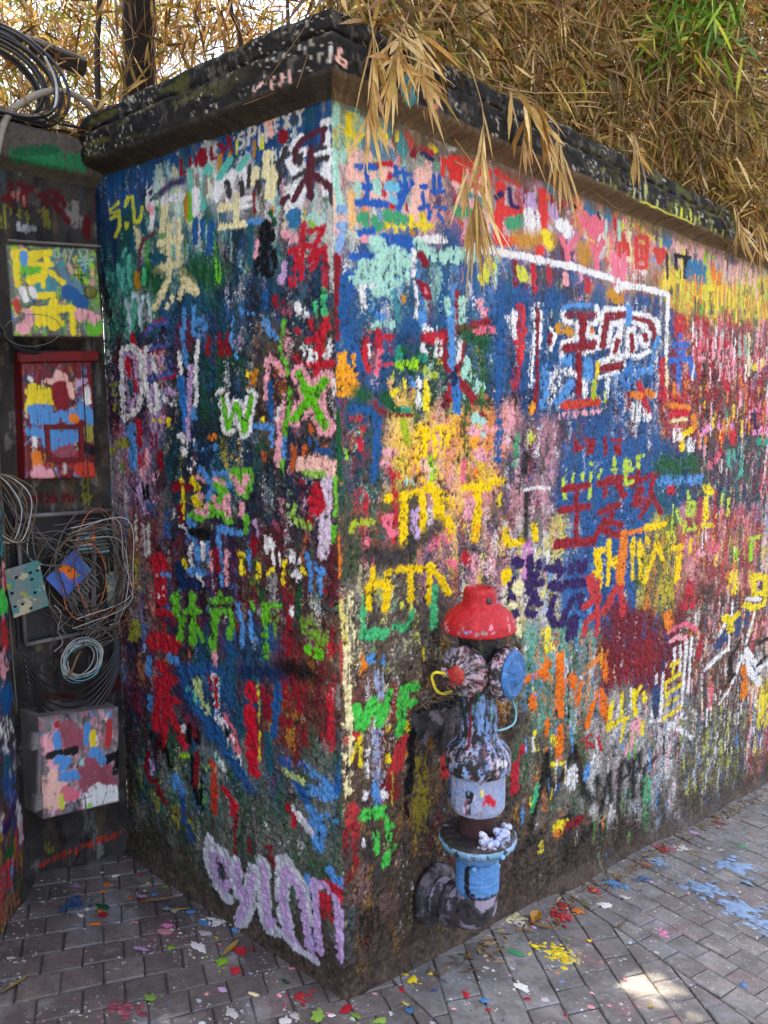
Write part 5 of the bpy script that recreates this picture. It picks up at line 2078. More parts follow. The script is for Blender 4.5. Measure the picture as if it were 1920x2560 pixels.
def paver_geo(P, m_):
    sg = sum(P[t_][0]*P[(t_+1) % len(P)][1]-P[(t_+1) % len(P)][0]*P[t_][1] for t_ in range(len(P)))
    if sg < 0: P = P[::-1]
    k_ = len(P); dz = rng.normal(0, 0.0014); tx, ty = rng.normal(0, 0.012, 2)
    zf = lambda p_, d_: gz(*p_)+d_+dz+tx*(p_[0]-m_[0])+ty*(p_[1]-m_[1])
    bot = [(*p_, zf(p_, -0.03)) for p_ in P]; mid = [(*p_, zf(p_, -0.004)) for p_ in P]
    ins = [p_+(m_-p_)*0.07 for p_ in P]; top = [(*p_, zf(p_, 0.0)) for p_ in ins]
    F = [list(range(2*k_, 3*k_))]
    for i in range(k_):
        j = (i+1) % k_
        F += [[i, j, k_+j, k_+i], [k_+i, k_+j, 2*k_+j, 2*k_+i]]
    return bot+mid+top, F
def view_px(x, y, z):
    d = Vector((x, y, z))-CAM; zz = d.dot(fw)
    return (960+2058.5*d.dot(rt)/zz, 1280-2058.5*d.dot(up)/zz, zz) if zz > 0.2 else (1e6, 1e6, 1e6)
def seen(m_):
    a, b_, zz = view_px(m_[0], m_[1], gz(*m_)); return -90 < a < 2010 and 0 < b_ < 2650
pavers.sort(key=lambda e_: (not seen(e_[1]), (Vector((*e_[1], gz(*e_[1])))-CAM).length))
restV, restF = [], []
for i, (P, m_) in enumerate(pavers):
    vv, ff = paver_geo(P, m_)
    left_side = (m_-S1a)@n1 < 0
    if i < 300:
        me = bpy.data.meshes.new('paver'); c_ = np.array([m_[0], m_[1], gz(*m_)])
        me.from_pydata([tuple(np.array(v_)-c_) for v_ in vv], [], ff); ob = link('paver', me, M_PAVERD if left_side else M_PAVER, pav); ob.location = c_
    else:
        b0 = len(restV); restV += vv; restF += [[b0+k_ for k_ in f_] for f_ in ff]
me = bpy.data.meshes.new('far_pavers'); me.from_pydata(restV, [], restF); tag(link('far_pavers', me, M_PAVER, pav), kind='stuff')
# the lane beyond the laid field, lit ground behind the viewer
lane = mesh_np('lane', np.array([(x, y, gz(x, y)-0.002) for x, y in ((-9, -9), (9, -9), (9, -1.92), (-1.31, -1.92), (-1.31, 0.05), (-9, 0.05))]), [[0, 1, 2, 3, 4, 5]])
link('lane', lane, M_PAVER, pav)
# paint splashes
M_SPLASH = mat_attr('splashed_paint', rough=0.4, bscale=150, bstr=0.4, bdist=0.002, var=0.2, spec=0.5)
def splash(x, y, rr, col, ang=None, n_=22, z=0.0024):
    an = np.linspace(0, 2*math.pi, n_, endpoint=False); ph = rng.random(4)*6.28
    rad = 1+0.14*np.sin(2*an+ph[0])+0.10*np.sin(3*an+ph[1])+0.06*np.sin(5*an+ph[2])+0.05*np.sin(8*an+ph[3])+rng.normal(0, 0.13, n_)
    ex = rng.uniform(0.8, 1.35); ro = rng.random()*6.28
    X_ = np.cos(an)*rad*rr*ex; Y_ = np.sin(an)*rad*rr/ex
    X_, Y_ = X_*math.cos(ro)-Y_*math.sin(ro), X_*math.sin(ro)+Y_*math.cos(ro)
    V_ = [(x+a_, y+b_, gz(x+a_, y+b_)+z-0.0012) for a_, b_ in zip(X_, Y_)]+[(x+a_*.75, y+b_*.75, gz(x+a_*.75, y+b_*.75)+z+0.0001) for a_, b_ in zip(X_, Y_)]
    F_ = [list(range(n_, 2*n_))]+[[i, (i+1) % n_, n_+(i+1) % n_, n_+i] for i in range(n_)]
    return V_, F_, np.tile(PAL[col]*rng.uniform(0.40, 0.80), (2*n_, 1))
sv, sf, sc = [], [], []
for ln in SPLASHES.strip().split('\n'):
    t = ln.split(); x, y, rr = float(t[1])/1000, float(t[2])/1000, float(t[3])/1000
    if rr > 0.026:                                      # worn-thin puddles: torn scraps rather than one sheet
        pv, pf, pc = [], [], []
        for _ in range(int(46*min(rr/0.03, 2.2))):
            a_ = rng.random()*6.28; d_ = rr*abs(rng.normal(0, 0.62))
            V_, F_, C_ = splash(x+math.cos(a_)*d_*1.3, y+math.sin(a_)*d_, rr*abs(rng.normal(0.05, 0.10))+0.002, t[0], n_=11, z=0.0022+rng.random()*0.001); b0 = len(pv); pv += V_; pf += [[b0+k_ for k_ in f_] for f_ in F_]; pc.append(C_)
        c_ = np.array([x, y, gz(x, y)]); tag(link('paint_splash', mesh_np('paint_splash', np.array(pv)-c_, pf, np.concatenate(pc)), M_SPLASH, pav), kind='stuff').location = c_
        continue
    if rr > 0.012:
        V_, F_, C_ = splash(x, y, rr, t[0], z=0.0024+rng.random()*0.0008); c_ = np.array([x, y, gz(x, y)])
        link('paint_splash', mesh_np('paint_splash', np.array(V_)-c_, F_, C_), M_SPLASH, pav).location = c_
        more = 5
    else:
        more = 2; V_, F_, C_ = splash(x, y, rr, t[0]); b0 = len(sv); sv += V_; sf += [[b0+k_ for k_ in f_] for f_ in F_]; sc.append(C_)
    for _ in range(more):
        a_ = rng.random()*6.28; d_ = rr*rng.uniform(1.1, 2.6)
        V_, F_, C_ = splash(x+math.cos(a_)*d_, y+math.sin(a_)*d_, rr*rng.uniform(0.06, 0.22), t[0], n_=9); b0 = len(sv); sv += V_; sf += [[b0+k_ for k_ in f_] for f_ in F_]; sc.append(C_)
for _ in range(170):                                    # drips that fell along the foot of both walls
    if rng.random() < 0.7: x = rng.uniform(0.0, 3.6); y = -0.06-abs(rng.normal(0, 0.22))
    else: y = rng.uniform(-0.1, 1.0); x = -0.06-abs(rng.normal(0, 0.2))
    V_, F_, C_ = splash(x, y, abs(rng.normal(0, 0.0045))+0.0018, rng.choice(list('WWRPYObBGLCCp')+['lb', 'lb', 'W2', 'W2']), n_=9); b0 = len(sv); sv += V_; sf += [[b0+k_ for k_ in f_] for f_ in F_]; sc.append(C_)
tag(link('paint_spatter', mesh_np('paint_spatter', np.array(sv), sf, np.concatenate(sc)), M_SPLASH, pav), kind='stuff')
# ------------------------------------------------------------------ shape helpers
def catmull(P, n=8):
    P = [np.array(p, float) for p in P]; P = [2*P[0]-P[1]]+P+[2*P[-1]-P[-2]]; out = []
    for i in range(1, len(P)-2):
        a, b, c, d = P[i-1:i+3]
        for t in np.linspace(0, 1, n, endpoint=False):
            out.append(0.5*((2*b)+(-a+c)*t+(2*a-5*b+4*c-d)*t*t+(-a+3*b-3*c+d)*t**3))
    out.append(P[-2]); return np.array(out)
def tube_mesh(name, path, rad, k=6, cap=True, C=None):
    path = np.asarray(path, float); n = len(path); rad = np.broadcast_to(rad, (n,))
    T = np.gradient(path, axis=0); T /= np.linalg.norm(T, axis=1)[:, None]+1e-9
    ref = np.array([0.3, 0.2, 0.93]); N = np.cross(T, ref); bad = np.linalg.norm(N, axis=1) < 0.1; N[bad] = np.cross(T[bad], [1, 0, 0]); N /= np.linalg.norm(N, axis=1)[:, None]
    for i in range(1, n):
        v = N[i-1]-T[i]*(N[i-1]@T[i]); l_ = np.linalg.norm(v)
        if l_ > 1e-6: N[i] = v/l_
    B = np.cross(T, N); a = np.linspace(0, 2*math.pi, k, endpoint=False)
    V = (path[:, None]+rad[:, None, None]*(np.cos(a)[None, :, None]*N[:, None]+np.sin(a)[None, :, None]*B[:, None])).reshape(-1, 3)
    F = []
    for i in range(n-1):
        for j in range(k): F.append([i*k+j, i*k+(j+1) % k, (i+1)*k+(j+1) % k, (i+1)*k+j])
    if cap: F += [list(range(k))[::-1], [(n-1)*k+j for j in range(k)]]
    return mesh_np(name, V, F)
def lathe(name, prof, n=48, lump=0.0, seed=1, axis=None):
    """profile of (radius, height) turned about Z, with the unevenness of many coats of paint"""
    r = np.random.default_rng(seed); ph = r.random((6, 2))*6.28; a = np.linspace(0, 2*math.pi, n, endpoint=False)
    P = []
    for (q0, z0), (q1, z1) in zip(prof[:-1], prof[1:]):
        m = max(1, int(math.hypot(q1-q0, z1-z0)/0.005))
        P += [(q0+(q1-q0)*i/m, z0+(z1-z0)*i/m) for i in range(m)]
    P.append(prof[-1]); P = np.array(P); V = []
    for q0, z in P:
        w_ = 0
        for i, f in enumerate((3, 5, 8, 13, 19, 27)): w_ = w_+np.sin(f*a+ph[i, 0]+z*(40+35*i)+ph[i, 1])/(1+0.35*i)
        rr = q0+lump*w_*0.35*(1 if q0 > 0.004 else 0)+lump*0.5*r.normal(0, 1, n)*(1 if q0 > 0.004 else 0)*0.5
        V += [(x, y, z) for x, y in zip(rr*np.cos(a), rr*np.sin(a))]
    m = len(P); F = [[i*n+j, i*n+(j+1) % n, (i+1)*n+(j+1) % n, (i+1)*n+j] for i in range(m-1) for j in range(n)]
    F += [list(range(n))[::-1], [(m-1)*n+j for j in range(n)]]
    V = np.array(V)
    if axis is not None:
        q_ = Vector((0, 0, 1)).rotation_difference(Vector(axis)).to_matrix(); V = V@np.array(q_).T
    return mesh_np(name, V, F)
def lathe_painted(name, prof, coats, strokes=(), n=120, lump=0.0, seed=1, axis=None, mat=None, parent=None, base=(40, 36, 36)):
    """a turned part under many coats: coats are (z0, z1, colours, density); strokes (colour, width mm, [(angle, z)...])"""
    P = []
    for (q0, z0), (q1, z1) in zip(prof[:-1], prof[1:]):
        m = max(1, int(math.hypot(q1-q0, z1-z0)/0.0028)); P += [(q0+(q1-q0)*i/m, z0+(z1-z0)*i/m) for i in range(m)]
    P.append(prof[-1]); P = np.array(P); R_ = P[:, 0].max()*1000
    al = np.concatenate([[0], np.cumsum(np.hypot(*np.diff(P, axis=0).T))])*1000
    za = lambda z: float(np.interp(z, *(lambda o_: (P[o_, 1], al[o_]))(np.argsort(P[:, 1], kind='stable'))))
    U = np.linspace(-math.pi*R_, math.pi*R_, n+1); Zs = np.arange(-3, al[-1]+3, 2.2)
    s = Surf(U, Zs, lin(base), seed*7+300)
    for z0, z1, cols, dn in coats:
        a, b = sorted((za(z0), za(z1))); s.dabs([(U[0], b), (U[-1], b), (U[-1], a), (U[0], a)], cols, dens=dn, wr=(5, 20), lr=(6, 34))
    s.scatter(6, 3.5, seed)
    for cdef in strokes: s.stroke(cdef[0], cdef[1], 1.0, [(t*R_, za(z)) for t, z in cdef[2]], cdef[3] if len(cdef) > 3 else '')
    s.scatter(2.5, 3.2, seed+3)
    lp = vnoise(U, Zs, 12, 10, seed+50)*0.5+vnoise(U, Zs, 5, 5, seed+51)*0.3+s.st*0.2
    TH, AL = np.meshgrid(U[:-1]/R_, al); g = s.sample((TH*R_).astype(np.float32), AL.astype(np.float32))
    rr = np.interp(AL, al, P[:, 0]); zz = np.interp(AL, al, P[:, 1]); k = np.clip(rr/0.02, 0, 1)
    rr = rr+((g(lp)-0.5)*2*lump+g(s.h)*0.0010)*k; zz = zz+(g(s.st)-0.5)*lump*0.8*k
    V = np.stack([rr*np.cos(TH), rr*np.sin(TH), zz], -1).reshape(-1, 3); m = len(al)
    a_ = np.arange(m*n).reshape(m, n); b_ = np.roll(a_, -1, axis=1)
    F = np.stack([a_[:-1], b_[:-1], b_[1:], a_[1:]], -1).reshape(-1, 4)
    if P[-1, 1] < P[0, 1]: F = F[:, ::-1].copy()
    if axis is not None: V = V@np.array(Vector((0, 0, 1)).rotation_difference(Vector(axis)).to_matrix()).T
    return link(name, mesh_np(name, V, F, g(s.c).reshape(-1, 3)), mat or M_HPAINT, parent)
def box_mesh(name, sx, sy, sz, bev=0.0, c=(0, 0, 0), rot=None):
    bm = bmesh.new(); bmesh.ops.create_cube(bm, size=1)
    for v in bm.verts: v.co = Vector((v.co.x*sx, v.co.y*sy, v.co.z*sz))
    if bev: bmesh.ops.bevel(bm, geom=bm.edges[:], offset=bev, segments=2, affect='EDGES')
    M_ = Matrix.Translation(c)
    if rot: M_ = M_ @ Matrix.Rotation(rot[0], 4, rot[1])
    bm.transform(M_); me = bpy.data.meshes.new(name); bm.to_mesh(me); bm.free(); return me
def lump_mesh(name, pts, seed=0):
    """a cluster of rounded paint lumps as one skin"""
    bm = bmesh.new(); r = random.Random(seed)
    for x, y, z, q_ in pts:
        g_ = bmesh.ops.create_icosphere(bm, subdivisions=2, radius=q_)
        for v in g_['verts']: v.co = Vector((x, y, z))+v.co*(1+r.uniform(-0.12, 0.12))
    me = bpy.data.meshes.new(name); bm.to_mesh(me); bm.free()
    me.polygons.foreach_set('use_smooth', np.ones(len(me.polygons), bool)); return me
M_HPAINT = mat_attr('hydrant_paint', rough=0.48, bscale=230, bstr=0.6, bdist=0.004, var=0.35, spec=0.35, vscale=120)
M_BOX = mat_attr('painted_box_metal', rough=0.42, bscale=160, bstr=0.25, bdist=0.002, var=0.22, spec=0.5)
M_GREY = mat_plain('grey_box_paint', tuple(lin((118, 112, 108))), 0.5, 0.45, 14, 0.2, 0.001)
M_PLAS = mat_plain('weathered_plastic', tuple(lin((132, 124, 122))), 0.45, 0.4, 12, 0.15, 0.001)
M_REDM = mat_plain('old_red_metal', tuple(lin((128, 24, 28))), 0.45, 0.5, 24, 0.25, 0.001)
M_DARK = mat_plain('dark_steel', tuple(lin((52, 50, 50))), 0.55, 0.5, 30, 0.2, 0.001)
M_BLACK = mat_plain('black_rubber', (0.018, 0.018, 0.02), 0.32, 0.4, 40, 0.1, 0.0005)
M_WIREW = mat_plain('pale_wire', tuple(lin((196, 192, 184))), 0.4, 0.35, 40, 0.1, 0.0005)
M_WIREG = mat_plain('grey_wire', tuple(lin((112, 108, 104))), 0.45, 0.4, 40, 0.1, 0.0005)
M_WIREB = mat_plain('brown_wire', tuple(lin((120, 96, 66))), 0.5, 0.4, 40, 0.1, 0.0005)
M_WIREO = mat_plain('orange_wire', tuple(lin((226, 120, 60))), 0.4, 0.3, 40, 0.1, 0.0005)
M_CONDUIT = mat_plain('corrugated_plastic', tuple(lin((158, 146, 128))), 0.6, 0.35, 20, 0.2, 0.001)
M_CYAN = mat_plain('pale_blue_wire', tuple(lin((120, 180, 190))), 0.4, 0.3, 30, 0.1, 0.0005)
M_YEL = mat_plain('yellow_coated_wire', tuple(lin((226, 206, 50))), 0.5, 0.25, 60, 0.3, 0.001)

# ------------------------------------------------------------------ utility boxes on the niche wall
def quad_pt(Q, a, b): return (Q[0]*(1-a)+Q[1]*a)*(1-b)+(Q[3]*(1-a)+Q[2]*a)*b
def quad_box(name, key, Q, depth, base, dabs, label, seed, side_mat, rnd=0.006, lip=0.0):
    """a box on the wall: its front follows the four measured corners (tl, tr, br, bl)"""
    Q = [np.array(q_) for q_ in Q]; y = YB-depth; cen = np.mean(Q, 0); root = empty(name, (cen[0], YB, cen[1])); tag(root, label, 'utility box')
    allq = np.array(Q)*1000; U = np.arange(allq[:, 0].min()-6, allq[:, 0].max()+6, 2.5); Z = np.arange(allq[:, 1].min()-6, allq[:, 1].max()+6, 2.5)
    s = Surf(U, Z, lin(base), seed, np.ones(len(Z))*0.35)
    if dabs: s.dabs(allq, dabs[0], dens=dabs[1]*7, wr=(6, 22), lr=(6, 32)); s.dabs(allq, dabs[0], dens=dabs[1]*7, wr=(2, 8), lr=(4, 14))
    s.scatter(6, 3.5, seed)
    apply(s, key); s.scatter(2.5, 3.2, seed+1)
    A, Bm = np.meshgrid(np.linspace(0, 1, 90), np.linspace(0, 1, 110)); W_ = np.array([quad_pt(Q, a, b) for a, b in zip(A.ravel(), Bm.ravel())])
    wd = np.linalg.norm(Q[1]-Q[0]); ht = np.linalg.norm(Q[3]-Q[0])
    ed = np.minimum(np.minimum(A, 1-A)*wd, np.minimum(Bm, 1-Bm)*ht).ravel()
    back = rnd*(1-np.clip(ed/rnd, 0, 1))**2
    g = s.sample((W_[:, 0]*1000).astype(np.float32), (W_[:, 1]*1000).astype(np.float32)); Cc = g(s.c); Hh = g(s.h)
    V = np.stack([W_[:, 0], y+back-Hh*0.0012, W_[:, 1]], -1)-np.array([cen[0], YB, cen[1]])
    link('door', mesh_np('door', V, grid_faces(110, 90)[:, ::-1].copy(), Cc), M_BOX, root)
    sh_ = [quad_pt(Q, a, b) for a, b in ((lip, lip), (1-lip, lip), (1-lip, 1-lip), (lip, 1-lip))]
    f_ = [(p[0]-cen[0], y+rnd+0.001-YB, p[1]-cen[1]) for p in sh_]; bk = [(p[0]-cen[0], 0.0, p[1]-cen[1]) for p in sh_]
    me = bpy.data.meshes.new('housing'); me.from_pydata(f_+bk, [], [[i, (i+1) % 4, 4+(i+1) % 4, 4+i] for i in range(4)]+[[7, 6, 5, 4], [0, 1, 2, 3]]); link('housing', me, side_mat, root)
    return root, Q, y, cen
def on_box(Q, y, cen, a, b, dy=0.0):
    p = quad_pt(Q, a, b); return np.array([p[0]-cen[0], y-dy-YB, p[1]-cen[1]])
rA, QA, yA, cA = quad_box('meter_box', 'A', [(-.357, 2.057), (-.080, 2.080), (-.069, 1.816), (-.352, 1.802)], .12, (104, 98, 94), ('tlGsbkPsY', 1.3), 'grey steel box daubed with big yellow characters, highest in the niche', 201, M_GREY)
p_ = on_box(QA, yA, cA, 0.87, 0.50, 0.0)
o = link('lock', lathe('lock', [(0.0, 0.012), (0.014, 0.012), (0.018, 0.009), (0.019, 0.0), (0.0, 0.0)][::-1], 28, 0.0003, 3, axis=(0, -1, 0)), mat_plain('olive_lock_paint', tuple(lin((116, 112, 44))), 0.5, 0.4, 60), rA); o.location = p_
o = link('rain_lip', box_mesh('rain_lip', 0.29, 0.03, 0.006, 0.002), M_GREY, rA); o.location = on_box(QA, yA, cA, 0.5, -0.02, 0.004); o.rotation_euler = (0, math.radians(-4.5), 0)
rB, QB, yB_, cB = quad_box('fuse_cabinet', 'B', [(-.302, 1.734), (-.073, 1.747), (-.082, 1.376), (-.313, 1.388)], .05, (112, 24, 28), ('DDKRkboW', 1.2), 'red metal cabinet with yellow and blue daubs and a square framed hatch', 211, M_REDM)
hq = [np.array(on_box(QB, yB_, cB, a, b)) for a, b in ((.30, .555), (.78, .56), (.79, .845), (.32, .84))]
hb = bmesh.new()
for i in range(4):
    a, b = hq[i], hq[(i+1) % 4]; d_ = (b-a); L_ = np.linalg.norm(d_); d_ /= L_; n_ = np.array([d_[2], 0, -d_[0]]); w_ = 0.007
    vs = [hb.verts.new(tuple(p)) for p in (a-n_*w_-d_*w_+(0, .002, 0), b-n_*w_+d_*w_+(0, .002, 0), b+n_*w_-d_*w_+(0, .002, 0), a+n_*w_+d_*w_+(0, .002, 0))]
    vt = [hb.verts.new((v.co.x, v.co.y-0.009, v.co.z)) for v in vs]
    hb.faces.new(vt)
    for k_ in range(4): hb.faces.new([vs[k_], vs[(k_+1) % 4], vt[(k_+1) % 4], vt[k_]])
bmesh.ops.recalc_face_normals(hb, faces=hb.faces[:]); me = bpy.data.meshes.new('hatch_frame'); hb.to_mesh(me); hb.free(); link('hatch_frame', me, M_REDM, rB)
o = link('seam_strip', box_mesh('seam_strip', 0.004, 0.004, 0.34, 0.001), M_DARK, rB); o.location = on_box(QB, yB_, cB, 0.86, 0.52, 0.001)
o = link('top_frame', box_mesh('top_frame', 0.26, 0.03, 0.03, 0.004), M_REDM, rB); o.location = on_box(QB, yB_, cB, 0.5, -0.04, -0.002); o.rotation_euler = (0, math.radians(-3), 0)
rD, QD, yD, cD = quad_box('plastic_box', 'D', [(-.352, .671), (-.085, .628), (-.099, .306), (-.357, .347)], .13, (126, 116, 118), ('skPpkWbs', 1.4), 'tilted pale plastic box smeared with pink and black paint, lowest in the niche', 221, M_PLAS, rnd=0.014)
for b in (.22, .82):
    hg = link('hinge', box_mesh('hinge', 0.026, 0.03, 0.052, 0.004), M_PLAS, rD); hg.location = on_box(QD, yD, cD, -0.055, b, -0.018); hg.rotation_euler = (0, math.radians(5), 0)
    for dz in (-.012, .012):
        pn = link('pin', box_mesh('pin', 0.018, 0.012, 0.010, 0.003, c=(-0.006, -0.018, dz)), M_PLAS, hg)
o = link('hinge_rail', box_mesh('hinge_rail', 0.010, 0.02, 0.18, 0.003), M_PLAS, rD); o.location = on_box(QD, yD, cD, -0.035, 0.52, -0.012); o.rotation_euler = (0, math.radians(4), 0)
# grime line and leaf dirt along its top
o = link('dirt_ridge', lump_mesh('dirt_ridge', [(i*0.011-0.12, 0.0, 0.0+random.uniform(-.003, .003)-i*0.0017, random.uniform(.006, .011)) for i in range(22)], 4), mat_plain('dirt', tuple(lin((88, 86, 58))), 0.9, 0.5, 60), rD); o.location = on_box(QD, yD, cD, 0.5, -0.012, -0.03)

# open splice box with its tangle of wires
cC = np.array([-0.178, 1.07]); rC = empty('splice_box', (cC[0], YB, cC[1])); tag(rC, 'open splice tray with a blue splitter card and a tangle of pale loose wires', 'utility box')
W3 = lambda x, z, y=0.0: (x-cC[0], -y, z-cC[1])
trU = np.arange(-172, 172, 4.0); trZ = np.arange(-205, 205, 4.0); trs = Surf(trU, trZ, lin((44, 42, 44)), 231); trs.dabs([(-170, 200), (170, 200), (170, -200), (-170, -200)], 'kkKktDn', dens=0.6)
painted_panel('backplate', trU, trZ, trs, lambda u, z, d: np.stack([u, -0.012-d*0.3, z], -1), rC, M_BOX, amp=0.002)
for (x0, z0, x1, z1) in ((-.337, 1.275, -.017, 1.262), (-.017, 1.262, -.020, .872), (-.020, .872, -.335, .878), (-.335, .878, -.337, 1.275)):
    o = link('rim', tube_mesh('rim', [W3(x0, z0, .030), W3((x0+x1)/2, (z0+z1)/2, .032), W3(x1, z1, .030)], 0.007, 8), M_GREY, rC)
cU = np.arange(-62, 62, 3.0); cZ = np.arange(-48, 48, 3.0); cs_ = Surf(cU, cZ, lin((70, 96, 168)), 241, np.ones(len(cZ))*0.3)
cs_.dabs([(-60, 45), (60, 45), (60, -45), (-60, -45)], ['b', 'bv', 'sb', 'bv2'], dens=1.3); cs_.stroke('O4', 24, 1, [(-12, 40), (6, 14), (0, -10)], ''); cs_.stroke('O4', 34, 1, [(6, -6), (8, 4)], ''); cs_.stroke('K', 8, 1, [(4, 8), (6, 10)], ''); cs_.stroke('g', 22, 1, [(-20, 46), (-4, 44)], ''); cs_.stroke('oy', 10, 1, [(8, -24), (22, -28)], 'd')
ca = math.radians(38)
card = painted_panel('splitter_card', cU, cZ, cs_, lambda u, z, d: np.stack([u, -d*0.2-0.075, z], -1), rC, M_BOX, amp=0.002)
card.location = W3(-.205, 1.085, 0); card.rotation_euler = (0, -ca, 0)
link('card_body', box_mesh('card_body', 0.122, 0.016, 0.094, 0.003, c=(0, -0.064, 0)), M_DARK, card)
for i in range(9):
    o = link('plug', box_mesh('plug', 0.008, 0.010, 0.052, 0.002, c=(-0.055+i*0.0135, -0.060, -0.075)), M_GREY, card)
pm = bmesh.new()
cells = [(i, j) for i in range(5) for j in range(7)]
holes = {(1, 5), (3, 5), (0, 3), (3, 4), (1, 1), (3, 2), (4, 5), (0, 1), (2, 0)}
for i, j in cells:
    x0, x1, z0, z1 = i*.022, (i+1)*.022, j*.021, (j+1)*.021
    q4 = [(x0, z0), (x1, z0), (x1, z1), (x0, z1)]
    if (i, j) in holes:
        iq = [(x0+.006, z0+.007), (x1-.006, z0+.007), (x1-.006, z1-.006), (x0+.006, z1-.006)]
        for k_ in range(4): pm.faces.new([pm.verts.new((*q, 0)) for q in (q4[k_], q4[(k_+1) % 4], iq[(k_+1) % 4], iq[k_])])
    else: pm.faces.new([pm.verts.new((*q, 0)) for q in q4])
bmesh.ops.remove_doubles(pm, verts=pm.verts[:], dist=1e-5)
bmesh.ops.solidify(pm, geom=pm.faces[:], thickness=0.003)
pm.transform(Matrix.Rotation(math.radians(90), 4, 'X')); me = bpy.data.meshes.new('perforated_plate'); pm.to_mesh(me); pm.free()
M_PERF = mat_patchy('plate_paint', [tuple(lin((108, 116, 112))), (tuple(lin((60, 120, 116))), .48, 1), (tuple(lin((170, 160, 130))), .58, 2), (tuple(lin((140, 150, 60))), .64, 1.5)], 14, 2.0)
o = link('perforated_plate', me, M_PERF, rC); o.location = W3(-.395, .985, .095); o.rotation_euler = (0, math.radians(-9), 0)
for i in range(7):
    o = link('terminal', box_mesh('terminal', 0.052, 0.012, 0.008, 0.002), (M_GREY, M_WIREW, M_CYAN)[i % 3], rC); o.location = W3(-.135, 1.212-i*.012, .05); o.rotation_euler = (0, math.radians(-3+i), 0)
    o = link('terminal', box_mesh('terminal', 0.044, 0.012, 0.007, 0.002), (M_CYAN, M_GREY)[i % 2], rC); o.location = W3(-.072, 1.206-i*.012, .05)
o = link('cable_channel', box_mesh('cable_channel', 0.014, 0.012, 0.30, 0.003), M_GREY, rC); o.location = W3(-.105, 1.07, .045); o.rotation_euler = (0, math.radians(4), 0)
o = link('orange_clip', box_mesh('orange_clip', 0.012, 0.014, 0.05, 0.003), M_WIREO, rC); o.location = W3(-.108, 1.20, .058)
o = link('side_strip', box_mesh('side_strip', 0.028, 0.012, 0.12, 0.003), M_PERF, rC); o.location = W3(-.045, 1.0, .04)
wr_ = np.random.default_rng(5)
for i in range(58):
    kind = i % 4
    if kind == 0:      # strands running in from the upper left to the card and back
        a_ = (-.34+wr_.normal(0, .02), 1.25+wr_.normal(0, .03)); P = [(a_[0]-.05, a_[1]+.10), a_, (-.27+wr_.normal(0, .03), 1.17+wr_.normal(0, .03)), (-.17+wr_.normal(0, .03), 1.10+wr_.normal(0, .05)), (-.12+wr_.normal(0, .04), 1.02+wr_.normal(0, .05))]
    elif kind == 1:    # loops round the tray
        cx_, cz_ = -.15+wr_.normal(0, .025), 1.07+wr_.normal(0, .03); ra_, rb_ = wr_.uniform(.07, .16), wr_.uniform(.10, .19); a0 = wr_.random()*6.28; sp_n = wr_.uniform(3.6, 6.8)
        P = [(cx_+ra_*math.cos(a0+t*sp_n), cz_+rb_*math.sin(a0+t*sp_n)) for t in np.linspace(0, 1, 10)]
    elif kind == 2:    # short tails below the card
        x0 = -.26+wr_.random()*.12; P = [(x0, 1.01+wr_.normal(0, .02)), (x0+.02, .96), (x0+wr_.normal(.03, .04), .91), (x0+wr_.normal(.05, .06), .87+wr_.normal(0, .02)), (x0+wr_.normal(.0, .06), .84)]
    else:              # slack arcs out to the right
        P = [(-.20+wr_.normal(0, .04), 1.20+wr_.normal(0, .03)), (-.06+wr_.normal(0, .02), 1.21+wr_.normal(0, .03)), (.0+wr_.normal(-.02, .02), 1.08+wr_.normal(0, .04)), (-.03+wr_.normal(0, .03), .94+wr_.normal(0, .04)), (-.14+wr_.normal(0, .04), .88+wr_.normal(0, .03))]
    yy = wr_.uniform(.045, .10); path = catmull([W3(min(x, -.012), z, yy+wr_.normal(0, .012)) for x, z in P], 6); path[:, 1] = np.minimum(path[:, 1], -.03)
    link('wire', tube_mesh('wire', path, wr_.uniform(.0011, .0019), 5), (M_WIREG, M_WIREW, M_WIREG, M_WIREB, M_WIREG, M_BLACK)[wr_.integers(6)] if i not in (9, 25) else M_WIREO, rC)
# coiled spare wire below the tray
cw = empty('wire_coil', (-.178, YB-.06, .80)); tag(cw, 'round coil of pale spare wire hanging below the open splice tray', 'wire coil')
for i in range(9):
    ra_ = .062+wr_.normal(0, .006); ox, oz = wr_.normal(0, .006), wr_.normal(0, .008); a0 = wr_.random()*6
    path = np.array([(ox+ra_*math.cos(a0+t), -.012+wr_.normal(0, .001)+.008*math.sin(t*1.5+i), oz+.92*ra_*math.sin(a0+t)) for t in np.linspace(0, 6.5, 40)])
    link('wire', tube_mesh('wire', path, .0016, 5), M_WIREW if i % 3 else M_CYAN, cw)
link('tie', tube_mesh('tie', catmull([(-.06, -.018, -.05), (-.045, -.03, -.02), (-.02, -.025, .02), (.0, -.012, .03)], 5), .004, 6), M_WIREB, cw)
# black coil slung under the tray
lc = empty('slack_cable', (-.2, YB-.05, .72)); tag(lc, 'loose black cables drooping in arcs under the wire coil', 'cable')
for i in range(7):
    z0 = .04-.016*i; path = catmull([(-.16, -.01-.004*i, z0+.10), (-.10, -.02, z0+.02-.01*i), (0, -.025, z0-.035-.008*i), (.11, -.02, z0+.0), (.17, -.01, z0+.09)], 8)
    link('cable', tube_mesh('cable', path, .0032+.0006*(i % 3), 7), M_BLACK, lc)
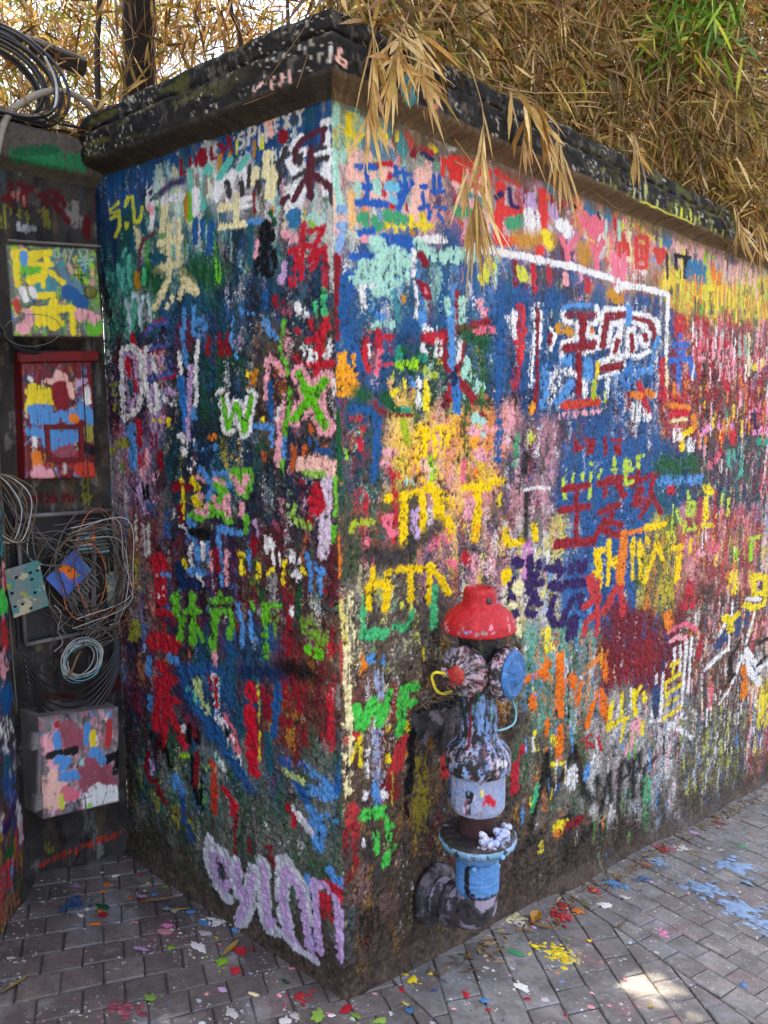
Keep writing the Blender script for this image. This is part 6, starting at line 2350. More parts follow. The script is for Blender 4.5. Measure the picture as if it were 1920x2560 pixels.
# bundles of old cable climbing the niche's dark side
for bi, (x0, lab) in enumerate(((-.405, 'bundle of thin brown cables climbing the dark side of the niche'), (-.45, 'bundle of black cables climbing beside the thin brown ones'))):
    cb = empty('cable_bundle', (x0, YB-.03, gz(x0, YB))); tag(cb, lab, 'cable')
    for i in range(9):
        ox, oy = wr_.normal(0, .014), wr_.normal(0, .012)
        P = [(ox+wr_.normal(0, .008), -abs(oy)-.004, z) for z in (0.55, 0.9, 1.15, 1.45, 1.8, 2.1, 2.42)]
        link('cable', tube_mesh('cable', catmull(P, 6), .0026 if bi == 0 else .0042, 6), (M_WIREB, M_WIREG)[i % 2] if bi == 0 else M_BLACK, cb)
sl_ = empty('slack_loop', (-.40, YB-.06, 1.36)); tag(sl_, 'loose hoops of pale wire beside the red cabinet', 'wire')
for i in range(5):
    P = [(-.05, 0, .06), (-.01+.01*i, -.02, .04), (.035+.012*i, -.03, -.06+.01*i), (.01+.008*i, -.02, -.15), (-.05, -.01, -.13+.012*i)]
    link('wire', tube_mesh('wire', catmull([(x, y-.008*i, z) for x, y, z in P], 7), .0019, 5), M_WIREW if i % 2 else M_WIREB, sl_)
th_ = empty('thin_wire_ring', (-.255, YB-.135, 1.84)); tag(th_, 'single thin wire ring hanging across the yellow painted box', 'wire')
link('wire', tube_mesh('wire', [(.085*math.cos(t)-.05, -.004, .045*math.sin(t)-.02+.01*math.cos(t)) for t in np.linspace(0, 6.4, 46)], .0011, 5), M_WIREG, th_)

# corrugated conduits: a ribbed tube
def conduit(name, P, rad, mat, label):
    path = catmull(P, 40); L_ = np.concatenate([[0], np.cumsum(np.linalg.norm(np.diff(path, axis=0), axis=1))])
    s_ = np.arange(0, L_[-1], 0.0016); path = np.stack([np.interp(s_, L_, path[:, k_]) for k_ in range(3)], 1)
    b0 = path[0].copy(); o = link(name, tube_mesh(name, path-b0, rad*(1+0.10*np.sin(s_*2*math.pi/0.0064)), 12), mat); o.location = b0; tag(o, label, 'conduit')
conduit('corrugated_conduit', [(-.36, YB-.10, 2.30), (-.30, YB-.05, 2.42), (-.222, YB-.02, 2.495), (-.144, YB, 2.543), (-.078, YB, 2.558), (0.0, YB+.02, 2.546), (.058, YB+.06, 2.505), (.09, YB+.10, 2.44)], .0095, M_CONDUIT, 'pale ribbed conduit arching over the niche wall')
conduit('corrugated_conduit', [(-.47, YB-.15, 1.92), (-.40, YB-.14, 1.83), (-.34, YB-.10, 1.775), (-.26, YB-.06, 1.765), (-.18, YB-.03, 1.775)], .0085, M_BLACK, 'black ribbed conduit sagging between the grey and red boxes')
# big black coil on top of the niche wall
kc = empty('cable_coil', (-.27, YB+.02, 2.425)); tag(kc, 'large coil of thick black cable lying on top of the niche wall', 'cable coil')
for i in range(12):
    ra_ = .135+.009*(i % 5)+wr_.normal(0, .004); a0 = wr_.random()*6; tilt = .25+wr_.normal(0, .05)
    path = np.array([(ra_*1.1*math.cos(a0+t)-.01, ra_*math.sin(a0+t)*tilt+.05*(i % 3)-.03+.006*math.sin(2*t+i), .13+.86*ra_*math.sin(a0+t)) for t in np.linspace(0, 6.6, 56)])
    path[:, 2] = np.maximum(path[:, 2], .006)
    link('cable', tube_mesh('cable', path, .0052, 8), M_BLACK, kc)
link('white_tail', tube_mesh('white_tail', catmull([(.10, -.06, .20), (.13, -.06, .14), (.125, -.06, .07), (.09, -.05, .02)], 8), .004, 7), M_WIREW, kc)
link('tie', tube_mesh('tie', [(.085+.012*math.cos(t), -.06, .025+.016*math.sin(t)) for t in np.linspace(0, 6.3, 16)], .002, 5), M_WIREW, kc)
o = link('black_pole', tube_mesh('black_pole', [(-.6, YB+.32, 2.84), (-.1, YB+.30, 2.79), (.14, YB+.28, 2.765)], .032, 12), M_BLACK); tag(o, 'thick black pole lying across above the cable coil', 'pole')
o = link('roof_cable', tube_mesh('roof_cable', catmull([(-.12, YB-.03, 2.45), (-.05, YB-.02, 2.455), (.02, YB-.01, 2.452), (.055, YB, 2.43), (.06, YB+.01, 2.40)], 8), .0045, 7), M_BLACK); tag(o, 'single black cable running from the coil over the coping end', 'cable')

# ------------------------------------------------------------------ wall hydrant
hy = empty('fire_hydrant', (.378, -.172, 0)); tag(hy, 'old wall hydrant with a red cap, its barrel crusted in blue and white paint', 'hydrant')
K_ = tuple(lin((34, 30, 30)))
M_HRED = mat_patchy('hydrant_red', [tuple(lin((188, 20, 30))), (tuple(lin((214, 40, 46))), .52, .6), (tuple(lin((140, 18, 26))), .60, 1.6), (tuple(lin((196, 120, 116))), .70, 2.2)], 22, 1.0, 0.4, 0.55, 0.004)
M_HBAR = mat_patchy('hydrant_barrel', [K_, (tuple(lin((70, 84, 52))), .50, .8), (tuple(lin((116, 154, 204))), .49, 1.1), (tuple(lin((160, 178, 212))), .57, 1.5), (tuple(lin((26, 22, 24))), .60, 2.4)], 16, 4.0, 0.5, 0.9, 0.006)
M_HBOD = mat_patchy('hydrant_body', [K_, (tuple(lin((176, 184, 206))), .42, .8), (tuple(lin((134, 164, 206))), .56, 1.1), (tuple(lin((30, 26, 28))), .66, 2.2)], 17, 9.0, 0.5, 0.7, 0.005)
M_HBLU = mat_patchy('hydrant_blue', [tuple(lin((84, 146, 200))), (tuple(lin((112, 168, 216))), .52, 1), (tuple(lin((40, 60, 84))), .66, 2)], 18, 5.0, 0.45, 0.8, 0.005)
M_HDRK = mat_patchy('hydrant_dark', [tuple(lin((44, 42, 44))), (tuple(lin((96, 86, 92))), .56, .8), (tuple(lin((24, 22, 24))), .56, 1.6), (tuple(lin((64, 92, 112))), .66, 1.2)], 15, 7.0, 0.55, 0.7, 0.005)
M_HELB = mat_patchy('hydrant_elbow', [tuple(lin((60, 54, 56))), (tuple(lin((150, 138, 152))), .50, .6), (tuple(lin((30, 26, 28))), .58, 1.3), (tuple(lin((120, 60, 64))), .68, 2)], 13, 3.0, 0.55, 0.6, 0.004)
M_HLEFT = mat_patchy('outlet_pink', [tuple(lin((92, 84, 90))), (tuple(lin((214, 168, 178))), .47, 1.0), (tuple(lin((190, 40, 50))), .58, .9), (tuple(lin((140, 170, 200))), .62, 1.6), (tuple(lin((40, 34, 36))), .64, 2.4)], 18, 6.0, 0.4, 0.8, 0.005)
M_HRIM = mat_patchy('outlet_rim_pink', [tuple(lin((214, 178, 192))), (tuple(lin((180, 70, 80))), .58, 1.2), (tuple(lin((60, 54, 60))), .60, 2.0)], 20, 8.0, 0.4, 0.8, 0.005)
M_HOUT = mat_patchy('outlet_blue', [tuple(lin((52, 122, 176))), (tuple(lin((84, 152, 204))), .54, 1), (tuple(lin((30, 74, 116))), .60, 1.8)], 22, 2.0, 0.4, 0.9, 0.006)
PAL.update({k: lin(v) for k, v in dict(H1=(112,150,200), H2=(84,140,196), H3=(168,176,204), H4=(70,80,48), H5=(204,176,186), H6=(46,108,164), H7=(150,18,26), H8=(190,24,34), H9=(206,44,48)).items()})
cap_ = lathe_painted('cap', [(.0, .990), (.072, .984), (.096, .979), (.1025, .984), (.1025, .994), (.098, 1.010), (.086, 1.030), (.066, 1.047), (.050, 1.055), (.0455, 1.062), (.0440, 1.088), (.040, 1.098), (.031, 1.101), (.028, 1.096), (.0, 1.096)],
    [(.98, 1.1, ['H8', 'H9', 'H7', 'H8'], 7), (1.0, 1.1, ['H9', 'H8', 'P'], 1), (.978, .992, ['s', 'P', 'k', 'lw'], 7)], [('s', 14, [(-2.6, .995), (-2.4, 1.0)], 'd'), ('b', 10, [(-2.9, .996), (-2.8, 1.002)], 'd')], lump=.0024, seed=11, parent=hy, base=(176, 22, 32))
link('bolt_hole', lathe('bolt_hole', [(0, 0), (.0085, 0), (.0085, .006), (0, .006)], 14, 0, 1, axis=(-.35, -.94, 0)), M_BLACK, cap_).location = (-.35*.041, -.94*.041, 1.071)
lathe_painted('barrel', [(.0, .988), (.060, .986), (.056, .94), (.052, .90), (.050, .83), (.051, .74), (.053, .688), (.058, .668), (.078, .650), (.089, .632), (.0925, .606), (.0915, .586), (.085, .576), (.0, .574)],
    [(.99, .80, ['H4', 'K', 'k', 'H4', 'bn', 'D', 't'], 7), (.80, .66, ['H1', 'K', 'H3', 'H1', 'H1', 'em2'], 9), (.68, .57, ['H3', 'H1', 'H3', 'H5', 'K', 'p2', 's'], 13)],
    [('H4', 24, [(-2.45, .945), (-2.45, .915)]), ('g', 22, [(-2.55, .83), (-2.5, .80)], 'd'), ('H1', 34, [(-2.3, .80), (-2.35, .76), (-2.45, .70)], 'd'), ('H1', 30, [(-2.0, .74), (-2.1, .68)], 'd'), ('H1', 18, [(-2.6, .755), (-2.5, .72)]), ('D', 20, [(-3.0, .80), (-3.0, .66)], 'd'), ('em2', 14, [(-1.75, .76), (-1.7, .745)]), ('W2', 26, [(-1.9, .625), (-1.6, .62)], 'd'), ('K', 22, [(-2.7, .70), (-2.4, .68)], 'd'), ('R', 9, [(-2.1, .855), (-2.1, .845)])], lump=.0034, seed=12, parent=hy)
ol = lathe_painted('outlet', [(0, .02), (.034, .02), (.034, .058), (.060, .062), (.067, .070), (.068, .092), (.061, .101), (.048, .105), (.038, .106), (.034, .118), (.026, .124), (.012, .127), (0, .127)],
    [(.02, .13, ['H5', 'k', 's', 'H5', 'p2', 'H3'], 14), (.06, .10, ['H5', 's', 'k', 'P', 'R3'], 8)], [('H1', 22, [(.6, .09), (.8, .10)], 'd'), ('R', 18, [(2.2, .104), (2.9, .106)], 'd')], n=96, lump=.0034, seed=21, axis=(-1, -.10, .0), parent=hy); ol.location = (0, 0, .885)
lathe_painted('outlet_nut', [(0, .116), (.024, .118), (.025, .126), (.019, .133), (.008, .136), (0, .136)], [(.116, .136, ['R', 'R', 'oy', 'D', 'R3'], 14)], n=48, lump=.002, seed=22, axis=(-1, -.10, 0), parent=ol, base=(170, 40, 40))
orr = lathe_painted('outlet', [(0, .02), (.040, .02), (.040, .062), (.069, .068), (.075, .078), (.075, .094), (.066, .102), (0, .104)], [(.02, .105, ['H5', 'lw', 'H5', 'k', 'D', 'P', 'bn'], 16)], [('R', 20, [(-.3, .075), (.2, .09)], 'd')], n=96, lump=.0034, seed=23, axis=(.10, -1, 0), parent=hy); orr.location = (0, 0, .872)
lathe_painted('outlet_plate', [(0, .100), (.065, .101), (.067, .107), (.058, .115), (.040, .111), (.028, .117), (.022, .125), (.010, .128), (0, .128)], [(.1, .128, ['H6', 'H6', 'B2', 'N', 'H2'], 9)], [('s', 12, [(1.0, .122), (1.4, .125)], 'd')], n=84, lump=.0036, seed=24, axis=(.10, -1, 0), parent=orr, base=(46, 104, 158))
lathe_painted('body_cylinder', [(0, .578), (.074, .578), (.0765, .570), (.0765, .476), (.072, .462), (.060, .455), (0, .454)],
    [(.578, .455, ['H3', 'H1', 'H3', 's', 'lw', 'H3'], 14), (.578, .455, ['K', 'k'], 0.7)], [('R2', 30, [(-2.12, .522), (-2.02, .510)]), ('R2', 26, [(-2.22, .508), (-1.98, .516)], 'd'), ('Y', 9, [(-2.42, .545), (-2.40, .533)]), ('p2', 14, [(-3.0, .51), (-2.95, .47)], 'd'), ('K', 26, [(-2.85, .54), (-2.8, .48)], 'd')], lump=.0014, seed=13, parent=hy, base=(150, 158, 184))
link('neck', lathe('neck', [(0, .46), (.052, .46), (.050, .43), (.052, .39), (0, .385)], 40, .002, 14), mat_plain('rusty_neck', tuple(lin((66, 34, 30))), 0.8, 0.6, 40, 0.6, 0.004), hy)
fl = lathe_painted('flange', [(0, .392), (.060, .392), (.098, .388), (.107, .384), (.109, .374), (.107, .362), (.100, .358), (0, .357)], [(.393, .357, ['k', 'K', 'k', 'n', 'D', 's', 'H3'], 8)], [('H3', 24, [(-1.9, .390), (-1.4, .389), (-.9, .390)], 'd'), ('lw', 18, [(-2.5, .389), (-2.1, .388)], 'd')], lump=.0026, seed=15, parent=hy)
M_RIMB = mat_patchy('flange_rim_paint', [tuple(lin((92, 132, 150))), (tuple(lin((120, 150, 176))), .52, 1), (tuple(lin((36, 38, 42))), .56, 2)], 18, 2.5)
link('flange_rim', lathe('flange_rim', [(.104, .360), (.111, .361), (.1125, .370), (.110, .379), (.104, .380)], 64, .0016, 16), M_RIMB, fl)
M_LUMP = mat_patchy('white_paint_lumps', [tuple(lin((190, 190, 206))), (tuple(lin((150, 164, 198))), .52, 1), (tuple(lin((110, 50, 60))), .62, 2), (tuple(lin((60, 56, 60))), .66, 2.4)], 30, 3.3, 0.5, 0.8, 0.004)
lr = random.Random(3)
for (ax, n_, hgt) in ((-2.35, 9, .030), (-1.75, 9, .034), (-2.05, 6, .008), (-1.35, 8, .018), (-.8, 6, .012)):
    pts = []
    for i in range(n_):
        a_ = ax+lr.uniform(-.11, .11); q_ = .085+lr.uniform(-.009, .008); pts.append((q_*math.cos(a_), q_*math.sin(a_), .392+lr.random()*hgt, lr.uniform(.007, .011)))
    link('paint_lump', lump_mesh('paint_lump', pts, int(-ax*100)), M_LUMP, hy)
lathe_painted('ring', [(0, .358), (.054, .357), (.058, .350), (.058, .316), (.053, .306), (0, .305)], [(.358, .305, ['H1', 'H2', 'H2', 's', 'k'], 8)], n=90, lump=.0016, seed=17, parent=hy, base=(80, 130, 180))
lathe_painted('valve_body', [(0, .308), (.054, .307), (.061, .298), (.0625, .262), (.0600, .258), (.0630, .252), (.0615, .220), (.057, .210), (0, .209)], [(.308, .209, ['H2', 'H1', 'H2', 'b'], 8)], [('K', 40, [(-3.1, .30), (-2.95, .23)], 'd'), ('k', 24, [(-2.8, .215), (-1.5, .213)], 'd')], n=96, lump=.0030, seed=18, parent=hy, base=(84, 142, 196))
el = catmull([(0, 0, .225), (0, 0, .19), (0, .004, .165), (0, .022, .146), (0, .05, .136), (0, .09, .134), (0, .14, .134), (0, .18, .134)], 7)
elb = link('elbow', tube_mesh('elbow', el, np.interp(np.linspace(0, 1, len(el)), [0, .3, .6, 1], [.056, .060, .059, .056]), 40), M_HELB, hy)
link('wall_flange', lathe('wall_flange', [(0, .0), (.088, .0), (.090, .006), (.088, .026), (.074, .032), (0, .033)], 44, .002, 19, axis=(0, -1, 0)), M_HDRK, hy).location = (0, .165, .134)
link('elbow_collar', lathe('elbow_collar', [(0, .0), (.068, .0), (.071, .006), (.069, .022), (0, .023)], 44, .002, 29, axis=(0, -1, 0)), M_HDRK, hy).location = (0, .095, .134)
for a_, z_ in ((-.55, .27), (3.6, .31), (-1.9, .365), (-.3, .372)):
    link('bolt', lathe('bolt', [(0, 0), (.007, 0), (.007, .009), (.004, .012), (0, .012)], 8, .0004, 5, axis=(math.cos(a_), math.sin(a_), 0)), M_CYAN if z_ < .3 else M_HBLU, hy).location = (math.cos(a_)*(.060 if z_ < .34 else .108), math.sin(a_)*(.060 if z_ < .34 else .108), z_)
# wires hanging from the outlets
yw = tube_mesh('yellow_wire', catmull([(.30, -.168, .862), (.258, -.12, .878), (.2585, -.10, .864), (.262, -.10, .846), (.276, -.10, .820), (.302, -.10, .802), (.345, -.10, .796), (.392, -.105, .800)], 8), .0042, 8)
o = link('wire_loop', yw, M_YEL); tag(o, 'yellow painted wire loop hanging from the pink and red outlet', 'wire')
o = link('wire_loop', tube_mesh('teal_wire', catmull([(.40, -.285, .845), (.43, -.26, .80), (.465, -.23, .765), (.49, -.225, .725), (.482, -.225, .694), (.448, -.22, .686), (.41, -.215, .690)], 8), .0032, 8), M_CYAN); tag(o, 'pale teal wire loop hanging from the blue outlet', 'wire')
# broken pipe collar stuck in the wall beside the hydrant, heaped with twigs
bc = empty('broken_collar', (.42, -.0, .66)); tag(bc, 'broken rusty collar jutting from the wall, heaped with dirt and twigs', 'bracket')
prf = []
n_a, n_h = 34, 9
V_ = []; r2 = np.random.default_rng(44)
for j in range(n_h):
    f = j/(n_h-1)
    for i in range(n_a):
        a_ = math.pi*(i/(n_a-1)); q_ = (.125-.045*f**1.5)*(1+.08*math.sin(7*a_+3*f)+.05*r2.normal())
        zz = .068-.16*f*(0.55+.45*math.sin(3*a_+1.3)**2)
        V_.append((-q_*math.cos(a_)*.95, -q_*math.sin(a_)*.62+.008, zz+r2.normal(0, .004)))
link('shell', mesh_np('shell', np.array(V_), grid_faces(n_h, n_a)), M_HDRK, bc)
lv = [(-.125*math.cos(a_)*.95*k, -.125*math.sin(a_)*.62*k+.006, .066+r2.normal(0, .004)) for k in (1.0, .6, .0) for a_ in np.linspace(0, math.pi, n_a)]
link('dirt_fill', mesh_np('dirt_fill', np.array(lv), grid_faces(3, n_a)), mat_plain('dark_dirt', tuple(lin((48, 44, 38))), 0.95, 0.5, 80, 0.8, 0.006), bc)
for i in range(34):
    a_ = r2.uniform(0, math.pi); q_ = r2.uniform(.02, .12); x0, y0 = -q_*math.cos(a_), -q_*math.sin(a_)*.62; d_ = r2.normal(0, 1, 2); d_ /= np.linalg.norm(d_); L_ = r2.uniform(.03, .08)
    link('twig', tube_mesh('twig', [(x0-d_[0]*L_/2, min(y0-d_[1]*L_/2, -.004), .070+r2.uniform(0, .02)), (x0, y0, .078+r2.uniform(0, .018)), (x0+d_[0]*L_/2, min(y0+d_[1]*L_/2, -.004), .070+r2.uniform(0, .016))], .0016, 4), (M_WIREB, M_DARK)[i % 2], bc)
# ------------------------------------------------------------------ dry bamboo above the walls
def mat_leaf(name, rough=0.5, tr=0.16):
    m, t, b = newmat(name); a = attr(t)
    n = nodes_noise(t, 60, 3, 0.6); c = mixc(t, 1.0, a.outputs['Color'], ramp(t, n.outputs[0], [(0.3, (0.75, 0.72, 0.68)), (0.7, (1.1, 1.08, 1.05))]).outputs[0], 'MULTIPLY')
    t.links.new(c, b.inputs['Base Color']); b.inputs['Roughness'].default_value = rough; b.inputs['Specular IOR Level'].default_value = 0.3
    tl_ = t.nodes.new('ShaderNodeBsdfTranslucent'); t.links.new(c, tl_.inputs[0])
    mx = t.nodes.new('ShaderNodeMixShader'); mx.inputs[0].default_value = tr
    t.links.new(b.outputs[0], mx.inputs[1]); t.links.new(tl_.outputs[0], mx.inputs[2]); t.links.new(mx.outputs[0], t.nodes['Material Output'].inputs[0])
    return m
M_LEAF = mat_leaf('dry_bamboo_leaf'); M_STEM = mat_plain('dry_bamboo_stem', tuple(lin((168, 132, 78))), 0.6, 0.45, 20)
DRY = lin([(208, 172, 104), (190, 150, 84), (168, 122, 62), (140, 98, 50), (222, 192, 132), (176, 146, 74), (112, 78, 44), (196, 160, 110)])
OLIVE = lin([(150, 148, 60), (120, 130, 44), (176, 170, 70), (92, 104, 36)])
GREEN = lin([(96, 150, 44), (70, 120, 36), (140, 180, 60), (190, 196, 70)])
def blades(P, D, L, W, col, r):
    """n leaf blades: base P, direction D, length L, width W, drooping under their weight"""
    n = len(P); D = D/np.linalg.norm(D, axis=1)[:, None]
    sd_ = np.cross(D, r.normal(0, 1, (n, 3))); sd_ /= np.linalg.norm(sd_, axis=1)[:, None]+1e-9
    nr_ = np.cross(sd_, D); dr = r.uniform(0.02, 0.30, n)[:, None]*L[:, None]; g_ = np.array([0, 0, -1.0])
    st = []
    for f, wf in ((0.28, 0.85), (0.62, 1.0)):
        c_ = P+D*(L*f)[:, None]+g_*dr*f*f+nr_*(W*0.2)[:, None]
        st += [c_-sd_*(W*wf/2)[:, None]-nr_*(W*0.25)[:, None], c_+sd_*(W*wf/2)[:, None]-nr_*(W*0.25)[:, None]]
    V = np.stack([P, st[0], st[1], st[2], st[3], P+D*L[:, None]+g_*dr], 1).reshape(-1, 3)
    b = (np.arange(n)*6)[:, None]
    T = np.concatenate([b+np.array([0, 1, 2]), b+np.array([1, 3, 4]), b+np.array([1, 4, 2]), b+np.array([3, 5, 4])])
    return V, T, np.repeat(col, 6, axis=0)
def strands(P, Q, sag, rad, col, r):
    """thin stems from P to Q as three-sided two-piece tubes"""
    n = len(P); M = (P+Q)/2+sag; ax = Q-P; ax /= np.linalg.norm(ax, axis=1)[:, None]+1e-9
    s1 = np.cross(ax, [0.31, 0.52, 0.79]); s1 /= np.linalg.norm(s1, axis=1)[:, None]+1e-9; s2 = np.cross(ax, s1)
    V = []
    for C_, k in ((P, 1.0), (M, 0.85), (Q, 0.45)):
        for a_ in (0, 2.094, 4.189): V.append(C_+(s1*math.cos(a_)+s2*math.sin(a_))*(rad*k)[:, None])
    V = np.stack(V, 1).reshape(-1, 3); b = (np.arange(n)*9)[:, None]; T = []
    for o_ in (0, 3):
        for i in range(3):
            j = (i+1) % 3; T += [b+np.array([o_+i, o_+j, o_+3+j]), b+np.array([o_+i, o_+3+j, o_+3+i])]
    return V, np.concatenate(T), np.repeat(col, 9, axis=0)
def join(parts):
    V, T, C_ = [], [], []; b = 0
    for v, t, c in parts: V.append(v); T.append(t+b); C_.append(c); b += len(v)
    return np.concatenate(V), np.concatenate(T), np.concatenate(C_)
def palette(r, n, P, mix):
    c = DRY[r.integers(0, len(DRY), n)]*r.uniform(0.6, 1.1, (n, 1))
    k = r.random(n) < mix; c[k] = OLIVE[r.integers(0, 4, k.sum())]*r.uniform(0.7, 1.1, (k.sum(), 1))
    return c
def thicket(name, n, region, label, mix, Lr, Wr, seed, nst, down=0.75, cat='bamboo', group='dry bamboo growing behind the walls', clump=None):
    """region(r, n) -> points; leaves hang in tufts along thin stems"""
    r = np.random.default_rng(seed); nt_ = n//9
    tp = region(r, nt_); td = r.normal(0, 0.6, (nt_, 3)); td[:, 2] -= down
    tuft = np.repeat(np.arange(nt_), 9); n = len(tuft)
    P = tp[tuft]+r.normal(0, 0.035, (n, 3)); D = td[tuft]*0.8+r.normal(0, 0.45, (n, 3))
    L = r.uniform(*Lr, n); W = r.uniform(*Wr, n); tone = (r.uniform(0.40, 1.40, nt_)[tuft]*r.uniform(0.75, 1.2, n))[:, None]
    parts = [blades(P, D, L, W, palette(r, n, P, mix)*tone, r)]
    if nst:
        sp = region(r, nst); sd2 = r.normal(0, 0.55, (nst, 3)); sd2[:, 2] -= 0.35; ln = r.uniform(0.10, 0.40, nst)[:, None]
        parts.append(strands(sp, sp+sd2*ln, np.stack([np.zeros(nst), np.zeros(nst), r.uniform(-.02, .05, nst)], 1), r.uniform(.0009, .0020, nst), palette(r, nst, sp, mix*.5)*0.9, r))
    V, T, C_ = join(parts)
    return mesh_np(name, V, T, C_, smooth=False)
# the hedge of dead foliage hanging above the long wall
def reg_right(r, n):
    out = np.zeros((0, 3))
    while len(out) < n:
        x = r.uniform(-.05, 4.9, n*2); z = 2.44+r.power(0.8, n*2)*1.75; dpt = np.where(r.random(n*2) < .72, r.exponential(0.16, n*2), r.uniform(0.2, 1.3, n*2))
        yf = 0.02-0.05*np.sin(x*2.3+1)+0.16*(z-2.5)+0.10*np.sin(x*1.7+z*2.2)-0.10*np.sin(x*4.1-z*3.0)*np.clip(z-2.5, 0, 1)
        y = yf+dpt; ok = (y < np.where(x < 1.0, 0.05+0.52*x, 1.6)) & (z > 2.50-0.05*np.clip(-y*8, 0, 1)) & ~((y < 0.30) & (z < 2.50))
        out = np.concatenate([out, np.stack([x, y, z], 1)[ok]])
    return out[:n]
hedge = link('dry_foliage', thicket('dry_foliage', 62000, reg_right, '', 0.12, (.06, .18), (.005, .012), 301, 9000), M_LEAF)
tag(hedge, 'dense mat of dead golden bamboo leaves heaped above the long wall', 'bamboo', kind='stuff')
# thinner thicket behind the niche, sky showing between the leaves
def reg_left(r, n):
    out = np.zeros((0, 3))
    while len(out) < n:
        x = r.uniform(-1.0, 1.9, n*2); y = r.uniform(1.25, 3.4, n*2); z = 2.2+r.random(n*2)*2.6
        cl = np.sin(x*3.1+y*1.3)+np.sin(y*2.7-z*2.1+1.0)+np.sin(z*3.3+x*2.0)
        ok = (cl > -0.5+r.normal(0, .5, n*2)) & (y > 1.25+0.3*np.clip(x, 0, 2))
        out = np.concatenate([out, np.stack([x, y, z], 1)[ok]])
    return out[:n]
th_l = link('dry_foliage', thicket('dry_foliage', 26000, reg_left, '', 0.22, (.07, .20), (.006, .014), 311, 3400, down=0.55), M_LEAF)
tag(th_l, 'loose thicket of dead bamboo leaves behind the niche, bright sky between them', 'bamboo', kind='stuff')
# dead tufts caught in front of the trunk
r_ = np.random.default_rng(317); n_ = 300; gp = np.stack([r_.uniform(.22, .85, n_), r_.uniform(1.30, 1.52, n_), r_.uniform(2.5, 3.3, n_)], 1); gd_ = r_.normal(0, .5, (n_, 3)); gd_[:, 2] -= .8
V_, T_, C_ = blades(gp, gd_, r_.uniform(.07, .19, n_), r_.uniform(.006, .015, n_), palette(r_, n_, gp, .1)*r_.uniform(.4, 1.1, (n_, 1)), r_)
tag(link('hanging_leaves', mesh_np('hanging_leaves', V_, T_, C_, False), M_LEAF), 'dead leaves hanging in front of the thick dark trunk', 'bamboo', kind='stuff')
# a pocket of living leaves among the dead ones
r_ = np.random.default_rng(319); n_ = 900; gp = np.array([2.32, .12, 3.30])+r_.normal(0, 1, (n_, 3))*np.array([.17, .12, .14]); gd_ = r_.normal(0, .5, (n_, 3)); gd_[:, 2] -= .5
V_, T_, C_ = blades(gp, gd_, r_.uniform(.08, .17, n_), r_.uniform(.008, .018, n_), GREEN[r_.integers(0, 4, n_)]*r_.uniform(.6, 1.2, (n_, 1)), r_)
tag(link('green_foliage', mesh_np('green_foliage', V_, T_, C_, False), M_LEAF), 'pocket of living green bamboo leaves amid the dead ones above the long wall', 'bamboo', kind='stuff')
# green and yellow growth farther back
def reg_far(r, n):
    c = np.array([(2.6, 1.9, 4.0), (3.3, 2.2, 4.1), (3.9, 1.8, 4.3), (1.2, 5.4, 4.2), (-.2, 5.6, 3.6), (.6, 5.2, 3.3), (2.2, 5.0, 4.9), (-1.0, 5.4, 4.6), (1.9, 4.6, 3.8)]); k = r.integers(0, len(c), n)
    return c[k]+r.normal(0, 1, (n, 3))*np.where(k[:, None] < 3, .32, .62)
r_ = np.random.default_rng(321); nf = 9000; fp = reg_far(r_, nf); fd = r_.normal(0, .6, (nf, 3)); fd[:, 2] -= .2
fcol = np.where((r_.random(nf) < .6)[:, None], GREEN[r_.integers(0, 4, nf)], OLIVE[r_.integers(0, 4, nf)])
V_, T_, C_ = blades(fp, fd, r_.uniform(.10, .22, nf), r_.uniform(.012, .026, nf), fcol, r_)
far = link('green_foliage', mesh_np('green_foliage', V_, T_, C_, False), M_LEAF); tag(far, 'sunlit green leaves of living bamboo beyond the dead foliage', 'bamboo', kind='stuff')
# unseen bamboo canopy, added to shade walls and paving, with a sun gap
def reg_over(r, n):
    out = np.zeros((0, 3))
    while len(out) < n:
        x = r.uniform(-0.9, 5.5, n); y = r.uniform(-0.5, 1.9, n); z = 4.1+r.random(n)*1.6+0.25*np.sin(x*1.3)
        gap = ((x-1.17-.10*(z-4.9))**2/.035+(y-.20-.16*(z-4.9))**2/.022) < 1
        ok = ~gap & (y < np.where(x < .25, 1.7, .38+.1*np.sin(x*3)))
        out = np.concatenate([out, np.stack([x, y, z], 1)[ok]])
    return out[:n]
r_ = np.random.default_rng(331); no = 19000; op = reg_over(r_, no); od = r_.normal(0, .7, (no, 3)); od[:, 2] -= .2
V_, T_, C_ = blades(op, od, r_.uniform(.14, .28, no), r_.uniform(.024, .05, no), palette(r_, no, op, .35), r_)
ov = link('unseen_shade_canopy', mesh_np('unseen_shade_canopy', V_, T_, C_, False), M_LEAF); tag(ov, 'unseen bamboo canopy added overhead to shade the walls and lane', 'bamboo', kind='stuff')
# trunk and culms
M_TRUNK = mat_plain('dark_bark', tuple(lin((34, 24, 20))), 0.9, 0.5, 18, 0.6, 0.006)
def pole(name, P, r0, r1, mat, label, cat, nodes=True, group=None):
    b0 = np.array(P[0], float); path = catmull([np.array(p)-b0 for p in P], 14); n = len(path); rad = np.linspace(r0, r1, n)
    if nodes: rad = rad*(1+0.10*(np.arange(n) % 7 == 0))
    else: rad = rad*(1+0.05*np.sin(np.arange(n)*1.3)+0.03*np.sin(np.arange(n)*3.1))
    o = link(name, tube_mesh(name, path, rad, 12), mat); o.location = b0; tag(o, label, cat, group); return o
pole('tree_trunk', [(.56, YB+.62, 0), (.56, YB+.61, 1.8), (.565, YB+.60, 2.7), (.59, YB+.6, 3.3), (.63, YB+.62, 4.6)], .075, .060, M_TRUNK, 'thick dark tree trunk rising behind the niche wall', 'tree', False)
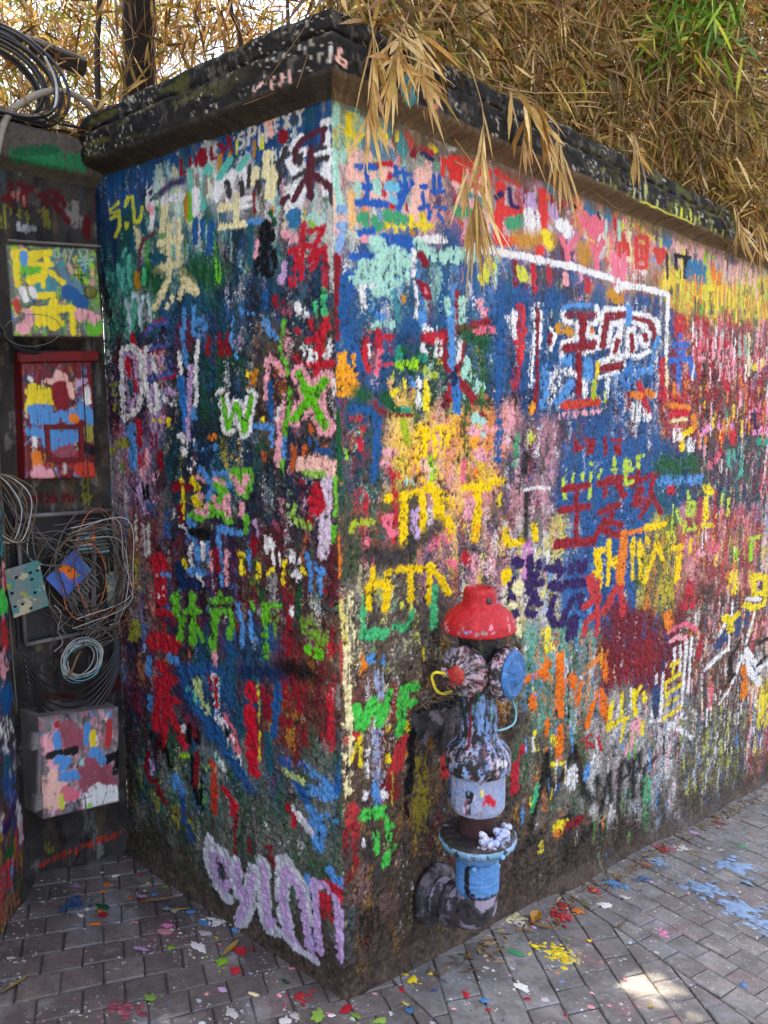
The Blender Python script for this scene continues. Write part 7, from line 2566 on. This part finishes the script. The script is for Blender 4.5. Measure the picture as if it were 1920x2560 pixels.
M_CULM = mat_plain('old_bamboo_culm', tuple(lin((104, 82, 52))), 0.55, 0.5, 16)
M_CULMD = mat_plain('dark_bamboo_culm', tuple(lin((58, 44, 32))), 0.6, 0.5, 16)
for P, r0, m_, lab in (
    ([(.42, YB+.7, 0), (.43, YB+.68, 2.7), (.455, YB+.66, 3.3), (.48, YB+.6, 4.6)], .014, M_CULMD, 'thin dark bamboo culm just left of the thick trunk'),
    ([(1.10, YB+.5, 0), (1.05, YB+.5, 2.9), (.97, YB+.5, 3.4), (.85, YB+.4, 4.6)], .013, M_CULMD, 'thin dark culm leaning left above the short wall'),
    ([(.02, YB+.9, 0), (.0, YB+.9, 2.8), (-.04, YB+.85, 3.4), (-.1, YB+.7, 4.5)], .011, M_CULM, 'thin pale culm above the black pole'),
    ([(.95, YB+.1, 0), (.90, YB+.05, 2.6), (.80, YB-.05, 3.3), (.7, YB-.2, 4.4)], .009, M_CULM, 'slender culm nearest the wall corner'),
    ([(1.9, .9, 0), (1.9, .8, 2.6), (1.8, .5, 3.6), (1.7, .1, 4.6)], .016, M_CULM, 'stout culm half buried in the dead leaves above the long wall'),
    ([(3.1, 1.0, 0), (3.1, .9, 2.6), (3.0, .6, 3.6), (2.9, .2, 4.6)], .016, M_CULM, 'stout culm over the far stretch of the long wall')):
    pole('bamboo_culm', P, r0, r0*.6, m_, lab, 'bamboo', True, 'bamboo culms behind the walls')
# sprays of leaves drooping over the coping
def spray(root_pt, tip, n, label, seed, spread=.10, L=(.07, .16), W=(.007, .013), fan=0.0):
    r = np.random.default_rng(seed); a = np.array(root_pt, float); b = np.array(tip, float)
    e = empty('bamboo_spray', tuple(a)); tag(e, label, 'bamboo', 'dead bamboo sprays drooping over the coping')
    mid = (a+b)/2+np.array([r.normal(0, .02), -.035, .03]); path = catmull([a, mid, b], 10)-a
    link('stem', tube_mesh('stem', path, np.linspace(.0022, .0011, len(path)), 5), M_STEM, e)
    t = r.beta(2.2, 1.0, n); i = (t*(len(path)-1)).astype(int); P = path[i]; ax = (b-a)/np.linalg.norm(b-a)
    D = ax*.7+np.array([0, 0, -.7])+r.normal(0, .34+fan, (n, 3)); D[:, 1] -= .10
    ll = r.uniform(*L, n); P = P.copy()
    V, T, C_ = blades(P, D, ll, r.uniform(*W, n), DRY[r.choice([0, 1, 4, 4, 0, 7, 5, 2], n)]*r.uniform(.8, 1.15, (n, 1)), r)
    V[:, 1] = np.minimum(V[:, 1], -a[1]-.012-.07*((V[:, 2]+a[2]) > 2.30)) if a[0] > 0 else V[:, 1]
    link('leaves', mesh_np('leaves', V, T, C_, False), M_LEAF, e)
spray((.02, -.10, 2.50), (.00, -.11, 2.20), 26, 'narrow spray hanging straight down the wall corner', 401)
spray((.12, -.06, 2.49), (.04, -.15, 2.34), 44, 'fanned spray spreading over the coping at the corner', 402, fan=.5)
spray((.16, -.05, 2.52), (.16, -.14, 2.36), 30, 'short bushy spray on the coping between the corner and the painted heart', 403, fan=.4)
spray((.47, -.06, 2.52), (.385, -.14, 2.10), 16, 'long tassel hanging below the coping past the painted heart', 404, L=(.12, .22))
spray((.38, -.08, 2.24), (.40, -.13, 2.08), 34, 'thick tuft at the end of the long tassel', 405, L=(.10, .24), W=(.006, .011))
spray((.62, -.06, 2.50), (.64, -.13, 2.34), 18, 'spray of broad leaves above the red painted letters', 406, W=(.010, .016), fan=.15)
spray((.70, -.05, 2.50), (.74, -.13, 2.36), 16, 'spray of broad leaves beside the one above the red letters', 407, W=(.009, .015), fan=.15)
spray((.84, -.05, 2.50), (.86, -.13, 2.30), 12, 'thin spray of three long strands across the coping', 408, L=(.10, .20))
spray((1.40, -.04, 2.56), (1.42, -.12, 2.44), 22, 'spray of bright leaves resting on the coping above the pink Y letters', 409, fan=.2)
spray((2.45, -.04, 2.52), (2.50, -.13, 2.34), 30, 'spray over the coping above the yellow drips', 410, fan=.25)
spray((2.75, -.04, 2.54), (2.80, -.13, 2.32), 30, 'drooping spray over the coping past the yellow drips', 411, fan=.25)
# dry leaves lying about
def ground_leaf(x, y, L, W, rz, col, label, seed, curl=.3, group='dry leaves on the paving'):
    r = np.random.default_rng(seed); V = []; n = 9; m = 5
    for i in range(n):
        t = i/(n-1); w_ = W*math.sin(math.pi*min(1, t*.92+.06))**.8
        for j in range(m):
            s_ = (j/(m-1)-.5)*w_; lx = (t-.5)*L; lz = .003+curl*abs(s_)*1.2+curl*.25*L*(t-.4)**2*2+r.normal(0, .0004)
            a_ = rz+.5*(t-.5); V.append((lx*math.cos(rz)-s_*math.sin(a_), lx*math.sin(rz)+s_*math.cos(a_), lz))
    V = np.array(V); V[:, 2] += GX*V[:, 0]+GY*V[:, 1]
    o = link('dry_leaf', mesh_np('dry_leaf', V, grid_faces(n, m), np.tile(lin(col)*.8, (len(V), 1))), M_LEAF); o.location = (x, y, gz(x, y)+.002); tag(o, label, 'leaf', group)
ground_leaf(.885, -.075, .085, .040, .3, (186, 130, 40), 'large curled ochre leaf lying against the foot of the long wall', 1, .7)
ground_leaf(.86, -.125, .10, .014, -1.1, (150, 110, 40), 'long curled brown leaf pointing from the ochre leaf to the yellow splash', 2, .5)
ground_leaf(.93, -.13, .05, .018, .9, (120, 90, 44), 'small brown leaf beside the ochre leaf', 3)
ground_leaf(-.64, .53, .10, .010, .35, (150, 126, 78), 'narrow straw leaf on the pavers before the side wall', 4)
ground_leaf(-.10, .62, .09, .010, -.5, (170, 140, 84), 'narrow straw leaf in the angle of the niche and short wall', 5)
ground_leaf(-.12, .70, .11, .009, -.3, (150, 122, 70), 'longer straw leaf beside the one in the niche angle', 6)
ground_leaf(-.10, .36, .09, .016, .4, (176, 150, 70), 'yellowish leaf at the foot of the short wall', 7)
ground_leaf(1.12, -.28, .035, .012, .2, (140, 96, 50), 'little brown leaf on the seam of the pavers', 8)
ground_leaf(.72, -.56, .022, .012, .2, (186, 160, 70), 'little tan leaf at the edge of the sun patch', 9)
ground_leaf(1.5, -.10, .06, .016, .5, (130, 92, 60), 'brown leaf among the red splashes by the long wall', 10)
# litter packed along the foot of the long wall and on the niche ledge
r_ = np.random.default_rng(77); n_ = 420; lx = r_.uniform(.25, 3.6, n_); ly = -.055-abs(r_.normal(0, .035, n_)); lp_ = np.stack([lx, ly, GX*lx+GY*ly+.004+r_.random(n_)*.010], 1)
ld = r_.normal(0, 1, (n_, 3)); ld[:, 2] *= .12; V_, T_, C_ = blades(lp_, ld, r_.uniform(.012, .05, n_), r_.uniform(.003, .010, n_), palette(r_, n_, lp_, .1)*.55, r_)
V_[:, 2] = np.maximum(V_[:, 2], GX*V_[:, 0]+GY*V_[:, 1]+.003)
tag(link('leaf_litter', mesh_np('leaf_litter', V_, T_, C_, False), M_LEAF), 'crumbled brown leaf litter along the foot of the long wall', 'leaf litter', kind='stuff')
n_ = 900; lx = r_.uniform(-.7, .05, n_); ly = YB+r_.uniform(-.045, .22, n_); lp_ = np.stack([lx, ly, 2.432+r_.random(n_)*.03], 1); ld = r_.normal(0, 1, (n_, 3)); ld[:, 2] *= .25
V_, T_, C_ = blades(lp_, ld, r_.uniform(.04, .12, n_), r_.uniform(.005, .011, n_), palette(r_, n_, lp_, .05)*.7, r_)
tag(link('leaf_litter', mesh_np('leaf_litter', V_, T_, C_, False), M_LEAF), 'dead leaves piled on the ledge of the niche wall', 'leaf litter', kind='stuff')
